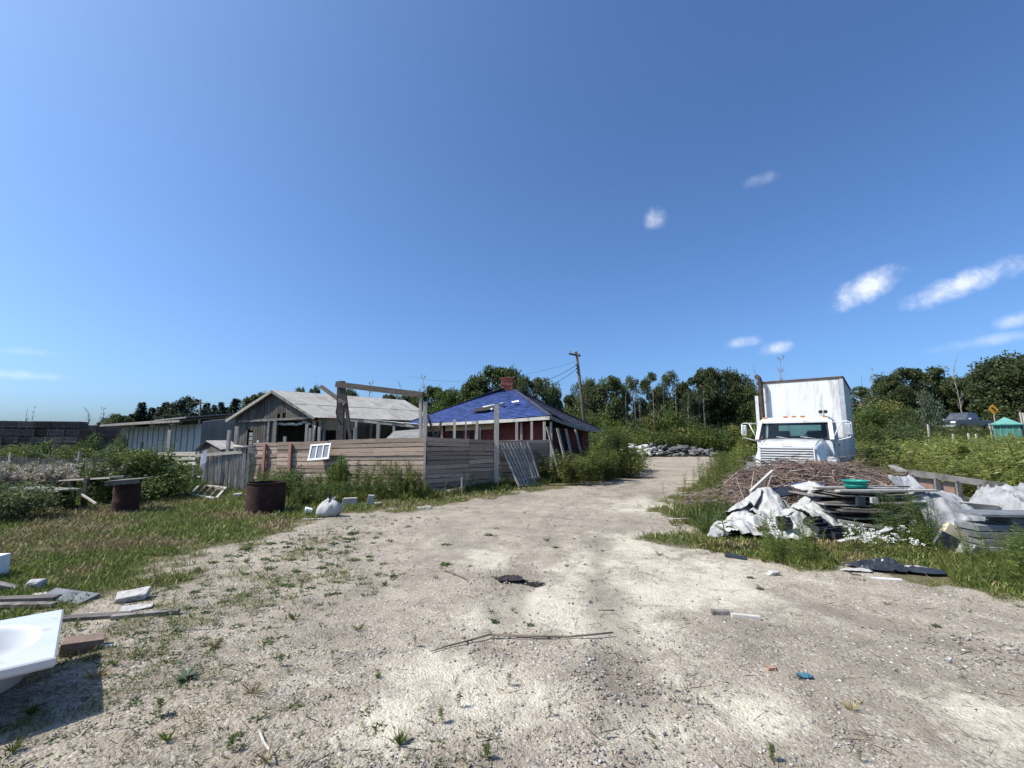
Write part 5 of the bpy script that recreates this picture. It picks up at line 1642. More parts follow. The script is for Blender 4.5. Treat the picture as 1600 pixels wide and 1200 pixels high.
class Fol:
    """leaf quads and stem tubes gathered as arrays"""

    def __init__(self):
        self.V = []; self.Q = []; self.mi = []; self.n = 0

    def leaves(self, p, d, L, W, rng, mi=0, fold=0.25, up_bias=0.5):
        p = np.asarray(p, float); d = unit(np.asarray(d, float)); n = len(p)
        L = np.broadcast_to(np.asarray(L, float), (n,))[:, None]; W = np.broadcast_to(np.asarray(W, float), (n,))[:, None]
        r = rng.normal(size=(n, 3)); r[:, 2] += up_bias * 2
        s = unit(np.cross(d, r)); nn = np.cross(s, d)
        a = p; b = p + d * L * 0.45 + s * W * 0.5 + nn * W * fold; c = p + d * L; e = p + d * L * 0.45 - s * W * 0.5 + nn * W * fold
        V = np.stack([a, b, c, e], 1).reshape(-1, 3)
        self.V.append(V); self.Q.append(np.arange(4 * n).reshape(n, 4) + self.n); self.n += 4 * n
        self.mi.append(np.full(n, mi)); return self

    def tube(self, pts, r, sides=4, mi=1):
        pts = np.asarray(pts, float); k = len(pts)
        r = np.broadcast_to(np.asarray(r, float), (k,))
        t = unit(np.gradient(pts, axis=0))
        a = np.array([0.0, 0, 1]) if abs(t[0][2]) < 0.9 else np.array([1.0, 0, 0])
        x = unit(np.cross(t, a)); y = np.cross(t, x)
        an = np.arange(sides) * 2 * np.pi / sides
        V = pts[:, None] + (x[:, None] * np.cos(an)[None, :, None] + y[:, None] * np.sin(an)[None, :, None]) * r[:, None, None]
        i = np.arange(k * sides).reshape(k, sides) + self.n
        j = np.roll(i, -1, 1)
        Q = np.stack([i[:-1], j[:-1], j[1:], i[1:]], -1).reshape(-1, 4)
        self.V.append(V.reshape(-1, 3)); self.Q.append(Q); self.n += k * sides
        self.mi.append(np.full(len(Q), mi)); return self

    def arrays(self):
        return np.concatenate(self.V), np.concatenate(self.Q), np.concatenate(self.mi)

    def mesh(self, name, mats):
        V, Q, mi = self.arrays()
        return mesh_arrays(name, V, Q, None, mats, mi)


def rand_dirs(n, rng):
    return unit(rng.normal(size=(n, 3)))


def wavy(p0, p1, n, amp, rng):
    t = np.linspace(0, 1, n)[:, None]
    p = np.asarray(p0)[None] * (1 - t) + np.asarray(p1)[None] * t
    w = np.cumsum(rng.normal(size=(n, 3)), 0) * amp
    w -= w[0]; w *= np.minimum(1, t * 3)
    return p + w


# ---------------------------------------------------------------- tree prototypes (trunk foot at origin)
def tree_proto(seed, h, cw, crown_lo, leaf=0.28, nclump=26, per=110,  bark_mi=1, shape='round', gap=0.0, lean=0.0):
    """returns (trunk mesh, crown mesh): clumps of leaves held on limbs"""
    rng = np.random.default_rng(seed)
    tr = Fol(); cr = Fol()
    top = np.array([lean * h, 0, h * 0.88])
    tk = wavy((0, 0, -0.2), top, 7, h * 0.012, rng)
    tr.tube(tk, np.linspace(h * 0.018 + 0.05, 0.03, 7), 7, 0)
    lo = crown_lo * h
    for i in range(nclump):
        s = (i + rng.random()) / nclump
        z = lo + (h - lo) * (s ** 0.85)
        if shape == 'round':
            prof = math.sin(math.pi * min(1, 0.12 + 0.88 * (z - lo) / (h - lo) * 0.93)) ** 0.6
        elif shape == 'tall':
            prof = 0.55 + 0.45 * math.sin(math.pi * (z - lo) / (h - lo))
            if z > h * 0.9: prof *= 0.6
        else:
            prof = (1 - 0.85 * (z - lo) / (h - lo))
        a = rng.random() * 6.283
        r = cw * 0.5 * prof * (0.3 + 0.8 * rng.random() ** 0.5)
        c = np.array([math.cos(a) * r + lean * z, math.sin(a) * r, z])
        rad_ = cw * (0.08 + 0.13 * rng.random() ** 1.5) * (0.8 + 0.5 * prof)
        k = np.argmin(np.abs(tk[:, 2] - max(lo * 0.6, z - r * 0.8)))
        tr.tube(wavy(tk[k], c, 5, h * 0.01, rng), np.linspace(h * 0.006 + 0.015, 0.012, 5), 4, 0)
        m = int(per * (0.6 + 0.8 * rng.random()))
        d = rand_dirs(m, rng)
        rr = rad_ * (0.25 + 0.8 * rng.random(m)) ** 0.8
        p = c + d * rr[:, None] * np.array([1.15, 1.15, 0.72])
        dd = d * 0.7 + rng.normal(size=(m, 3)) * 0.6; dd[:, 2] -= 0.25
        L_ = leaf * (0.6 + 0.8 * rng.random(m))
        cr.leaves(p, dd, L_, L_ * 0.62, rng, 0, up_bias=0.6)
    return tr, cr


def conifer_proto(seed, h, cw):
    rng = np.random.default_rng(seed)
    tr = Fol(); cr = Fol()
    tr.tube([(0, 0, -0.2), (0, 0, h * 0.5), (0, 0, h)], [h * 0.014 + 0.04, h * 0.009 + 0.02, 0.02], 6, 0)
    n = int(h * 5.5)
    for i in range(n):
        s = (i + 0.5) / n
        z = h * (0.06 + 0.93 * s)
        nb = 6
        for b in range(nb):
            a = rng.random() * 6.283
            L_ = cw * 0.5 * (1 - s) ** 0.85 * (0.6 + 0.55 * rng.random()) + 0.12
            m = max(5, int(L_ * 13))
            t = rng.random(m)
            p = np.stack([np.cos(a) * L_ * t, np.sin(a) * L_ * t, z - L_ * 0.35 * t ** 1.5 + 0.08 * rng.normal(size=m)], -1)
            d = np.stack([np.cos(a) + rng.normal(size=m) * 0.7, np.sin(a) + rng.normal(size=m) * 0.7, -0.3 + rng.normal(size=m) * 0.3], -1)
            cr.leaves(p, d, 0.42, 0.20, rng, 0)
    return tr, cr


def bare_proto(seed, h, cw):
    rng = np.random.default_rng(seed)
    tr = Fol()
    tk = wavy((0, 0, -0.2), (0, 0, h), 8, h * 0.012, rng)
    tr.tube(tk, np.linspace(h * 0.013 + 0.04, 0.02, 8), 6, 0)
    for i in range(16):
        k = 2 + int(rng.random() * 5.5)
        a = rng.random() * 6.283
        L_ = cw * 0.5 * (0.5 + 0.6 * rng.random()) * (1.15 - k / 9)
        e = tk[k] + np.array([math.cos(a) * L_ * 0.6, math.sin(a) * L_ * 0.6, L_ * (0.8 + 0.8 * rng.random())])
        br = wavy(tk[k], e, 5, h * 0.012, rng)
        tr.tube(br, np.linspace(0.055, 0.014, 5), 4, 0)
        for q in range(5):
            b0 = br[1 + int(rng.random() * 3.9)]
            e2 = b0 + np.array([rng.normal() * 0.35, rng.normal() * 0.35, 0.35 + rng.random() * 0.6]) * L_ * 0.5
            tr.tube(wavy(b0, e2, 4, h * 0.008, rng), np.linspace(0.022, 0.008, 4), 3, 0)
    return tr


def bush_proto(seed, w, h, n, leaf, rng=None, stems=9, ragged=0.35, top=0.0):
    """shrub: many arching stems, leaves round them"""
    rng = np.random.default_rng(seed)
    tr = Fol(); cr = Fol()
    per = n // stems
    for i in range(stems):
        a = rng.random() * 6.283; r = w * 0.5 * rng.random() ** 0.6
        hh = h * (0.55 + 0.45 * rng.random()) * (1 - ragged * (r / (w * 0.5)) ** 2)
        tip = np.array([math.cos(a) * r, math.sin(a) * r, hh])
        st = wavy((math.cos(a) * r * 0.35, math.sin(a) * r * 0.35, 0), tip, 6, h * 0.02, rng)
        tr.tube(st, np.linspace(0.012 + 0.006 * h, 0.005, 6), 3, 0)
        t = rng.random(per) ** 0.65
        k = t * 5; k0 = np.minimum(k.astype(int), 4); f = (k - k0)[:, None]
        p = st[k0] * (1 - f) + st[k0 + 1] * f
        sp = w * 0.16 * (1.1 - 0.7 * t)
        p = p + rng.normal(size=(per, 3)) * sp[:, None] * np.array([1, 1, 0.7])
        p[:, 2] = np.abs(p[:, 2])
        d = rand_dirs(per, rng); d[:, 2] += 0.35
        L_ = leaf * (0.55 + 0.9 * rng.random(per))
        cr.leaves(p, d, L_, L_ * 0.5, rng, 0, up_bias=0.8)
    return tr, cr


def put(kind, name, protos, x, y, label, cat, group, leafm, barkm='bark', h=None, w=None, rz=None, z=None):
    """places a plant with parts trunk / crown (or stems / leaves) as a thing, sharing mesh data"""
    trm, crm, ph, pw = protos
    base = Vector((x, y, Z(x, y) if z is None else z))
    t = thing(name, label, cat, base, group)
    sz = h / ph; sw = (w / pw) if w else sz
    t.rotation_euler = (0, 0, R.uniform(0, 6.28) if rz is None else rz)
    t.scale = (sw, sw, sz)
    if trm is not None:
        o = link(kind[0], trm, t)
        if o.data.materials[0] is not MATS[barkm]:
            o.material_slots[0].link = 'OBJECT'; o.material_slots[0].material = MATS[barkm]
    if crm is not None:
        o = link(kind[1], crm, t)
        if o.data.materials[0] is not MATS[leafm]:
            o.material_slots[0].link = 'OBJECT'; o.material_slots[0].material = MATS[leafm]
    return t


def protos(fn, *a, **k):
    r = fn(*a, **k)
    if isinstance(r, tuple):
        return r[0].mesh('trunk', [MATS['bark']]), r[1].mesh('crown', [MATS['leaf_mid']])
    return r.mesh('trunk', [MATS['pale_bark']]), None


TREE = {
    'round1': (*protos(tree_proto, 11, 10, 8.0, 0.14, 0.34, 46, 330), 10, 8.0),
    'round2': (*protos(tree_proto, 12, 10, 7.0, 0.18, 0.32, 42, 330), 10, 7.0),
    'round3': (*protos(tree_proto, 13, 10, 9.0, 0.06, 0.36, 52, 330), 10, 9.0),
    'open1': (*protos(tree_proto, 21, 10, 4.6, 0.45, 0.28, 19, 240), 10, 4.6),
    'open2': (*protos(tree_proto, 22, 10, 5.2, 0.50, 0.28, 18, 240), 10, 5.2),
    'tall1': (*protos(tree_proto, 31, 10, 3.6, 0.20, 0.28, 30, 200, shape='tall'), 10, 3.6),
    'conifer1': (*protos(conifer_proto, 41, 10, 3.6), 10, 3.6),
    'conifer2': (*protos(conifer_proto, 42, 10, 4.6), 10, 4.6),
    'bare1': (*protos(bare_proto, 51, 10, 4.0), 10, 4.0),
    'bare2': (*protos(bare_proto, 52, 10, 3.0), 10, 3.0),
    'bush1': (*protos(bush_proto, 61, 3.0, 2.2, 3600, 0.15, stems=18), 2.2, 3.0),
    'bush2': (*protos(bush_proto, 62, 3.2, 2.0, 3800, 0.14, stems=22), 2.0, 3.2),
    'bush3': (*protos(bush_proto, 63, 2.6, 2.6, 3400, 0.15, stems=16), 2.6, 2.6),
}
ORD = ['first', 'second', 'third', 'fourth', 'fifth', 'sixth', 'seventh', 'eighth', 'ninth', 'tenth', 'eleventh', 'twelfth', 'thirteenth', 'fourteenth', 'fifteenth', 'sixteenth', 'seventeenth', 'eighteenth', 'nineteenth', 'twentieth']


def tree(px, top, y, wpx, kind, leafm, label, barkm='bark', name='tree', group='trees along the skyline'):
    t = P(px, top, y); g = Z(t.x, t.y)
    h = max(2.0, (t.z - g) * (1.08 if kind[:4] == 'coni' else 0.93 if TREE[kind][1] is not None else 1.0))
    w = wpx / 700.0 * y * (1.0 if kind[:4] in ('bare', 'open') else 2.0 if kind[:4] == 'coni' else 1.3) if wpx else None
    put(('trunk', 'crown'), name, TREE[kind], t.x, y, label, 'tree', group, leafm, barkm, h, w)


# (px, top py, depth, width px, prototype, leaf, label)
TL_ = [
    # left, conifers behind the metal shed
    (188, 646, 75, 26, 'round2', 'leaf_dark', 'low dark broadleaf tree at the left end of the conifer row'),
    (206, 650, 80, 20, 'conifer2', 'leaf_conifer', 'short conifer at the left end of the row behind the metal shed'),
    (222, 633, 82, 20, 'conifer1', 'leaf_conifer', 'slender pointed conifer over the left of the metal shed'),
    (238, 641, 84, 22, 'conifer2', 'leaf_conifer', 'second pointed conifer over the metal shed roof'),
    (249, 640, 82, 16, 'conifer1', 'leaf_conifer', 'thin conifer between two wider ones over the metal shed'),
    (259, 633, 80, 24, 'conifer2', 'leaf_conifer', 'wide conifer left of the tall rounded pine'),
    (276, 630, 76, 30, 'round1', 'leaf_conifer', 'left shoulder of the pine clump beside the distant utility pole'),
    (297, 619, 76, 34, 'round2', 'leaf_conifer', 'tall rounded pine left of the distant utility pole'),
    (323, 634, 84, 20, 'conifer1', 'leaf_conifer', 'conifer just right of the distant utility pole'),
    (335, 637, 86, 18, 'conifer2', 'leaf_conifer', 'low conifer second right of the distant utility pole'),
    (346, 633, 84, 22, 'conifer2', 'leaf_conifer', 'broad conifer third right of the distant utility pole'),
    (357, 640, 88, 20, 'conifer1', 'leaf_conifer', 'short conifer before the pointed one left of the barn'),
    (369, 628, 80, 24, 'conifer1', 'leaf_conifer', 'tallest pointed conifer just left of the barn'),
    (384, 638, 84, 22, 'conifer2', 'leaf_conifer', 'low conifer against the left edge of the barn roof'),
    (404, 612, 60, 36, 'round2', 'leaf_dark', 'dark leafy tree behind the left slope of the barn roof'),
    (470, 603, 62, 16, 'round1', 'leaf_dark', 'small tree top poking over the barn ridge near the gable'),
    (491, 602, 62, 18, 'round2', 'leaf_dark', 'small tree top over the barn ridge left of the gate frame'),
    (548, 606, 66, 22, 'round3', 'leaf_dark', 'tree top over the barn ridge under the gate beam'),
    (612, 615, 70, 34, 'round1', 'leaf_dark', 'tree top over the far end of the barn ridge'),
    (640, 610, 68, 36, 'round2', 'leaf_dark', 'shadowy tree behind the right end of the barn'),
    # behind the house
    (672, 602, 62, 40, 'round1', 'leaf_mid', 'mid green tree left of the big willow behind the blue roof'),
    (703, 606, 58, 44, 'round3', 'leaf_mid', 'bushy willow-like tree at the left foot of the big willow'),
    (738, 588, 58, 40, 'round2', 'leaf_mid', 'left crown of the big willow group behind the blue roof'),
    (768, 571, 58, 58, 'round1', 'leaf_mid', 'tallest wide willow crown above the blue roof'),
    (798, 573, 57, 40, 'round3', 'leaf_mid', 'right crown of the big willow group above the chimney'),
    (826, 587, 54, 32, 'round2', 'leaf_dark', 'dark tree between the chimney and the utility pole'),
    (848, 588, 56, 36, 'round1', 'leaf_dark', 'wide dark tree right of the chimney'),
    (866, 606, 58, 22, 'round3', 'leaf_dark', 'lower dark tree beside the wires right of the chimney'),
    (884, 616, 62, 26, 'round2', 'leaf_dark', 'low dark tree just left of the utility pole'),
    # grove right of the utility pole
    (905, 594, 62, 28, 'open2', 'leaf_dark', 'thin-crowned tree directly behind the utility pole'),
    (925, 592, 60, 38, 'round2', 'leaf_dark', 'dense dark tree first right of the utility pole'),
    (948, 586, 60, 46, 'round1', 'leaf_dark', 'wide dark tree second right of the utility pole'),
    (968, 597, 64, 30, 'open1', 'leaf_dark', 'thin tree showing sky through its trunks right of the pole'),
    (985, 583, 62, 30, 'open2', 'leaf_dark', 'grey-trunked open tree left of the two tallest grove trees'),
    (1012, 576, 62, 30, 'open1', 'leaf_dark', 'tall open tree with a small round head over bare trunks'),
    (1030, 600, 66, 30, 'open2', 'leaf_dark', 'lower open tree between the two tallest open grove trees'),
    (1047, 575, 62, 32, 'open2', 'leaf_dark', 'second tall open tree with a split head over pale trunks'),
    (1068, 600, 64, 34, 'open1', 'leaf_dark', 'lower thin tree before the dense right part of the grove'),
    (1084, 584, 60, 40, 'round2', 'leaf_dark', 'left crown of the dense right part of the grove'),
    (1106, 573, 60, 44, 'round1', 'leaf_dark', 'tallest crown in the dense right part of the grove'),
    (1130, 578, 60, 44, 'round2', 'leaf_dark', 'second crown in the dense right part of the grove'),
    (1150, 582, 62, 40, 'round1', 'leaf_dark', 'crown at the right edge of the dense grove'),
    (1166, 604, 58, 30, 'round3', 'leaf_mid', 'lower green tree beside the exhaust stack of the truck'),
    (1182, 612, 64, 30, 'round2', 'leaf_dark', 'dark low tree hidden behind the truck box corner'),
    # right of the truck
    (1340, 600, 60, 30, 'open1', 'leaf_dark', 'thin dark tree just right of the truck box'),
    (1358, 604, 62, 34, 'open2', 'leaf_dark', 'thin tree second right of the truck box'),
    (1384, 592, 56, 34, 'round2', 'leaf_dark', 'dark tree left of the widest crown right of the truck'),
    (1404, 574, 56, 46, 'round1', 'leaf_dark', 'wide dark crown midway right of the truck'),
    (1431, 570, 58, 18, 'tall1', 'leaf_conifer', 'narrow dark spire between two wide crowns'),
    (1454, 572, 56, 46, 'round2', 'leaf_dark', 'wide dark crown left of the dead tree'),
    (1474, 590, 58, 36, 'round3', 'leaf_dark', 'dark crown touching the dead tree'),
    (1508, 588, 58, 34, 'round1', 'leaf_dark', 'dark tree just right of the dead tree'),
    (1530, 584, 54, 44, 'round2', 'leaf_dark', 'dark tree at the left foot of the huge corner tree'),
    (1562, 562, 50, 60, 'round1', 'leaf_dark', 'left half of the huge dark trees in the right corner'),
    (1592, 549, 48, 80, 'round3', 'leaf_dark', 'tallest huge dark tree at the right picture edge'),
    (1640, 552, 48, 80, 'round1', 'leaf_dark', 'huge dark tree cut by the right picture edge'),
]
for a in TL_:
    px, top, y, wpx, k, lm, lab = a
    tree(px, top, y, wpx, k, lm, lab, barkm='pale_bark' if k.startswith('open') else 'bark', name='conifer' if k.startswith('conifer') else 'tree')
for px, top, y, w, k, lab in [(1178, 577, 58, 22, 'bare1', 'bare dead tree between the grove and the truck'), (1222, 570, 60, 34, 'bare2', 'bare dead tree showing over the truck box'), (1493, 562, 52, 26, 'bare1', 'tall bare dead tree with a forked head right of the wide crowns'),
                         (1362, 585, 58, 22, 'bare2', 'bare dead tree right of the truck box'), (1345, 592, 60, 20, 'bare1', 'thin bare tree touching the truck box corner'), (660, 598, 66, 30, 'bare2', 'leafless tree top left of the big willow'),
                         (530, 600, 64, 26, 'bare1', 'leafless tree top over the barn ridge at the gate frame'), (580, 606, 66, 34, 'bare2', 'leafless tree over the middle of the barn ridge'), (625, 600, 66, 30, 'bare1', 'leafless tree under the right end of the gate beam'),
                         (685, 604, 66, 26, 'bare1', 'leafless grey tree beside the leafy one left of the willow'), (42, 640, 70, 14, 'bare1', 'leafless tree tip behind the bin stack at the left'), (54, 641, 70, 12, 'bare2', 'second leafless tip behind the bin stack'), (136, 640, 64, 30, 'bare1', 'leafless tree behind the right end of the bin stacks'),
                         (160, 643, 64, 24, 'bare2', 'leafless tree beside the low broadleaf left of the conifers')]:
    tree(px, top, y, w, k, 'leaf_dark', lab, 'pale_bark', 'dead_tree', 'bare trees along the skyline')
for k, (px, top) in enumerate([(978, 612), (992, 606), (1000, 618), (1020, 610), (1036, 614), (1056, 606), (1076, 618), (1092, 616), (1120, 612), (1100, 620)]):
    tree(px, top, 57 + (k % 3), 12, 'bare2' if k % 2 else 'bare1', 'leaf_dark', 'pale slender grove trunk, %s from the utility pole' % ['first', 'second', 'third', 'fourth', 'fifth', 'sixth', 'seventh', 'eighth', 'tenth', 'ninth'][k], 'pale_bark', 'dead_tree', 'pale slender trunks in the grove')


for i in range(13):
    tree(178 + 19 * i + R.uniform(-4, 4), R.uniform(644, 653), R.uniform(90, 98), 26, R.choice(['round1', 'round2', 'conifer2']), 'leaf_conifer', 'low dark tree in the row behind the pointed conifers, %s from the bin stacks' % ORD[i], group='row behind the conifers')
# a further row of trees closing the gaps low down
for i in range(28):
    px = 655 + i * 34.5 + R.uniform(-8, 8)
    tree(px, R.uniform(616, 640) + (10 if 940 < px < 1010 else 0), R.uniform(74, 90), R.uniform(34, 50), R.choice(['round1', 'round2', 'round3']), R.choice(['leaf_dark', 'leaf_mid']), 'low tree in the farthest row of the wood, %s from the barn' % (ORD + ['twenty-' + w for w in ORD[:9]] + ['thirtieth'] + ['thirty-' + w for w in ORD[:9]])[i], group='farthest row of trees')


def bush(px, top, y, wpx, k, lm, label, group, name='bush'):
    t = P(px, top, y); g = Z(t.x, t.y)
    put(('stems', 'leaves'), name, TREE[k], t.x, y, label, 'bush', group, lm, 'bark', max(0.5, t.z - g), wpx / 700.0 * y)


# undergrowth in front of the trees
U1 = [(878, 640, 50, 50), (908, 634, 54, 50), (935, 644, 56, 44), (958, 648, 52, 50), (985, 650, 56, 56), (1012, 638, 58, 44), (1040, 630, 58, 50), (1062, 640, 58, 46), (1090, 650, 60, 50), (1118, 652, 60, 50), (1148, 640, 60, 44), (1172, 630, 58, 40), (1196, 640, 56, 50)]
for i, (px, top, y, w) in enumerate(U1):
    bush(px, top, y, w, 'bush%d' % (1 + i % 3), ['leaf_bright', 'leaf_mid', 'leaf_olive'][i % 3], '%s green bush below the grove, %s from the house' % (['Bright', 'Mid', 'Olive'][i % 3], ORD[i]), 'bushes below the grove')
U2 = [(940, 668, 47, 60), (975, 664, 48, 60), (1005, 672, 49, 60), (1034, 668, 50, 60), (1062, 664, 50, 64), (1092, 660, 51, 64), (1120, 662, 51, 64), (1150, 660, 51, 66), (1180, 658, 51, 64), (1212, 658, 50, 60)]
for i, (px, top, y, w) in enumerate(U2):
    bush(px, top, y, w, 'bush%d' % (1 + (i + 1) % 3), ['leaf_mid', 'leaf_olive', 'leaf_weed'][i % 3], 'tall grassy thicket behind the rubble heap, %s from the house' % ORD[i], 'thickets behind the rubble')
bush(987, 676, 46.5, 34, 'bush2', 'leaf_bright', 'round bright yellow-green bush at the left end of the rubble heap', None)
U3 = [(1350, 632, 44, 60), (1376, 622, 46, 56), (1402, 634, 42, 60), (1418, 640, 40, 50), (1474, 640, 59, 56), (1500, 628, 60, 54), (1532, 628, 60, 56), (1572, 620, 60, 60), (1606, 622, 60, 66), (1345, 655, 32, 50), (1372, 660, 30, 60), (1402, 662, 30, 56), (1434, 664, 31, 54), (1466, 684, 29, 56), (1500, 692, 28, 50), (1534, 692, 28, 54), (1570, 690, 27, 50)]
for i, (px, top, y, w) in enumerate(U3):
    bush(px, top, y, w, 'bush%d' % (1 + i % 3), ['leaf_mid', 'leaf_olive', 'leaf_mid', 'leaf_dark'][i % 4], '%s green bush on the bank between truck and teal shed, %s in its row' % (['Mid', 'Olive', 'Soft', 'Dark'][i % 4], ORD[i]), 'bushes on the right bank')
bush(1450, 602, 38, 34, 'bush3', 'leaf_silver', 'silvery willow bush standing taller than the others on the right bank', None)
U4 = [(-10, 690, 26, 60), (22, 692, 26, 56), (50, 690, 27, 56), (84, 688, 27, 56), (112, 692, 25, 50), (168, 694, 25, 48), (190, 692, 26, 44), (210, 698, 22, 40), (60, 700, 23, 60), (150, 700, 22, 50), (10, 702, 22, 60)]
for i, (px, top, y, w) in enumerate(U4):
    bush(px, top, y, w, 'bush%d' % (1 + i % 3), ['leaf_mid', 'leaf_weed', 'leaf_dark'][i % 3], 'low dark shrub between the bins and the picket fence, %s in its row' % ORD[i], 'shrubs behind the picket fence')
bush(143, 671, 26, 34, 'bush3', 'leaf_mid', 'taller feathery green shrub at the right end of the bin stack', None)
bush(187, 672, 34, 26, 'bush1', 'leaf_dark', 'dark shrub against the left end of the metal shed', None)
leaf_mat('chaff', (0.06, 0.045, 0.03), (0.15, 0.11, 0.07), (0.30, 0.24, 0.15), rough=0.9, trans=0.05)
# ================================================================ WEED PROTOTYPES (unit height, foot at origin)
def herb(seed, nleaf, leaf, w, plume=0.0, bare=0.12, droop=0.35, branches=0):
    rng = np.random.default_rng(seed); f = Fol()
    st = wavy((0, 0, 0), (rng.normal() * 0.06, rng.normal() * 0.06, 1), 6, 0.015, rng)
    f.tube(st, np.linspace(0.009, 0.004, 6), 3, 1)
    axes = [(st, nleaf)]
    for b in range(branches):
        k = 2 + rng.integers(0, 3); a = rng.random() * 6.283
        e = st[k] + np.array([math.cos(a) * 0.2, math.sin(a) * 0.2, 0.25 + 0.2 * rng.random()])
        br = wavy(st[k], e, 4, 0.01, rng); f.tube(br, np.linspace(0.005, 0.003, 4), 3, 1)
        axes.append((br, nleaf // 3))
    for ax, n in axes:
        t = bare + (1 - bare) * (np.arange(n) + rng.random(n)) / n
        k = t * (len(ax) - 1); k0 = np.minimum(k.astype(int), len(ax) - 2); fr = (k - k0)[:, None]
        p = ax[k0] * (1 - fr) + ax[k0 + 1] * fr
        a = np.arange(n) * 2.4 + rng.random(n) * 0.8
        d = np.stack([np.cos(a), np.sin(a), 0.75 - droop - 0.5 * (1 - t) + 0.2 * rng.normal(size=n)], -1)
        L_ = leaf * (1.1 - 0.55 * t) * (0.7 + 0.6 * rng.random(n))
        f.leaves(p, d, L_, L_ * w, rng, 0, up_bias=1.2)
    if plume:
        n = 34
        t = rng.random(n)
        p = st[-1] + np.stack([rng.normal(size=n) * plume * (1 - t), rng.normal(size=n) * plume * (1 - t), (t - 0.4) * plume * 3.0], -1)
        f.leaves(p, rand_dirs(n, rng) + np.array([0, 0, 0.6]), 0.04, 0.022, rng, 2)
    return f.arrays()


def head_weed(seed, nleaf, heads, spread, size, leaf=0.13, flat=0.35):
    """branched stem carrying flower or seed heads (material 2)"""
    rng = np.random.default_rng(seed); f = Fol()
    st = wavy((0, 0, 0), (rng.normal() * 0.08, rng.normal() * 0.08, 0.8), 5, 0.015, rng)
    f.tube(st, np.linspace(0.009, 0.005, 5), 3, 1)
    t = rng.random(nleaf); p = st[np.minimum((t * 4).astype(int), 3)] * 1.0; p = p + rng.normal(size=p.shape) * 0.05
    p[:, 2] = np.abs(p[:, 2])
    d = rand_dirs(nleaf, rng); f.leaves(p, d, leaf * (0.5 + rng.random(nleaf)), 0.05, rng, 0)
    for h in range(heads):
        a = rng.random() * 6.283; r = spread * rng.random() ** 0.5
        c = np.array([math.cos(a) * r, math.sin(a) * r, 0.78 + 0.25 * rng.random() - 0.4 * r])
        b0 = st[2 + rng.integers(0, 3)]
        f.tube(np.array([b0, (b0 + c) / 2 + [0, 0, 0.01], c]), [0.004, 0.003, 0.002], 3, 1)
        n = 9
        q = c + rng.normal(size=(n, 3)) * size * np.array([0.6, 0.6, flat])
        f.leaves(q, rand_dirs(n, rng) + np.array([0, 0, 0.3]), size * 0.9, size * 0.75, rng, 2)
    return f.arrays()


def tuft(seed, n, L_, w, arch=0.6):
    rng = np.random.default_rng(seed); f = Fol()
    a = rng.random(n) * 6.283
    d = np.stack([np.cos(a) * arch, np.sin(a) * arch, 0.5 + rng.random(n)], -1)
    p = np.stack([np.cos(a) * 0.03 * rng.random(n), np.sin(a) * 0.03 * rng.random(n), np.zeros(n)], -1)
    f.leaves(p, d, L_ * (0.5 + 0.7 * rng.random(n)), w, rng, 0, up_bias=0.1)
    return f.arrays()


def rosette(seed, n, L_, w):
    rng = np.random.default_rng(seed); f = Fol()
    a = np.arange(n) * 2.4
    d = np.stack([np.cos(a), np.sin(a), 0.15 + 0.5 * np.arange(n) / n], -1)
    f.leaves(np.tile([0, 0, 0.01], (n, 1)), d, L_ * (0.7 + 0.5 * rng.random(n)), w, rng, 0, up_bias=2.5)
    return f.arrays()


HERB = [herb(s, 52, 0.17, 0.20, 0.0, droop=0.3) for s in (1, 2, 3)]
GOLD = [herb(s, 60, 0.15, 0.17, 0.05, droop=0.35, branches=3) for s in (4, 5, 6)]
MUG = [herb(s, 34, 0.16, 0.34, 0.0, droop=0.2, branches=5) for s in (7, 8, 9)]
FEATH = [herb(s, 90, 0.20, 0.085, 0.0, bare=0.08, droop=0.25) for s in (10, 11)]
DRYH = [head_weed(s, 16, 13, 0.26, 0.075) for s in (12, 13, 14)]
DAISY = [head_weed(s, 22, 11, 0.28, 0.05, flat=0.15) for s in (15, 16)]
TUFT = [tuft(s, 30, 1.0, 0.06) for s in (17, 18)]
SEDGE = [tuft(s, 16, 1.0, 0.035, 0.3) for s in (27, 28)]


def scatter(name, protos_, x, y, h, mats, label, widen=1.0, kind='stuff', tilt=0.12, z=None):
    x = np.asarray(x); y = np.asarray(y); n = len(x)
    h = np.broadcast_to(np.asarray(h, float), (n,))
    zz = gz(x, y) if z is None else z
    Vs = []; Qs = []; Ms = []; off = 0
    which = NR.integers(0, len(protos_), n)
    for k, (V, Q, mi) in enumerate(protos_):
        s = np.where(which == k)[0]
        if not len(s): continue
        a = NR.random(len(s)) * 6.283; ca, sa = np.cos(a)[:, None], np.sin(a)[:, None]
        wd = (h[s] * widen * (0.8 + 0.5 * NR.random(len(s))))[:, None]
        tx = NR.normal(size=len(s))[:, None] * tilt; ty = NR.normal(size=len(s))[:, None] * tilt
        vx = (V[None, :, 0] * ca - V[None, :, 1] * sa) * wd; vy = (V[None, :, 0] * sa + V[None, :, 1] * ca) * wd
        vz = V[None, :, 2] * h[s][:, None]
        W = np.stack([vx + tx * vz + x[s][:, None], vy + ty * vz + y[s][:, None], vz + zz[s][:, None] - 0.01], -1)
        m = len(V)
        Vs.append(W.reshape(-1, 3)); Qs.append((Q[None] + (np.arange(len(s)) * m)[:, None, None]).reshape(-1, 4) + off)
        Ms.append(np.tile(mi, len(s))); off += m * len(s)
    me = mesh_arrays(name, np.concatenate(Vs), np.concatenate(Qs), None, [MATS[q] for q in mats], np.concatenate(Ms))
    return tag(link(name, me, None, (0, 0, 0)), label, None, None, kind)


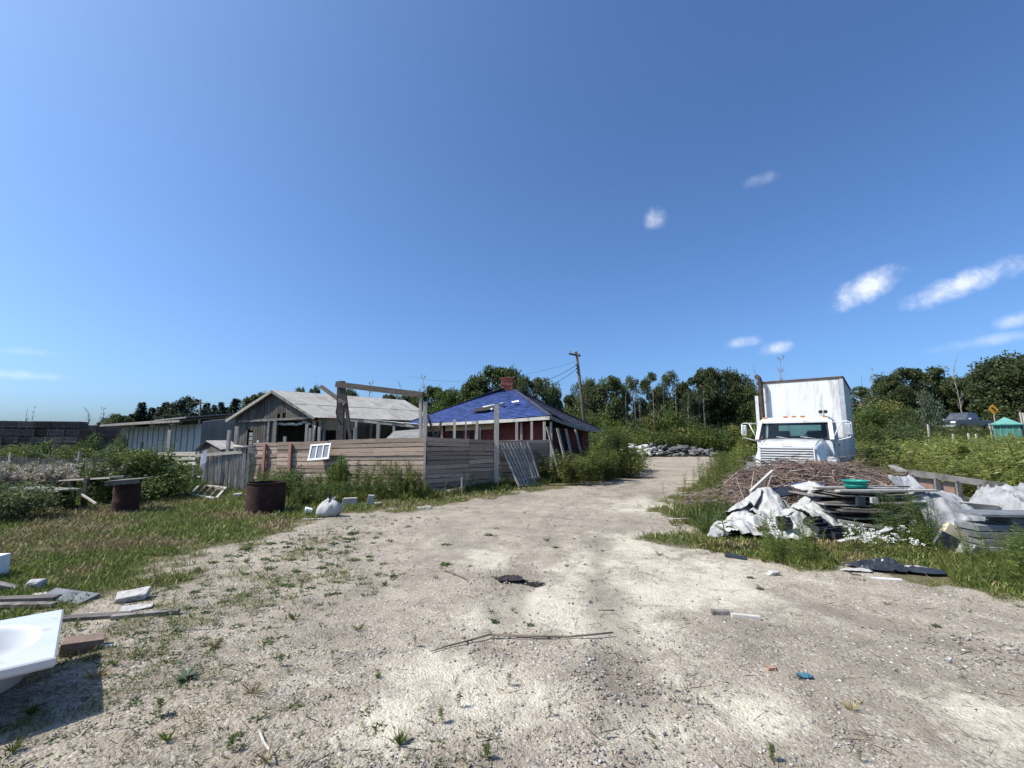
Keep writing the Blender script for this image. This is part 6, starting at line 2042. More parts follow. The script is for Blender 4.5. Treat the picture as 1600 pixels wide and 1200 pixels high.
def region_points(poly, n, jitter=None):
    """uniform points in a ground polygon (world coordinates)"""
    xs = [p[0] for p in poly]; ys = [p[1] for p in poly]
    ox, oy = [], []
    while sum(map(len, ox)) < n:
        x = NR.uniform(min(xs), max(xs), 4 * n); y = NR.uniform(min(ys), max(ys), 4 * n)
        k = poly_sd(x, y, poly) > 0
        ox.append(x[k]); oy.append(y[k])
    return np.concatenate(ox)[:n], np.concatenate(oy)[:n]


# ---------------------------------------------------------------- low green cover
def lawn():
    x, y = frustum_points(640000, 2.0, 16, 1.2, spread=1.25)
    v = veg_field(x, y)
    patch = fbm(x * 1.9 + 11, y * 1.9 + 50, 3)
    k = (NR.random(len(x)) < v ** 1.6 * S((patch - 0.16) / 0.26)) & (y < 15)
    for ex, ey, er in ((4.6, 5.6, 0.66), (-3.6, 2.6, 0.35), (-3.0, 3.1, 0.3)):
        k &= np.hypot(x - ex, (y - ey) * 1.6) > er
    x, y, v, patch = x[k], y[k], v[k], patch[k]
    n = len(x)
    sc = np.clip(y / 5.0, 0.7, 2.2)
    hgt = (0.015 + 0.042 * NR.random(n) ** 1.6) * (0.5 + 0.8 * v) * sc ** 0.6
    f = Fol()
    a = NR.random(n) * 6.283
    d = np.stack([np.cos(a) * 0.8, np.sin(a) * 0.8, 0.4 + 1.3 * NR.random(n)], -1)
    p = np.stack([x, y, gz(x, y) - 0.005 + 0.02 * NR.random(n)], -1)
    dry = fbm(x * 0.7 + 80, y * 0.7 + 33, 3) + 0.16 * (NR.random(n) - 0.5)
    mi = np.where(dry > 0.575, 1, 0)
    mi = np.where((NR.random(n) < 0.12), 1, mi)
    L_ = hgt * 1.3; W_ = np.clip(hgt * 0.22, 0.005, 0.022)
    V = []
    fo = Fol()
    for m in (0, 1):
        s = mi == m
        if s.any(): fo.leaves(p[s], d[s], L_[s], W_[s], NR, m, up_bias=0.6)
    me = fo.mesh('grass', [MATS['leaf_weed'], MATS['leaf_dry']])
    tag(link('grass', me, None, (0, 0, 0)), 'short patchy grass and clover on the verges and yard edge', None, None, 'stuff')


lawn()

# rough grass over the fields behind
def field():
    x, y = frustum_points(26000, 8, 75, 1.3, spread=1.3)
    k = (poly_sd(x, y, YARD) < -0.6) & (veg_field(x, y) > 0.6) & ~((x < 1) & (y < 14.5))
    for (cx, cy, rx, ry) in ((9.5, 14.8, 1.3, 3.5),):
        k &= ((x - cx) / rx) ** 2 + ((y - cy) / ry) ** 2 > 1
    x, y = x[k], y[k]
    h = 0.22 + 0.35 * NR.random(len(x)) * np.clip(y / 20, 0.5, 1.6)
    inside = (x > -9.5) & (x < 3) & (y > 14.3)
    h = np.where(inside, h * 0.6, h)
    h = np.where((x / y > 0.8) & (y > 22), h * 0.4, h)
    scatter('grass', TUFT, x, y, h, ['leaf_mid', 'stem_green'], 'rough grass across the field behind the yard', widen=0.9)


field()

# ---------------------------------------------------------------- weed stands
def stand(name, poly, n, hlo, hhi, protos_, mats, label, widen=0.9, hpow=1.0, prof=None, px=True):
    pl = gpoly(poly) if px else poly
    x, y = region_points(pl, n)
    h = hlo + (hhi - hlo) * NR.random(n) ** hpow
    if prof is not None:
        h = h * prof(x, y)
    k = h > 0.03
    scatter(name, protos_, x[k], y[k], h[k], mats, label, widen)


along = lambda a, b, w: [(a[0], a[1]), (b[0], b[1]), (b[0] + w[0], b[1] + w[1]), (a[0] + w[0], a[1] + w[1])]
clump = lambda s, t, sc=1.0: (lambda x, y: np.clip(S((fbm(x * 0.9 * sc + s, y * 0.9 * sc + t, 3) - 0.30) / 0.38), 0.12, 1))
# foot of the sunlit fence
PA = [(-8.3, 14.9), (-2.6, 13.45), (-1.9, 12.5), (-4.0, 11.9), (-5.3, 11.2), (-6.6, 12.3), (-7.6, 13.6)]
stand('weeds', PA, 240, 0.2, 0.72, GOLD + MUG, ['leaf_weed', 'stem_green', 'leaf_olive'], 'green weeds growing along the foot of the sunlit fence', prof=clump(3, 4), px=False)
stand('weeds', PA, 260, 0.15, 0.5, MUG + HERB, ['leaf_mid', 'stem_green', 'leaf_olive'], 'low leafy weeds before the sunlit fence', widen=1.2, px=False)
stand('grass', PA, 700, 0.1, 0.34, TUFT + SEDGE, ['leaf_olive', 'stem_green'], 'long grass before the sunlit fence', px=False)
stand('weeds', [(-5.2, 14.0), (-4.3, 13.8), (-4.2, 13.3), (-5.2, 13.5)], 8, 0.6, 1.0, MUG, ['leaf_mid', 'stem_green', 'leaf_olive'], 'taller leafy weeds below the window sash', px=False)
stand('weeds', [(-3.9, 13.6), (-2.7, 13.2), (-2.5, 12.6), (-3.8, 12.9)], 40, 0.5, 0.95, GOLD, ['leaf_weed', 'stem_green', 'leaf_olive'], 'tall goldenrod at the corner of the sunlit fence', px=False)
# foot of the shaded fence and round the house corner
PB = gpoly([(668, 783), (770, 764), (850, 752), (900, 745), (960, 738), (950, 728), (880, 735), (840, 742), (770, 755), (690, 772)])
stand('weeds', PB, 330, 0.2, 0.75, HERB + GOLD, ['leaf_weed', 'stem_green', 'leaf_olive'], 'weeds along the foot of the shaded fence', px=False, prof=clump(30, 14))
stand('grass', PB, 900, 0.12, 0.34, TUFT + SEDGE, ['leaf_olive', 'stem_green'], 'long yellowing grass along the shaded fence', px=False)
PC = [(0.9, 17.2), (2.4, 15.6), (3.6, 17.0), (4.6, 19.5), (5.8, 23.0), (6.6, 27), (5.6, 29), (4.0, 24), (2.6, 20.2), (1.9, 18.6)]
stand('weeds', PC, 420, 0.6, 1.5, GOLD + HERB + MUG, ['leaf_weed', 'stem_green', 'leaf_olive'], 'dense tall weeds at the corner of the red house', px=False, prof=clump(50, 60))
stand('weeds', PC, 260, 0.5, 1.1, MUG, ['leaf_olive', 'stem_green', 'leaf_olive'], 'olive weeds before the red house wall', px=False, widen=1.2)
stand('weeds', [(4.2, 19.2), (5.3, 21.8), (6.6, 25.5), (5.4, 26), (4.2, 22.5)], 90, 1.2, 1.8, GOLD, ['leaf_mid', 'stem_green', 'leaf_olive'], 'tallest weed thicket right of the red house', px=False)
# left: dry white-headed weeds and green tangle
PL = [(-19.5, 16.6), (-12.4, 15.2), (-10.8, 12.6), (-14.5, 12.2), (-16.8, 13.2)]
stand('weeds', PL, 420, 0.45, 0.85, DRYH, ['leaf_mid', 'stem_brown', 'seed_fluff'], 'dry weeds with cream seed heads before the picket fence', px=False)
stand('weeds', PL, 240, 0.35, 0.8, GOLD, ['leaf_mid', 'stem_green', 'leaf_olive'], 'green weeds among the cream seed heads', px=False)
PG = [(-13.0, 15.6), (-11.0, 15.0), (-9.9, 13.6), (-9.9, 12.2), (-10.8, 11.6), (-12.0, 12.6)]
stand('weeds', PG, 230, 0.5, 1.3, MUG + GOLD, ['leaf_mid', 'stem_green', 'leaf_olive'], 'dark green weeds left of the plank fence', px=False, prof=clump(9, 90))
stand('weeds', [(-15.5, 11.6), (-10.4, 11.0), (-9.6, 10.3), (-12.5, 10.0), (-14.6, 10.2)], 150, 0.25, 0.6, MUG, ['leaf_mid', 'stem_green', 'leaf_olive'], 'low weeds round the plank tables', px=False, widen=1.3)
# right: verge in front of the rubbish heap
PR = gpoly([(1042, 812), (1062, 778), (1100, 745), (1150, 722), (1185, 740), (1160, 790), (1110, 820), (1130, 850), (1180, 872), (1090, 862)])
stand('weeds', PR, 230, 0.45, 1.15, GOLD + HERB + FEATH, ['leaf_olive', 'stem_green', 'leaf_olive'], 'tall green weeds on the near tip of the right verge', px=False, prof=clump(4, 70, 1.3))
stand('weeds', PR, 60, 0.4, 0.8, HERB, ['leaf_olive', 'stem_brown', 'seed_fluff'], 'browning weeds on the tip of the right verge', px=False)
stand('grass', PR, 700, 0.08, 0.24, TUFT + SEDGE, ['leaf_olive', 'stem_green'], 'yellowing grass on the tip of the right verge', px=False)
stand('weeds', gpoly([(1138, 775), (1180, 752), (1172, 742), (1135, 758)]), 26, 0.9, 1.35, FEATH + GOLD, ['leaf_weed', 'stem_green', 'leaf_olive'], 'tall feathery weeds left of the brush pile', px=False)
PF = gpoly([(1190, 880), (1290, 890), (1335, 868), (1460, 872), (1490, 914), (1640, 925), (1640, 872), (1500, 872), (1400, 862), (1300, 858), (1200, 850)])
stand('weeds', PF, 300, 0.15, 0.58, HERB + FEATH + GOLD, ['leaf_bright', 'stem_green', 'leaf_olive'], 'weeds along the front of the rubbish heap', px=False, prof=clump(14, 7, 1.5))
stand('grass', PF, 900, 0.04, 0.15, TUFT + SEDGE, ['leaf_olive', 'stem_green'], 'grass along the front of the rubbish heap', px=False)
stand('weeds', gpoly([(1375, 862), (1470, 868), (1470, 845), (1380, 842)]), 34, 0.5, 0.82, FEATH, ['leaf_mid', 'stem_green', 'leaf_olive'], 'tall dark feathery weeds before the board stack', px=False)
stand('weeds', gpoly([(1325, 872), (1445, 878), (1440, 850), (1330, 846)]), 22, 0.22, 0.42, DAISY, ['leaf_weed', 'stem_green', 'petal_white'], 'white flowering weeds before the board stack', px=False, widen=0.8)
stand('weeds', gpoly([(1250, 882), (1285, 884), (1285, 866), (1250, 866)]), 9, 0.4, 0.62, FEATH + HERB, ['leaf_weed', 'stem_green', 'leaf_olive'], 'bright upright weeds before the black trays', px=False)
stand('weeds', gpoly([(1495, 884), (1600, 892), (1600, 876), (1495, 872)]), 24, 0.2, 0.5, FEATH + HERB, ['leaf_weed', 'stem_green', 'leaf_olive'], 'tall weeds before the dark paver stack', px=False)
# right bank: pale leafy mass
PE = [(10.9, 12.3), (9.7, 9.9), (11.2, 9.3), (14.0, 10.0), (22, 14), (27, 19), (24, 25), (17, 22), (12.4, 17.5), (11.6, 14.5)]
stand('weeds', PE, 1250, 0.75, 1.5, MUG + GOLD, ['leaf_lime', 'stem_green', 'leaf_lime'], 'pale yellow-green weeds massed on the right bank', px=False, widen=1.15, prof=lambda x, y: np.clip(0.62 + 0.5 * (fbm(x * 0.5, y * 0.5, 3)), 0.5, 1.1) * (1 + 0.12 * S((x / y - 0.8) / 0.3) * S((y - 12) / 8)))
stand('weeds', PE, 220, 0.6, 1.3, MUG, ['leaf_lime', 'stem_green', 'leaf_olive'], 'mid green weeds among the pale mass on the right bank', px=False, widen=1.2)
stand('weeds', [(13.2, 10.6), (15.2, 11.4), (15.0, 12.6), (13.0, 11.8)], 40, 0.9, 1.3, DRYH, ['leaf_dry', 'stem_brown', 'seed_fluff'], 'dry brown seed heads at the near edge of the right bank', px=False)
stand('weeds', [(30, 33.5), (40, 33), (42, 37), (32, 38.5)], 230, 0.5, 1.15, MUG + GOLD, ['leaf_mid', 'stem_green', 'leaf_olive'], 'green weeds on the bank before the pickup truck', px=False)
PT = [(7.6, 12.6), (8.8, 12.3), (10.9, 11.0), (10.4, 10.0), (8.4, 10.9)]
stand('weeds', PT, 90, 0.45, 1.05, GOLD + HERB, ['leaf_olive', 'stem_brown', 'leaf_olive'], 'browning weeds between the brush pile and the truck', px=False)
stand('weeds', [(6.5, 13.0), (6.85, 13.3), (7.0, 12.9), (6.65, 12.6)], 7, 1.0, 1.6, GOLD, ['leaf_olive', 'stem_green', 'leaf_lime'], 'tall pale weed by the left wheel of the truck', px=False)


# ---------------------------------------------------------------- single plants standing in the gravel
def plant_mesh(arr, name, mats):
    V, Q, mi = arr
    return mesh_arrays(name, V, Q, None, [MATS[m_] for m_ in mats], mi)


PM = {'tuft': plant_mesh(tuft(70, 46, 1.0, 0.075, 0.7), 'tuft', ['leaf_weed', 'stem_green']),
      'dry': plant_mesh(tuft(71, 34, 1.0, 0.06, 1.0), 'dry_tuft', ['leaf_dry', 'stem_brown']),
      'ros': plant_mesh(rosette(72, 16, 1.0, 0.30), 'rosette', ['leaf_silver', 'stem_green']),
      'herb': plant_mesh(herb(73, 60, 0.17, 0.16, 0.0, droop=0.2), 'weed_plant', ['leaf_weed', 'stem_green', 'leaf_olive']),
      'mug': plant_mesh(herb(74, 40, 0.26, 0.30, 0.0, droop=0.3, branches=5), 'weed_plant', ['leaf_weed', 'stem_green', 'leaf_olive']),
      'sprig': plant_mesh(herb(75, 26, 0.20, 0.28, 0.0, droop=0.4, branches=6), 'weed_plant', ['leaf_mid', 'stem_brown', 'leaf_olive'])}
SINGLE = [(265, 985, 'herb', 0.42, 'tall upright weed beside the white slab at the left'), (252, 958, 'herb', 0.30, 'second upright weed beside the broken slabs at the left'), (222, 905, 'herb', 0.34, 'bright weed standing behind the pale stone at the left'),
          (246, 915, 'herb', 0.36, 'slender bright weed right of the pale stone'), (290, 1060, 'ros', 0.11, 'grey-green rosette lying on the gravel right of the bathtub'), (458, 968, 'tuft', 0.13, 'round grass tuft on the gravel midway to the drum'),
          (438, 1042, 'mug', 0.14, 'leafy weed cluster on the gravel left of centre'), (248, 1120, 'mug', 0.16, 'bright leafy weed in the lower left gravel'), (262, 1158, 'tuft', 0.11, 'small grass tuft below the bright leafy weed'),
          (48, 1118, 'tuft', 0.13, 'grass tuft at the edge of the bathtub shadow'), (335, 1012, 'dry', 0.12, 'dry tuft left of the leafy cluster on the gravel'), (395, 1085, 'dry', 0.12, 'dry tuft below the leafy cluster on the gravel'),
          (520, 1030, 'sprig', 0.12, 'dark sprig on the gravel left of the long stick'), (650, 1010, 'sprig', 0.14, 'sprig beside the left end of the long stick'), (475, 910, 'dry', 0.14, 'dry tuft near the sunlit fence side of the gravel'),
          (470, 925, 'mug', 0.15, 'green weed cluster on the gravel below the white sack'), (600, 915, 'tuft', 0.11, 'flat yellow-green tuft left of the burnt patch'), (690, 893, 'sprig', 0.18, 'wilted twiggy weed left of the burnt patch'),
          (715, 1105, 'sprig', 0.15, 'branching weed on the sandy patch near the picture bottom'), (795, 1072, 'sprig', 0.14, 'branching weed on the sandy patch below the long stick'), (690, 1130, 'mug', 0.13, 'leafy weed left of the branching one near the picture bottom'),
          (625, 1165, 'tuft', 0.14, 'spiky tuft at the bottom left of the sandy patch'), (760, 1188, 'mug', 0.12, 'broad leafy weed at the bottom edge of the picture centre'), (1205, 1188, 'mug', 0.13, 'leafy weed at the bottom edge right of centre'),
          (1345, 1192, 'sprig', 0.11, 'small dark sprig at the bottom edge right of another weed'), (1050, 1080, 'sprig', 0.10, 'tiny sprig on the gravel right of the sandy weeds'), (360, 1175, 'mug', 0.12, 'leafy weed at the bottom edge left of centre'),
          (150, 1060, 'dry', 0.13, 'dry grass at the right end of the bathtub shadow'), (180, 1040, 'tuft', 0.10, 'green tuft right of the brick under the bathtub'), (560, 985, 'dry', 0.10, 'thin dry tuft left of the wilted weed'),
          (545, 1085, 'sprig', 0.09, 'little sprig on bare gravel left of the sandy patch'), (120, 985, 'mug', 0.14, 'low weed under the corner of the bathtub'), (310, 900, 'mug', 0.16, 'leafy weed at the thin edge of the lawn'),
          (385, 880, 'tuft', 0.16, 'tuft on the thin edge of the lawn towards the drum'), (860, 1120, 'sprig', 0.12, 'trailing sprig right of the branching sandy weeds'), (940, 1150, 'sprig', 0.09, 'small trailing sprig near the bottom of the gravel'),
          (1030, 868, 'dry', 0.10, 'dry tuft at the tip of the sandy verge'), (1090, 1100, 'sprig', 0.08, 'tiny weed in open gravel left of the blue rag'), (1330, 1110, 'dry', 0.09, 'dry wisp in open gravel below the blue rag'),
          (418, 1190, 'dry', 0.12, 'dry tuft at the bottom edge beside the white strip'), (20, 1175, 'tuft', 0.12, 'grass tuft in the bottom left corner'), (590, 1060, 'tuft', 0.08, 'small green tuft below the left end of the long stick')]
for px, py, k, h, lab in SINGLE:
    g = G(px, py)
    o = link('weed' if k in ('herb', 'mug', 'sprig') else ('rosette' if k == 'ros' else 'grass_tuft'), PM[k], None, g)
    h *= 0.6 if k in ('mug', 'tuft', 'sprig') else 0.85
    o.scale = (h * R.uniform(0.95, 1.3), h * R.uniform(0.95, 1.3), h); o.rotation_euler = (R.uniform(-0.1, 0.1), R.uniform(-0.1, 0.1), R.uniform(0, 6.28))
    tag(o, lab, 'plant', 'weeds growing in the gravel')
# a sprinkle of tiny seedlings between them
x, y = frustum_points(20000, 2.1, 14, 1.45, spread=1.2)
k = (poly_sd(x, y, YARD) > 0.1) & (NR.random(len(x)) < np.clip(0.03 + 1.0 * S((poly_sd(x, y, SPARSE) + 0.4) / 1.2), 0, 1))
x, y = x[k], y[k]
scatter('weeds', [tuft(80, 12, 1.0, 0.10, 0.9), rosette(81, 9, 1.0, 0.4), herb(82, 16, 0.3, 0.3, 0, branches=3)], x, y, (0.014 + 0.045 * NR.random(len(x)) ** 2.2) * np.clip(y / 4, 0.8, 1.8), ['leaf_mid', 'stem_brown', 'leaf_olive'], 'tiny seedlings dotted over the gravel', widen=1.1)
x, y = frustum_points(9000, 2.1, 14, 1.5, spread=1.2)
k = (poly_sd(x, y, YARD) > -0.2) & (NR.random(len(x)) < 0.5)
scatter('twigs', [tuft(90, 3, 1.0, 0.10, 3.0), tuft(91, 1, 2.0, 0.10, 3.0)], x[k], y[k], 0.015 + 0.055 * NR.random(k.sum()) ** 2, ['chaff', 'stem_brown'], 'dry chaff and bits of twig on the gravel', widen=1.2, tilt=0.0)

# dark leafy bush at the left edge, and shrubs round the tables
put(('stems', 'leaves'), 'bush', TREE['bush2'], G(8, 812).x, G(8, 812).y, 'dark glossy-leaved bush cut by the left picture edge', 'bush', None, 'leaf_dark', h=0.75, w=1.6)
put(('stems', 'leaves'), 'bush', TREE['bush1'], -12.1, 9.9, 'second dark bush just behind the one at the left edge', 'bush', None, 'leaf_dark', h=0.7, w=1.5)
put(('stems', 'leaves'), 'bush', TREE['bush1'], -9.85, 12.3, 'dark leafy shrub between the rusty drum table and the plank fence', 'bush', None, 'leaf_mid', h=1.0, w=2.2)
put(('stems', 'leaves'), 'bush', TREE['bush3'], -10.3, 13.2, 'taller loose shrub behind the rusty drum table', 'bush', None, 'leaf_weed', h=1.45, w=1.9)
put(('stems', 'leaves'), 'bush', TREE['bush3'], P(530, 708, 13.4).x, 13.4, 'vine-like leafy shrub climbing the sunlit fence beside the window sash', 'bush', None, 'leaf_weed', h=1.25, w=0.75)
put(('stems', 'leaves'), 'bush', TREE['bush2'], P(452, 735, 12.4).x, 12.4, 'dark shrub right behind the rusty half drum', 'bush', None, 'leaf_mid', h=0.95, w=0.9)
put(('stems', 'leaves'), 'bush', TREE['bush1'], 4.9, 20.0, 'rounded olive shrub at the track edge by the house corner', 'bush', None, 'leaf_olive', h=1.1, w=2.0)
put(('stems', 'leaves'), 'bush', TREE['bush2'], 3.4, 18.2, 'low green shrub below the leaning poles', 'bush', None, 'leaf_mid', h=1.0, w=1.8)
put(('stems', 'leaves'), 'bush', TREE['bush3'], 6.2, 24.5, 'last shrub along the track beyond the house', 'bush', None, 'leaf_weed', h=1.3, w=2.4)
# ================================================================ THINGS LYING ABOUT, LEFT
mat('enamel', (0.56, 0.56, 0.55), (0.62, 0.62, 0.61), 3.0, 0.22, spec=0.5, coat=0.4, c3=(0.40, 0.35, 0.28), c3scale=3.2, c3amt=0.22)
mat('rust', (0.030, 0.015, 0.013), (0.065, 0.027, 0.020), 5.0, 0.9, bump=0.3, objvar=0.1, c3=(0.02, 0.011, 0.010), c3scale=3.0, c3amt=0.45)
mat('old_ply', (0.075, 0.065, 0.056), (0.17, 0.15, 0.13), 3.0, 0.85, stretch=(2, 8, 2), bump=0.2)
mat('pale_board', (0.38, 0.345, 0.29), (0.55, 0.51, 0.45), 4.0, 0.8, stretch=(2, 8, 8), bump=0.2, objvar=0.15)
mat('brick_brown', (0.20, 0.14, 0.105), (0.32, 0.235, 0.185), 14.0, 0.95, bump=0.5, objvar=0.15)
mat('white_plastic', (0.32, 0.31, 0.285), (0.47, 0.465, 0.445), 5.0, 0.6, objvar=0.06, c3=(0.46, 0.43, 0.37), c3scale=3.5, c3amt=0.3)
mat('grey_tarp', (0.21, 0.21, 0.215), (0.34, 0.34, 0.34), 4.5, 0.6, objvar=0.06, c3=(0.20, 0.19, 0.17), c3scale=2.0, c3amt=0.3)
mat('black_plastic', (0.018, 0.020, 0.026), (0.035, 0.038, 0.046), 5.0, 0.35, spec=0.5, objvar=0.15)
mat('slab_grey', (0.10, 0.105, 0.115), (0.20, 0.205, 0.215), 5.0, 0.85, bump=0.3, objvar=0.25)
mat('slab_weathered', (0.085, 0.076, 0.068), (0.20, 0.18, 0.16), 6.0, 0.9, bump=0.4, objvar=0.4)
mat('tan_block', (0.46, 0.36, 0.24), (0.58, 0.48, 0.35), 8.0, 0.9, bump=0.3)
mat('teal_basin', (0.015, 0.24, 0.19), (0.02, 0.28, 0.225), 4.0, 0.4)
mat('blue_cloth', (0.04, 0.13, 0.19), (0.07, 0.20, 0.27), 8.0, 0.8)
mat('terracotta', (0.34, 0.19, 0.13), (0.44, 0.27, 0.19), 10.0, 0.9)
mat('navy_cloth', (0.03, 0.04, 0.09), (0.05, 0.065, 0.13), 6.0, 0.8)
mat('rubble_pale0', (0.36, 0.345, 0.315), (0.54, 0.525, 0.49), 12.0, 0.95, bump=0.5, c3=(0.2, 0.18, 0.16), c3scale=9, c3amt=0.4)
mat('ash', (0.02, 0.018, 0.018), (0.05, 0.045, 0.045), 20.0, 0.95, bump=0.5)


def tub():
    z = 0.33
    A = G(88, 1026, z); B = G(100, 951, z)
    e1 = (B - A); wid = e1.length; e1.normalize()
    e2 = Vector((-e1.y, e1.x, 0))
    if e2.x > 0: e2 = -e2
    Ln = 1.55; H = 0.30
    cx, cy = Ln / 2 + 0.02, wid / 2
    o = A.copy(); o.z = Z(A.x, A.y)
    def pt(a, b, zz): return A + e2 * a + e1 * b + Vector((0, 0, zz))
    mb = MB(); n = 40
    def rect(k, m=0.0):
        t = 2 * math.pi * k / n; hx, hy = Ln / 2 - m, wid / 2 - m; ca = math.atan2(hy, hx)
        for q in (ca, math.pi - ca, math.pi + ca, 2 * math.pi - ca):
            if abs(t - q) <= math.pi / n + 1e-6: t = q
        c, s = math.cos(t), math.sin(t)
        f = min(hx / max(abs(c), 1e-6), hy / max(abs(s), 1e-6))
        return (Ln / 2 + c * f, wid / 2 + s * f)
    def oval(k, sx, sy, ox=0.0):
        t = 2 * math.pi * k / n; c, s = math.cos(t), math.sin(t)
        p = 0.78
        return (Ln / 2 + ox + math.copysign(abs(c) ** p, c) * sx, wid / 2 + math.copysign(abs(s) ** p, s) * sy)
    rings = []
    skirt = [(rect, 0.012, -0.06), (rect, 0.0, -0.045), (rect, 0.0, -0.008), (rect, 0.010, 0.0)]
    for f, m_, zz in skirt:
        rings.append([mb.pt(pt(*f(k, m_), zz)) for k in range(n)])
    hx, hy = Ln / 2 - 0.085, wid / 2 - 0.075
    for sx, sy, zz, ox in ((hx, hy, 0.0, 0), (hx - 0.012, hy - 0.012, -0.008, 0), (hx - 0.03, hy - 0.03, -0.035, 0), (hx - 0.05, hy - 0.045, -0.13, 0), (hx - 0.11, hy - 0.08, -0.21, 0), (hx - 0.2, hy - 0.15, -0.245, 0), (hx * 0.4, hy * 0.3, -0.255, 0)):
        rings.append([mb.pt(pt(*oval(k, sx, sy, ox), zz)) for k in range(n)])
    mb.smooth = True
    for i, (a, b) in enumerate(zip(rings, rings[1:])):
        mb.smooth = i > 3
        for k in range(n):
            j = (k + 1) % n; mb.face([a[k], a[j], b[j], b[k]])
    mb.face(rings[-1])
    # outer bowl below the rim
    o1 = [mb.pt(pt(*rect(k, 0.012), -0.06)) for k in range(n)]; o2 = [mb.pt(pt(*oval(k, hx + 0.02, hy + 0.02), -0.062)) for k in range(n)]
    o3 = [mb.pt(pt(*oval(k, hx - 0.05, hy - 0.04), -0.22)) for k in range(n)]; o4 = [mb.pt(pt(*oval(k, hx - 0.15, hy - 0.12), -0.275)) for k in range(n)]
    for a, b in ((o1, o2), (o2, o3), (o3, o4)):
        for k in range(n):
            j = (k + 1) % n; mb.face([a[j], a[k], b[k], b[j]])
    mb.face(o4[::-1])
    t = thing('bathtub', 'white enamel bathtub lying on the weeds at the left edge', 'bathtub', o)
    mb.build('tub_shell', MATS['enamel'], t)
    for a in (0.45, Ln - 0.45):
        for b in (0.3, wid - 0.3):
            g = pt(a, b, -0.06); mb = MB(); mb.bar(Vector((g.x, g.y, Z(g.x, g.y))), g - Vector((0, 0, 0.12)), 0.12, 0.12); mb.build('foot', MATS['brick_brown'], t)


tub()


def block(name, label, cat, px, py, size, rz=0.0, m_='concrete', tilt=(0, 0), group=None, z=0.0, jit=0.0, bev=0.0, g=None):
    g = G(px, py) if g is None else Vector(g)
    Mx = Matrix.Translation(g + Vector((0, 0, z + size[2] / 2))) @ Matrix.Rotation(rz, 4, 'Z') @ Matrix.Rotation(tilt[0], 4, 'X') @ Matrix.Rotation(tilt[1], 4, 'Y')
    mb = MB(Mx); hx, hy, hz = (s / 2 for s in size)
    q = [(-hx, -hy), (hx, -hy), (hx, hy), (-hx, hy)]
    j = lambda: R.uniform(-jit, jit)
    mb.hexa([(x + j(), y + j(), -hz) for x, y in q], [(x + j(), y + j(), hz + j()) for x, y in q])
    return tag(mb.build(name, MATS[m_], bevel=bev), label, cat, group)


block('brick', 'brown brick propped beside the corner of the bathtub', 'brick', 128, 1016, (0.25, 0.12, 0.09), 0.7, 'brick_brown', (0.15, 0.1), bev=0.006)
block('white_strip', 'thin white strip lying right of the brown brick', 'strip', 162, 1011, (0.16, 0.02, 0.015), 0.1, 'white_paint')
block('stone_block', 'flat pale grey stone right of the broken boards', 'stone', 205, 938, (0.24, 0.15, 0.08), 0.45, 'rubble_pale0', (0.08, -0.1), jit=0.025, bev=0.012)
block('stone_slab', 'flat white broken slab below the pale grey stone', 'slab', 212, 952, (0.24, 0.12, 0.02), 0.5, 'rubble_pale0', (0.05, 0), jit=0.02)
block('plank', 'thin grey plank end lying below the flat white slab', 'plank', 228, 962, (0.52, 0.06, 0.03), 0.28, 'plank_flat')
block('plank', 'dark plank half sunk in weeds right of the bathtub corner', 'plank', 148, 966, (0.55, 0.10, 0.03), 0.2, 'old_ply')
block('board', 'cream board end lying above the bathtub rim', 'board', 42, 938, (0.28, 0.08, 0.04), 0.25, 'pale_board')
block('board', 'second cream board end touching the blue-grey slab', 'board', 72, 934, (0.22, 0.09, 0.03), 0.5, 'pale_board', z=0.02)
block('slab', 'blue-grey broken slab above the right corner of the bathtub', 'slab', 108, 938, (0.46, 0.18, 0.05), -0.12, 'slab_grey', (0.05, 0.04), jit=0.03)
block('plank', 'brown plank lying along the back of the bathtub', 'plank', 10, 945, (0.9, 0.10, 0.04), 0.1, 'old_ply', z=0.03)
block('plank', 'second plank lying behind the bathtub, lighter at its edge', 'plank', 25, 951, (0.7, 0.08, 0.03), 0.05, 'plank_flat', z=0.02)
block('white_lump', 'cracked white lump of plaster in the grass above the bathtub', 'plaster lump', 54, 921, (0.13, 0.10, 0.10), 0.2, 'rubble_pale0', (0.1, 0.1), jit=0.025, bev=0.02)
block('white_cabinet', 'white upright panel cut by the left picture edge', 'panel', -36, 912, (0.2, 0.5, 0.27), 0.15, 'white_paint', bev=0.01)
block('board', 'grey board sloping beside the white upright panel', 'board', 6, 925, (0.4, 0.16, 0.03), 0.7, 'plank_flat', (0, 0.45), z=0.05)

# rusty drums and plank tables
def drum(name, label, px, py, r, h, m_='rust', open_top=False, ribs=True):
    g = G(px, py)
    t = thing(name, label, 'drum', g)
    prof = [(r, 0.0)]
    n = 12
    for i in range(1, n + 1):
        z = h * i / n
        rr = r
        if ribs and min(abs(z - h * 0.35), abs(z - h * 0.68)) < h * 0.05: rr = r + 0.018
        prof.append((rr, z))
    prof += [(r + 0.012, h - 0.01), (r + 0.012, h + 0.008), (r - 0.01, h + 0.008)]
    mb = MB(); mb.lathe(g, prof, 32, capb=True)
    if open_top:
        mb.lathe(g, [(r - 0.012, h + 0.006), (r - 0.02, 0.03)], 32)
    mb.build('shell', MATS[m_], t)
    if not open_top:
        mb = MB(); mb.lathe(g, [(r - 0.012, h - 0.012), (0.01, h - 0.012)], 32, capt=True); mb.build('lid', MATS[m_], t)
    return t, g


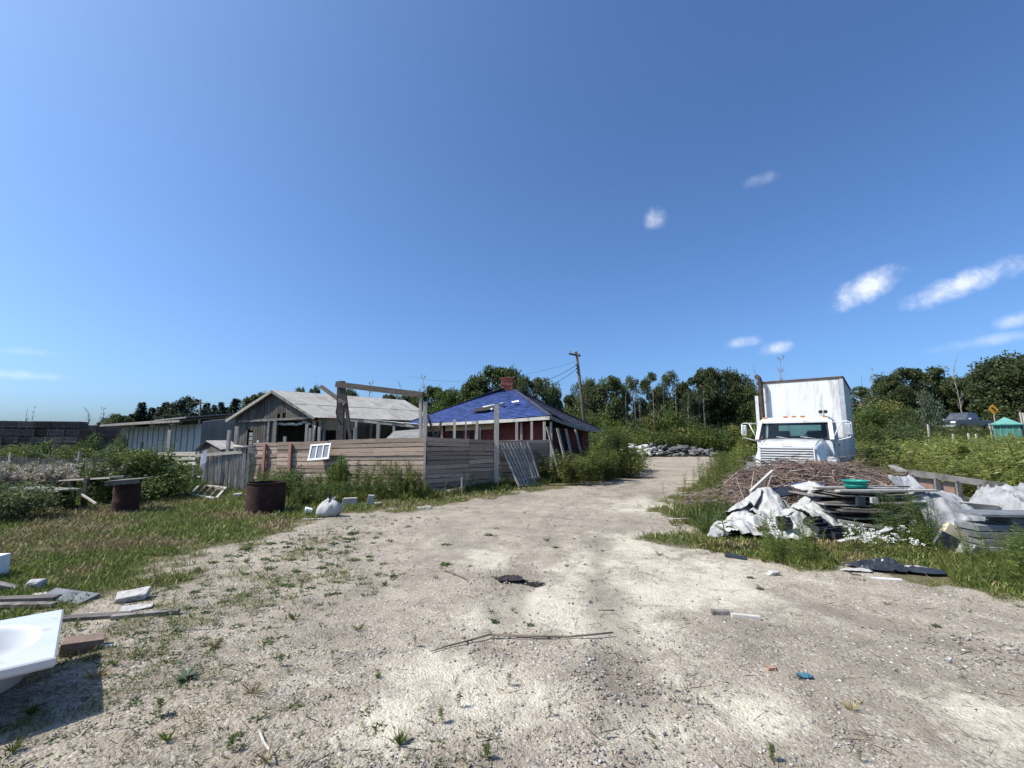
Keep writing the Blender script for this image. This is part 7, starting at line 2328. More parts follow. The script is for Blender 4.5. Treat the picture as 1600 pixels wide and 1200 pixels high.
drum('rusty_drum', 'wide rusty half drum standing before the upright plank fence', 414, 800, 0.40, 0.66, open_top=True, ribs=False)
t, g = drum('rusty_drum', 'rusty ribbed drum carrying a dark plywood sheet', 195, 801, 0.24, 0.72)
c = g + Vector((0.05, 0.0, 0.735)); mb = MB(Matrix.Translation(c) @ Matrix.Rotation(0.25, 4, 'Z') @ Matrix.Rotation(-0.07, 4, 'Y')); mb.box((0, 0, 0), (0.66, 0.66, 0.025)); mb.box((0, -0.31, -0.05), (0.64, 0.04, 0.07))
tag(mb.build('plywood_sheet', MATS['old_ply']), 'dark plywood sheet lying on the ribbed rusty drum', 'board')
g1 = G(100, 797)
t, g = drum('dark_drum', 'dark drum holding up the right end of the low plank table', 100, 796, 0.17, 0.42, m_='ash')
tt = thing('plank_table', 'low makeshift plank table left of the ribbed drum', 'table', G(70, 798))
a = P(33, 765.5, 11.1); b = P(110, 763, 10.4); zt = g.z + 0.455
a.z = zt + 0.0; b.z = zt + 0.01
mb = MB(); mb.bar(a, b, 0.42, 0.035, jit=0.004); mb.build('table_top', MATS['plank_flat'], tt)
mb = MB(); mb.bar(a + Vector((0, -0.2, -0.03)), b + Vector((-0.7, -0.2, -0.03)), 0.03, 0.05); mb.build('edge_batten', MATS['dark_beam'], tt)
for q in (a + Vector((0.25, 0.1, 0)), a + Vector((0.3, -0.12, 0))):
    mb = MB(); mb.bar(gp(q.x, q.y), Vector((q.x, q.y, zt - 0.02)), 0.07, 0.07); mb.build('leg', MATS['dark_beam'], tt)
tt = thing('plank_table', 'higher makeshift bench of pale boards running behind the ribbed drum', 'table', G(140, 790))
a = P(103, 750.5, 11.6); b = P(182, 746, 10.9)
mb = MB(); mb.bar(a, b, 0.30, 0.03, jit=0.004); mb.build('table_top', MATS['pale_post'], tt)
mb = MB(); mb.bar(a + Vector((0.3, 0.2, 0.02)), b + Vector((0.1, 0.22, 0.03)), 0.2, 0.025, jit=0.004); mb.build('table_top', MATS['old_ply'], tt)
for q, dx in ((a, 0.2), (b, -0.7)):
    mb = MB(); mb.bar(gp(q.x + dx, q.y), Vector((q.x + dx, q.y, q.z - 0.02)), 0.08, 0.08); mb.build('leg', MATS['dark_beam'], tt)
mb = MB(); mb.bar(P(97, 757, 11.6), P(108, 750, 11.6), 0.1, 0.02); mb.build('board_end', MATS['pale_post'], tt)
mb = MB(); mb.bar(P(113, 763, 10.8), P(150, 787, 10.2), 0.035, 0.035); tag(mb.build('pole', MATS['post_wood']), 'thin pole sloping down from the plank table to the ground', 'pole')

# white frames thrown beside the plank fence
fr = thing('old_window', 'broken white window frame lying at the foot of the plank fence', 'frame', G(325, 782))
A = G(297, 776); B = G(338, 782); Cc = G(352, 770); D = G(312, 765)
for q in (A, B): q.z += 0.06
for q in (Cc, D): q.z += 0.16
for p, q in ((A, B), (B, Cc), (Cc, D), (D, A)):
    mb = MB(); mb.bar(p, q, 0.06, 0.04); mb.build('frame', MATS['fascia'], fr)
for k in (0.25, 0.5, 0.75):
    mb = MB(); mb.bar(lerp(A, B, k), lerp(D, Cc, k), 0.05, 0.03); mb.build('slat', MATS['old_ply'], fr)
block('board', 'whitish board end lying above the broken white frame', 'board', 318, 757, (0.55, 0.12, 0.04), -0.3, 'white_paint', z=0.25)
block('board', 'grey board lying behind the broken white frame', 'board', 345, 772, (0.6, 0.10, 0.04), -0.6, 'plank_flat', z=0.12)
block('stone', 'small pale stone at the foot of the upright planks', 'stone', 372, 778, (0.22, 0.16, 0.12), 0.4, 'concrete', jit=0.03, bev=0.02)
for k in range(9):
    q = G(150 + 17 * k, 792 - (k % 3) * 3)
    mb = MB(); mb.bar(q + Vector((0, 0, 0.03)), q + Vector((0.5 * math.cos(k), 0.4 * math.sin(k), 0.05)), 0.02, 0.015)
    tag(mb.build('stick', MATS['pale_post']), 'dry pale stick in the grass by the ribbed drum, %s from the low table' % ORD[k], 'stick', 'sticks in the grass by the drums')


# sack
def sack():
    g = G(511, 807)
    t = thing('white_sack', 'full white plastic sack with a tied top at the edge of the gravel', 'sack', g)
    mb = MB(); n = 36; prof = [(0.15, 0.0), (0.20, 0.03), (0.225, 0.10), (0.215, 0.17), (0.185, 0.235), (0.135, 0.285), (0.085, 0.315), (0.05, 0.33), (0.045, 0.35)]
    rings = []
    for i, (r, z) in enumerate(prof):
        ring = []
        for k in range(n):
            a = 2 * math.pi * k / n
            w = 1 + 0.10 * math.sin(2 * a + 0.6) + 0.09 * math.sin(3 * a + i * 0.35) + 0.06 * math.sin(7 * a - 0.5 * i) * (i > 2) + R.uniform(-0.03, 0.03)
            ring.append(mb.pt(g + Vector((math.cos(a) * r * w * 1.1 + 0.16 * z, math.sin(a) * r * w * 0.8, z * (1 + 0.10 * math.sin(2 * a + 2.0)) + 0.015 * math.sin(6 * a + i)))))
        rings.append(ring)
    mb.smooth = True
    for a, b in zip(rings, rings[1:]):
        for k in range(n):
            j = (k + 1) % n; mb.face([a[k], a[j], b[j], b[k]])
    mb.face(rings[0][::-1]); mb.face(rings[-1])
    mb.build('bag', MATS['white_plastic'], t)
    c = g + Vector((0.055, 0, 0.345))
    for nm, dx, dz, m_ in (('loose_end', 0.11, 0.075, 'white_plastic'), ('loose_end', -0.07, 0.06, 'white_plastic'), ('loose_end', -0.02, 0.13, 'black_plastic')):
        mb = MB(); mb.smooth = True
        q = [mb.pt(c + Vector((u * 0.03 + dx * v, 0.02 * math.sin(3 * u + 4 * v) + 0.015 * v, dz * v + 0.02 * math.sin(2 * u + 5 * v) * v))) for v in (0, 0.33, 0.66, 1) for u in (-1, -0.3, 0.3, 1)]
        for v in range(3):
            for u in range(3):
                mb.face([q[v * 4 + u], q[v * 4 + u + 1], q[v * 4 + u + 5], q[v * 4 + u + 4]])
        mb.build(nm, MATS[m_], t)
    mb = MB(); mb.tube([c + Vector((0.055 * math.cos(a), 0.045 * math.sin(a), -0.01)) for a in np.linspace(0, 6.28, 12)], 0.012, 5); mb.build('tie', MATS['black_plastic'], t)


sack()
block('white_scrap', 'small crumpled white box left of the white sack', 'box', 481, 803, (0.14, 0.12, 0.12), 0.4, 'white_paint', (0.2, 0.2), jit=0.02)
block('concrete_block', 'grey concrete block in the weeds right of the white sack', 'block', 547, 790, (0.34, 0.18, 0.19), 0.2, 'concrete', jit=0.01, bev=0.008)
block('concrete_block', 'narrow upright concrete block further right of the white sack', 'block', 579, 792, (0.14, 0.14, 0.28), 0.2, 'concrete', (0, 0.08), bev=0.006)
block('stone', 'small white stone beside the upright concrete block', 'stone', 590, 790, (0.16, 0.10, 0.08), 0.4, 'white_plastic', jit=0.02, bev=0.02)
block('plank', 'cream plank scrap on the gravel edge below the white sack', 'plank', 488, 812, (0.4, 0.08, 0.02), 0.1, 'pale_board')
block('concrete_block', 'flat concrete scrap low in the weeds at the shaded fence corner', 'block', 662, 795, (0.3, 0.2, 0.06), 0.3, 'concrete', jit=0.02)

# ================================================================ THINGS LYING ON THE GRAVEL
def stick(label, pts, r, z=0.015, m_='stem_brown'):
    q = [G(*p) + Vector((0, 0, z)) for p in pts]
    mb = MB(); mb.tube(q, r if isinstance(r, list) else r, 6)
    return tag(mb.build('stick', MATS[m_]), label, 'stick')


mat('stick_wood', (0.12, 0.095, 0.07), (0.22, 0.175, 0.13), 9.0, 0.9, bump=0.3)
stick('long thin bent stick lying across the middle of the gravel', [(672, 1021), (700, 1012), (735, 1003), (765, 994), (800, 996), (840, 997), (885, 998), (920, 995), (958, 991)], [0.004, 0.006, 0.008, 0.009, 0.009, 0.009, 0.008, 0.008, 0.006], m_='stick_wood')
stick('short thin twig running beside the long bent stick', [(770, 996), (810, 999), (860, 999)], 0.004, 0.02, 'stick_wood')
stick('twig trailing from the wilted weed on the gravel', [(695, 893), (712, 899), (730, 908)], [0.010, 0.008, 0.004], m_='stick_wood')
stick('short pale stick right of the tyre prints', [(934, 956), (960, 956)], 0.006, m_='stick_wood')
stick('curved whitish strip on the gravel at the bottom left', [(405, 1145), (412, 1165), (424, 1180), (430, 1198)], [0.006, 0.008, 0.008, 0.006], m_='pale_board')
stick('thin pale stick on the gravel by the right picture edge', [(1572, 1017), (1592, 1018)], 0.009, m_='pale_board')
stick('thin dark wire looping on the gravel left of the black sheet', [(1318, 886), (1322, 893), (1332, 899), (1346, 901)], 0.006, m_='cable')
stick('thin pale sticks end at the tip of the right verge', [(1046, 814), (1090, 813)], 0.012, 0.04, m_='pale_board')
block('wood_scrap', 'grey wood offcut lying on the gravel right of centre', 'wood scrap', 1126, 960, (0.15, 0.05, 0.035), -0.1, 'plank_flat')
block('wood_scrap', 'longer pale wood offcut right of the grey one', 'wood scrap', 1165, 966, (0.24, 0.045, 0.03), -0.15, 'pale_board', (0, 0.05))
block('tile_shard', 'terracotta shard lying on the gravel near the blue rag', 'shard', 1205, 1046, (0.07, 0.045, 0.018), -0.2, 'terracotta', (0.15, 0), jit=0.012)
block('white_stone', 'single white stone on the gravel below the right verge', 'stone', 1210, 899, (0.13, 0.07, 0.05), -0.2, 'rubble_pale0', jit=0.03, bev=0.015)
block('white_stone', 'small white chip on the gravel at the far right', 'stone', 1483, 1034, (0.05, 0.03, 0.02), 0.3, 'white_plastic', jit=0.008)
block('rusty_grate', 'black ribbed scrap on the verge edge above the white stone', 'scrap', 1150, 872, (0.26, 0.10, 0.03), -0.7, 'black_plastic', (0.1, 0.1))


def crumple(name, label, cat, fn, n, m_, loc, group=None, thick=0.004, kind=None):
    """sheet: fn(u, v) -> point for u, v in -1..1"""
    mb = MB(); mb.smooth = True
    g = [[mb.pt(fn(-1 + 2 * i / n, -1 + 2 * j / n)) for i in range(n + 1)] for j in range(n + 1)]
    for j in range(n):
        for i in range(n):
            mb.face([g[j][i], g[j][i + 1], g[j + 1][i + 1], g[j + 1][i]])
    o = mb.build(name, MATS[m_], None, loc)
    s = o.modifiers.new('thickness', 'SOLIDIFY'); s.thickness = thick; s.offset = 1
    return tag(o, label, cat, group, kind)


def ridged(x, y, s, seed, o=3):
    return sum((1 - abs(2 * float(vnoise(x * s * 2 ** i + seed, y * s * 2 ** i + seed * 1.7)) - 1)) ** 2 * 0.5 ** i for i in range(o))


def sheet(name, label, cx, cy, sx, sy, rz, prof, amp, m_, seed, fs=2.2, n=44, cat='plastic sheet', group=None, lift=0.01):
    c, s = math.cos(rz), math.sin(rz)
    def fn(u, v):
        a = math.atan2(v, u)
        k = 0.82 + 0.36 * float(vnoise(1.6 * math.cos(a) + seed, 1.6 * math.sin(a) + seed))
        sq = (1 - 0.25 * min(1, (u * u * v * v)))
        x = u * sx * k * sq; y = v * sy * k * sq
        X = cx + x * c - y * s; Y = cy + x * s + y * c
        edge = max(abs(u), abs(v))
        zz = prof(X, Y) + amp * 0.62 * (ridged(X, Y, fs, seed) - 0.55) * (1 - 0.5 * edge ** 6) + amp * 0.8 * (float(fbm(X * 3.1 + seed, Y * 3.1 + seed, 2)) - 0.5) + amp * 0.26 * (ridged(X, Y, fs * 3.7, seed + 3, 2) - 0.6)
        return Vector((X + amp * 0.6 * (float(vnoise(X * 4 + seed, Y * 4)) - 0.5), Y, max(Z(X, Y) + lift, Z(X, Y) + zz)))
    loc = Vector((cx, cy, Z(cx, cy)))
    return crumple(name, label, cat, fn, n, m_, loc, group)


def bump(cx, cy, rx, ry, h, p=1.0):
    return lambda x, y: h * math.exp(-(((x - cx) / rx) ** 2 + ((y - cy) / ry) ** 2) ** p)


gb = G(804, 905)
sheet('charred_lump', 'black charred lump of rubbish on the gravel', gb.x - 0.06, gb.y, 0.15, 0.10, 0.1, bump(gb.x - 0.05, gb.y, 0.16, 0.1, 0.015), 0.035, 'ash', 5.3, 14, 30, 'burnt rubbish')
gb = G(1255, 1059)
sheet('blue_rag', 'small crumpled blue rag on the gravel', gb.x, gb.y, 0.05, 0.03, -0.1, bump(gb.x, gb.y, 0.05, 0.03, 0.02), 0.045, 'blue_cloth', 2.2, 16, 16, 'rag')
gb = G(1398, 892)
mb_ = bump(gb.x - 0.1, gb.y + 0.1, 0.35, 0.16, 0.05)
sheet('black_sheet', 'crumpled black plastic sheet lying at the gravel edge', gb.x, gb.y, 0.46, 0.20, -0.35, mb_, 0.09, 'black_plastic', 7.7, 6.0, 60, lift=0.035)
gb = G(1340, 893); sheet('white_scrap', 'flat white plastic scrap under the left end of the black sheet', gb.x, gb.y, 0.16, 0.06, -0.2, bump(gb.x, gb.y, 0.2, 0.1, 0.02), 0.03, 'white_plastic', 3.1, 6, 14, 'plastic scrap')
gb = G(1432, 890); sheet('white_scrap', 'flat pale plastic scrap behind the right end of the black sheet', gb.x, gb.y, 0.15, 0.06, -0.3, bump(gb.x, gb.y, 0.2, 0.1, 0.03), 0.03, 'white_plastic', 4.1, 6, 14, 'plastic scrap')
block('white_scrap', 'white strip sticking out below the black sheet', 'strip', 1385, 905, (0.30, 0.03, 0.012), -0.25, 'white_paint')

# ================================================================ RUBBISH HEAP, RIGHT
heap = [bump(3.75, 7.75, 0.5, 0.4, 0.22), bump(4.75, 8.55, 0.5, 0.45, 0.66), bump(5.45, 8.35, 0.4, 0.45, 0.56), bump(4.2, 8.3, 0.5, 0.4, 0.42), bump(5.0, 8.0, 0.6, 0.35, 0.36)]
hp = lambda x, y: max(f(x, y) for f in heap)
WS = 'white plastic sheets in the rubbish heap'
sheet('plastic_sheet', 'white plastic sheet draped over the peak of the rubbish heap', 4.78, 8.45, 0.62, 0.5, 0.2, hp, 0.17, 'white_plastic', 11.3, 2.6, 48, group=WS)
sheet('plastic_sheet', 'white plastic sheet hanging at the board stack end of the heap', 5.42, 8.22, 0.45, 0.55, -0.2, lambda x, y: hp(x, y) + 0.02, 0.17, 'white_plastic', 23.1, 3.0, 48, group=WS)
sheet('plastic_sheet', 'low white plastic sheet at the left tail of the heap', 3.95, 7.85, 0.60, 0.42, 0.3, lambda x, y: hp(x, y) * 0.9 + 0.01, 0.15, 'white_plastic', 31.9, 3.0, 48, group=WS)
sheet('plastic_sheet', 'creased white sheet in the front middle of the heap', 4.55, 7.75, 0.55, 0.38, -0.1, lambda x, y: hp(x, y) * 0.8 + 0.04, 0.16, 'white_plastic', 41.2, 3.2, 48, group=WS)
sheet('plastic_sheet', 'greyish white sheet at the back left of the heap', 4.25, 8.6, 0.5, 0.34, 0.25, lambda x, y: hp(x, y) + 0.05, 0.12, 'white_plastic', 51.5, 2.5, 40, group=WS)
sheet('plastic_sheet', 'small bluish white sheet on the heap beside the teal basin', 5.75, 8.75, 0.34, 0.28, 0.1, lambda x, y: 0.70 + 0.1 * math.exp(-((x - 5.75) ** 2 + (y - 8.75) ** 2) / 0.05), 0.08, 'white_plastic', 61.5, 4, 30, group=WS)
sheet('grey_scrap', 'grey plastic scrap at the left tip of the heap', 3.42, 7.62, 0.2, 0.16, 0.6, bump(3.42, 7.62, 0.2, 0.2, 0.2), 0.08, 'grey_tarp', 71.5, 5, 20)
sheet('navy_cloth', 'navy cloth lying behind the small bluish sheet', 5.85, 9.0, 0.36, 0.24, 0.0, lambda x, y: 0.72, 0.08, 'navy_cloth', 15.5, 4, 24, 'cloth')
block('board', 'dark red-brown board stuck in the front of the white sheets', 'board', 0, 0, (0.42, 0.12, 0.03), 0.05, 'rust', (0.3, 0), g=(4.25, 7.65, Z(4.25, 7.65)), z=0.16)
block('pole', 'thin pale batten poking up behind the white sheets', 'batten', 0, 0, (0.85, 0.05, 0.04), 0.5, 'pale_board', (0, -0.45), g=(4.95, 9.05, 0.5), z=0.28)
block('board', 'black board leaning behind the white sheets', 'board', 0, 0, (0.9, 0.3, 0.03), 0.15, 'black_plastic', (0.4, -0.12), g=(5.1, 9.0, 0.5), z=0.05)
# black trays
for k, (x, y, z, rz, tx, lab) in enumerate([(4.95, 7.45, 0.16, 0.35, 0.55, 'black plastic tray tilted against the front of the white sheets'), (5.22, 7.4, 0.05, 0.1, 0.2, 'second black plastic tray lying lower beside the board stack'), (4.45, 7.55, 0.18, -0.3, 0.5, 'small black plastic pot at the front middle of the white sheets')]):
    Mx = Matrix.Translation((x, y, Z(x, y) + z + 0.1)) @ Matrix.Rotation(rz, 4, 'Z') @ Matrix.Rotation(tx, 4, 'X')
    s = (0.36, 0.28, 0.10) if k < 2 else (0.2, 0.16, 0.12)
    t = thing('plastic_tray', lab, 'tray', (x, y, Z(x, y)))
    mb = MB(Mx); a = [(-s[0] / 2, -s[1] / 2), (s[0] / 2, -s[1] / 2), (s[0] / 2, s[1] / 2), (-s[0] / 2, s[1] / 2)]
    for i in range(4):
        p, q = a[i], a[(i + 1) % 4]; mb.bar((p[0], p[1], 0), (q[0], q[1], 0), 0.012, s[2])
    mb.box((0, 0, -s[2] / 2), (s[0], s[1], 0.01)); mb.build('tray', MATS['black_plastic'], t)
    for i in range(3):
        mb = MB(Mx); mb.box((0, -s[1] / 3 + s[1] / 3 * i, 0.0), (s[0] - 0.02, 0.012, s[2] * 0.8)); mb.build('divider', MATS['black_plastic'], t)

# stack of slabs and boards
LAY = ['lowest', 'second lowest', 'third lowest', 'fourth lowest', 'fifth lowest', 'sixth lowest', 'seventh', 'eighth', 'ninth', 'tenth', 'eleventh', 'twelfth', 'thirteenth', 'fourteenth', 'fifteenth', 'sixteenth', 'topmost']
zc = Z(6.3, 8.2) + 0.02
for k in range(17):
    hgt = R.uniform(0.012, 0.030)
    for half in range(2):
        w = R.uniform(0.62, 0.95); d = R.uniform(0.65, 0.95)
        x = (5.95 if half == 0 else 6.72) + R.uniform(-0.2, 0.2); y = 8.35 + R.uniform(-0.2, 0.15)
        Mx = Matrix.Translation((x, y, zc + hgt / 2 + R.uniform(0, 0.008))) @ Matrix.Rotation(R.uniform(-0.12, 0.12), 4, 'Z') @ Matrix.Rotation(R.uniform(-0.05, 0.05), 4, 'Y') @ Matrix.Rotation(R.uniform(-0.03, 0.03), 4, 'X')
        mb = MB(Mx); q = [(-w / 2, -d / 2), (w / 2 + R.uniform(-0.1, 0.06), -d / 2 + R.uniform(-0.05, 0.08)), (w / 2, d / 2), (-w / 2, d / 2)]
        m4 = (R.uniform(-0.1, 0.1), -d / 2 + R.uniform(-0.06, 0.04)); q.insert(1, m4)
        mb.extrude([(a, b, -hgt / 2) for a, b in q], (0, 0, hgt))
        mm = R.choice(['slab_weathered', 'slab_weathered', 'plank_flat', 'old_ply', 'pale_board' if k in (5, 8) else 'old_ply'])
        tag(mb.build('flat_slab', MATS[mm]), 'weathered flat slab, %s layer of the stack under the teal basin, %s half' % (LAY[k], ('left', 'right')[half]), 'slab', 'weathered slabs stacked under the teal basin')
    zc += hgt + 0.021
top_z = zc
for k, (x, y, L_, rz, m_, lab) in enumerate([(6.5, 7.95, 1.75, 0.03, 'pale_board', 'long pale board lying along the top front of the slab stack'), (6.3, 8.35, 1.5, -0.06, 'plank_flat', 'grey board lying behind the long pale one on the slab stack'), (6.7, 8.6, 1.6, 0.10, 'plank_flat', 'rear grey board on top of the slab stack')]):
    mb = MB(Matrix.Translation((x, y, top_z + 0.02)) @ Matrix.Rotation(rz, 4, 'Z')); mb.box((0, 0, 0), (L_, 0.12, 0.03)); tag(mb.build('board', MATS[m_]), lab, 'board')
block('post_stub', 'black upright plastic trough hanging at the front of the slab stack', 'trough', 0, 0, (0.13, 0.06, 0.16), 0.0, 'black_plastic', g=(5.92, 7.80, top_z - 0.22), z=0.0, tilt=(-0.1, 0.15))
block('grey_box', 'small grey box lying in the front of the slab stack', 'box', 0, 0, (0.10, 0.05, 0.09), 0.0, 'concrete', g=(6.15, 7.80, top_z - 0.17))
g = Vector((6.2, 8.25, top_z + 0.036)); bt = thing('teal_basin', 'round teal plastic basin standing on top of the slab stack', 'basin', g)
mb = MB(); mb.lathe(g, [(0.155, 0.0), (0.165, 0.012), (0.185, 0.115), (0.197, 0.118), (0.200, 0.135), (0.188, 0.137), (0.178, 0.12), (0.155, 0.015), (0.01, 0.012)], 32, capb=True); mb.build('bowl', MATS['teal_basin'], bt)
mb = MB(); mb.lathe(g, [(0.170, 0.035), (0.178, 0.04), (0.177, 0.05), (0.173, 0.055)], 32); mb.build('rim_band', MATS['teal_basin'], bt)
# plank sticking forward from the stack and white hoop
mb = MB(); mb.bar((5.45, 7.7, 0.27), (6.35, 7.45, 0.14), 0.08, 0.04); tag(mb.build('board', MATS['plank_flat']), 'grey board sloping out of the foot of the slab stack', 'board')
mb = MB(); q = [Vector((5.25 + 0.55 * math.sin(a), 7.12 - 0.12 * math.cos(a), 0.02 + 0.26 * max(0, math.sin(a * 0.5 + 0.55)))) for a in np.linspace(-0.6, 1.75, 12)]
for a, b in zip(q, q[1:]):
    mb.bar(a, b, 0.10, 0.012)
tag(mb.build('white_strip', MATS['white_plastic']), 'curved white plastic strip arching in the weeds below the slab stack', 'strip')

# broken wooden crate side with beam
cr_ = thing('broken_crate', 'broken wooden crate frame with a long top beam right of the slab stack', 'crate', gp(8.6, 8.9))
Lp, Rp = P(1418, 738, 9.2), P(1572, 760, 8.6)
mb = MB(); mb.bar(Lp, Rp, 0.06, 0.12, jit=0.006); mb.build('top_beam', MATS['plank_flat'], cr_)
mb = MB(); mb.bar(Lp + Vector((0.1, 0.5, 0.05)), Rp + Vector((0.0, 0.5, 0.0)), 0.10, 0.05, jit=0.006); mb.build('back_beam', MATS['pale_post'], cr_)
mb = MB(); mb.bar(Lp + Vector((-0.1, 0.0, 0.02)), Lp + Vector((0.2, 0.6, 0.10)), 0.14, 0.04); mb.build('end_board', MATS['plank_flat'], cr_)
dn = Vector((0, 0, -0.42))
mb = MB(); mb.bar(lerp(Lp, Rp, 0.3) + Vector((0, 0.02, -0.36)), lerp(Lp, Rp, 0.92) + Vector((0, 0.02, -0.34)), 0.05, 0.09, jit=0.005); mb.build('bottom_rail', MATS['old_ply'], cr_)
for t in (0.05, 0.30, 0.52, 0.74, 0.93):
    q = lerp(Lp, Rp, t) + Vector((0, -0.015, -0.03)); mb = MB(); mb.bar(q, Vector((q.x, q.y, q.z - 0.36)), 0.09, 0.04); mb.build('upright', MATS['plank_flat'], cr_)
for t0, t1 in ((0.08, 0.28), (0.33, 0.50)):
    a, b = lerp(Lp, Rp, t0), lerp(Lp, Rp, t1); o_ = Vector((0, 0.03, -0.08))
    mb = MB(); q = [a + o_ + Vector((0, 0, -0.24)), b + o_ + Vector((0, 0, -0.24)), b + o_, a + o_]; mb.hexa(q, [p + Vector((0, 0.02, 0)) for p in q]); tag(mb.build('panel_board', mat('pink_ply%d' % int(t0 * 10), (0.36, 0.22, 0.16), (0.46, 0.30, 0.23), 4, 0.85), cr_), 'reddish panel board')
stick('curved pale stick rising behind the broken crate frame', [(1458, 742), (1462, 739), (1470, 735), (1480, 732)], 0.02, 0.5, 'pale_board')
TG = 'grey tarpaulins at the right of the heap'
sheet('tarpaulin', 'grey tarpaulin slumped below the broken crate frame', 7.35, 7.75, 0.5, 0.5, 0.1, lambda x, y: 0.05 + 0.62 * S((y - 7.3) / 0.9), 0.16, 'grey_tarp', 81.5, 2.4, 44, 'tarpaulin', TG)
sheet('tarpaulin', 'large grey tarpaulin over the mound at the right picture edge', 9.0, 7.7, 1.15, 0.75, 0.0, lambda x, y: 0.2 + 0.42 * S((y - 7.0) / 1.0) * S((x - 7.8) / 0.9), 0.22, 'grey_tarp', 91.5, 2.6, 70, 'tarpaulin', TG)
sheet('tarpaulin', 'small pale plastic hanging from the left end of the crate beam', 7.62, 8.75, 0.26, 0.3, 0.2, lambda x, y: 0.45 + 0.4 * S((y - 8.5) / 0.5), 0.12, 'grey_tarp', 99.5, 3.5, 30, 'tarpaulin', TG)
block('foam_board', 'pale greenish foam board between the two grey tarpaulins', 'board', 0, 0, (0.75, 0.03, 0.3), -0.1, 'pale_board', (0.5, 0.1), g=(7.95, 7.95, 0.25))
# dark paver stack
for r in range(5):
    for k in range(3):
        x = 6.95 + 0.46 * k + R.uniform(-0.03, 0.03) + (0.04 if r % 2 else 0); y = 6.82 + R.uniform(-0.04, 0.04)
        g = Vector((x, y, Z(x, y) + 0.01 + 0.098 * r))
        if r == 4 and k == 0: continue
        Mx = Matrix.Translation(g + Vector((0, 0, 0.045))) @ Matrix.Rotation(-0.12 + R.uniform(-0.05, 0.05), 4, 'Z') @ Matrix.Rotation(R.uniform(-0.02, 0.02), 4, 'Y')
        mb = MB(Mx); mb.box((0, 0, 0), (0.42, 0.40, 0.086))
        o = mb.build('dark_paver', MATS['slab_grey'], bevel=0.008)
        tag(o, 'dark paver below the grey tarpaulin, %s course, %s to the tan block' % (['lowest', 'second', 'third', 'fourth', 'top'][r], ['nearest', 'second', 'third'][k]), 'paver', 'dark pavers stacked under the tarpaulin')
block('long_slab', 'long blue-grey slab lying across the top of the dark paver stack', 'slab', 0, 0, (1.35, 0.5, 0.035), -0.08, 'slab_grey', g=(7.45, 6.82, Z(7.4, 6.8) + 0.505))
block('grey_slab', 'pale grey slab leaning on the front of the dark pavers', 'slab', 0, 0, (0.34, 0.30, 0.04), -0.1, 'concrete', (0.35, 0), g=(7.75, 6.5, Z(7.7, 6.5) + 0.30))
block('tan_block', 'tan broken block tilted left of the dark paver stack', 'block', 0, 0, (0.27, 0.10, 0.19), -0.15, 'tan_block', (0.1, 0.65), g=(6.42, 6.75, Z(6.4, 6.7) + 0.16), jit=0.012)
block('concrete_chunk', 'grey concrete chunk lying below the tan block', 'block', 0, 0, (0.2, 0.16, 0.18), 0.3, 'concrete', (0.2, 0.3), g=(6.3, 6.4, Z(6.3, 6.4)), jit=0.02)
block('slab', 'tilted grey slab behind the left of the tan block', 'slab', 0, 0, (0.3, 0.04, 0.22), -0.1, 'slab_grey', (0.2, 0.5), g=(6.28, 6.7, Z(6.2, 6.7) + 0.04))


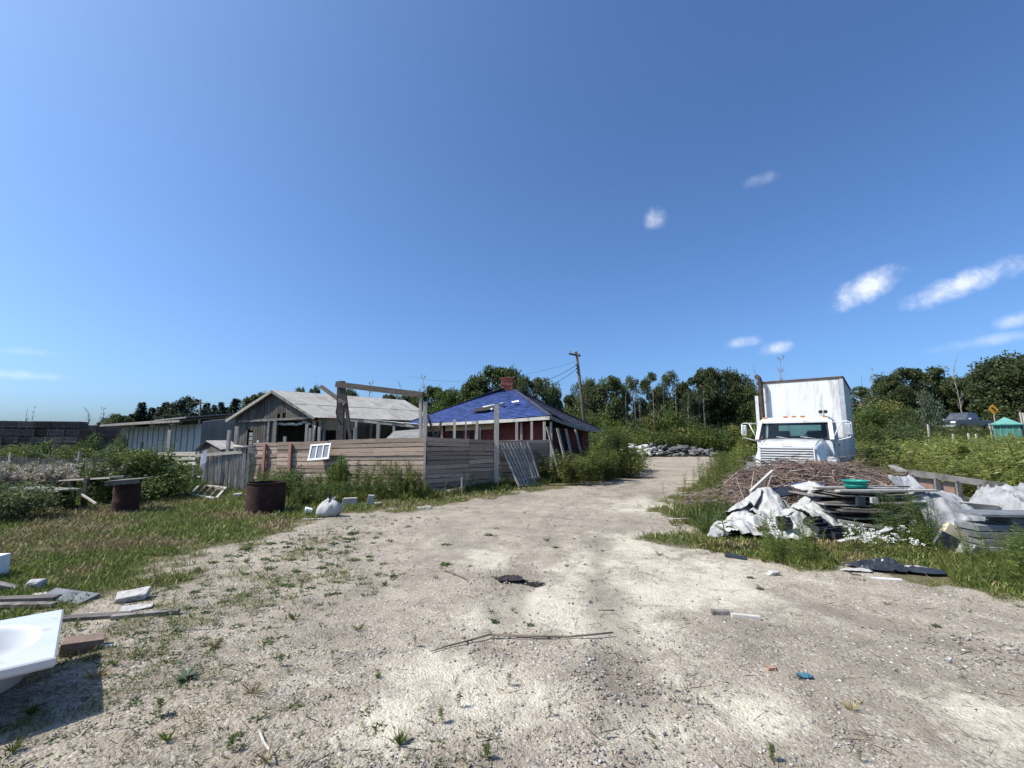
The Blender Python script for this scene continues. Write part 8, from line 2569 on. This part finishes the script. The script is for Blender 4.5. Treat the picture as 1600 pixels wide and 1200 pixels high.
# ---------------------------------------------------------------- brush pile
def brush():
    rng = np.random.default_rng(99)
    f = Fol()
    cx, cy, rx, ry, H = 7.25, 10.7, 2.6, 1.7, 1.02
    def top(x, y):
        d = ((x - cx) / rx) ** 2 + ((y - cy) / ry) ** 2
        skew = 1.0 - 0.18 * (x - cx) / rx
        return H * np.clip(1 - d, 0, 1) ** 0.7 * skew
    n = 3600
    for i in range(n):
        a = rng.random() * 6.283; r = rng.random() ** 0.5
        x = cx + math.cos(a) * rx * r * 0.98; y = cy + math.sin(a) * ry * r * 0.98
        t = float(top(x, y)); z = t * (1 - 0.75 * rng.random() ** 2.2) + 0.02
        ang = rng.normal() * 1.0 + (0 if rng.random() < 0.7 else 1.4)
        L_ = 0.25 + 0.95 * rng.random() ** 1.5
        d = np.array([math.cos(ang), math.sin(ang), 0.0])
        e = np.array([x, y, z]) + d * L_; s = np.array([x, y, z]) - d * L_
        for q in (s, e):
            q[2] = min(q[2], float(top(q[0], q[1])) + 0.12) + rng.normal() * 0.09 + (0.22 * rng.random() if rng.random() < 0.12 else 0)
            q[2] = max(q[2], 0.02)
        m = (s + e) / 2; m[2] = max(m[2], z) + 0.04 * rng.normal(); m[:2] += rng.normal(size=2) * 0.05
        th = 0.004 + 0.013 * rng.random() ** 3
        f.tube(np.array([s, (s + m) / 2 + rng.normal(size=3) * 0.015, m, (e + m) / 2 + rng.normal(size=3) * 0.015, e]), np.array([1, 0.9, 0.8, 0.6, 0.35]) * th, 3, 0 if rng.random() < 0.85 else 1)
    mat('twig', (0.115, 0.08, 0.064), (0.27, 0.195, 0.16), 3.0, 0.9, islevar=0.4)
    mat('grey_twig', (0.24, 0.20, 0.17), (0.40, 0.34, 0.29), 3.0, 0.9, islevar=0.3)
    me = f.mesh('brush_pile', [MATS['twig'], MATS['grey_twig']])
    o = link('brush_pile', me, None, (0, 0, 0))
    tag(o, 'big tangled pile of reddish brown cut brushwood before the white truck', 'brush pile', None, 'stuff')
    for k, (a, b, th, lab) in enumerate([((1160, 800), (1178, 735), 0.016, 'long pale branch standing up at the left of the brush pile'), ((1172, 775), (1212, 725), 0.014, 'pale branch slanting over the left of the brush pile'), ((1168, 790), (1150, 745), 0.010, 'thin pale branch leaning left on the brush pile'),
                                ((1302, 735), (1312, 752), 0.012, 'short pale branch on the right of the brush pile'), ((1218, 762), (1255, 757), 0.014, 'pale branch lying level in the middle of the brush pile')]):
        y0 = 8.6 if k < 4 else 9.2
        p = P(*a, y0); q = P(*b, y0 + 0.7)
        if k < 3: p.z = Z(p.x, p.y) + 0.05
        mid = lerp(p, q, 0.5) + Vector((0.03, 0, 0.03))
        mb = MB(); mb.tube([p, mid, q], [th, th * 0.8, th * 0.4], 6); tag(mb.build('branch', MATS['grey_twig']), lab, 'branch', 'pale branches on the brush pile')


brush()

# ---------------------------------------------------------------- rubble heap across the track
rub = []
mat('rubble_pale', (0.46, 0.43, 0.39), (0.64, 0.61, 0.57), 4.0, 0.95, bump=0.3, objvar=0.25)
mat('rubble_dark', (0.07, 0.068, 0.066), (0.18, 0.17, 0.165), 3.0, 0.95, bump=0.3, objvar=0.45)
chunk_me = {}
for key, m_ in (('p', 'rubble_pale'), ('d', 'rubble_dark')):
    chunk_me[key] = []
    for s in range(5):
        rr = np.random.default_rng(200 + s)
        V = ICO_V * (1 + 0.9 * (rr.random((12, 1)) - 0.5)) * np.array([0.5, 0.40, 0.26])
        chunk_me[key].append(mesh_arrays('rubble_chunk', V, None, ICO_F, [MATS[m_]]))
a0 = G(966, 714); a1 = G(1124, 714)
chunks = []
ORD2 = ORD + ['twenty-' + w for w in ORD[:9]] + ['thirtieth'] + ['thirty-' + w for w in ORD[:9]] + ['fortieth'] + ['forty-' + w for w in ORD[:9]] + ['fiftieth'] + ['fifty-' + w for w in ORD[:9]]
for i in range(160):
    t = (i + R.random()) / 160
    p = lerp(a0, a1, t)
    hmax = (0.95 if t < 0.45 else 0.85 if t < 0.85 else 0.5) * (0.75 + 0.5 * float(vnoise(t * 9, 3)))
    lev = R.random() ** 1.2
    x = p.x + R.uniform(-0.2, 0.2); y = p.y + 0.2 + (1.6 * lev + R.uniform(-0.3, 0.5))
    key = 'p' if t < 0.40 + R.uniform(-0.06, 0.06) else 'd'
    chunks.append((x, y, Z(x, y) + hmax * lev + 0.1, key, 'crest' if lev > 0.6 else 'waist' if lev > 0.28 else 'foot'))
count = {}
for x, y, z, key, row in sorted(chunks):
    count[key, row] = k = count.get((key, row), 0) + 1
    o = link('rubble_chunk', R.choice(chunk_me[key]), None, (x, y, z))
    s = R.uniform(0.4, 1.0)
    o.scale = (s * R.uniform(0.8, 1.5), s, s * R.uniform(0.5, 1.0)); o.rotation_euler = (R.uniform(-0.6, 0.6), R.uniform(-0.6, 0.6), R.uniform(0, 6.28))
    nth = (ORD2)[min(k - 1, 58)]
    tag(o, '%s chunk at the %s of the rubble heap, %s such from the house' % ('pale' if key == 'p' else 'dark', row, nth), 'rubble chunk', 'chunks in the rubble heap')
g = G(1004, 716); mb = MB(); mb.bar(g, g + Vector((0.05, 0, 1.15)), 0.28, 0.25, jit=0.03); tag(mb.build('timber_stub', MATS['tan_block']), 'pinkish timber stub standing against the rubble heap', 'timber')
sheet('white_sheet', 'whitish sheet lying on the weeds behind the rubble heap', G(1020, 712).x, G(1020, 712).y + 3.5, 1.5, 0.8, 0.1, lambda x, y: 1.15, 0.5, 'white_plastic', 17.7, 1.2, 20)
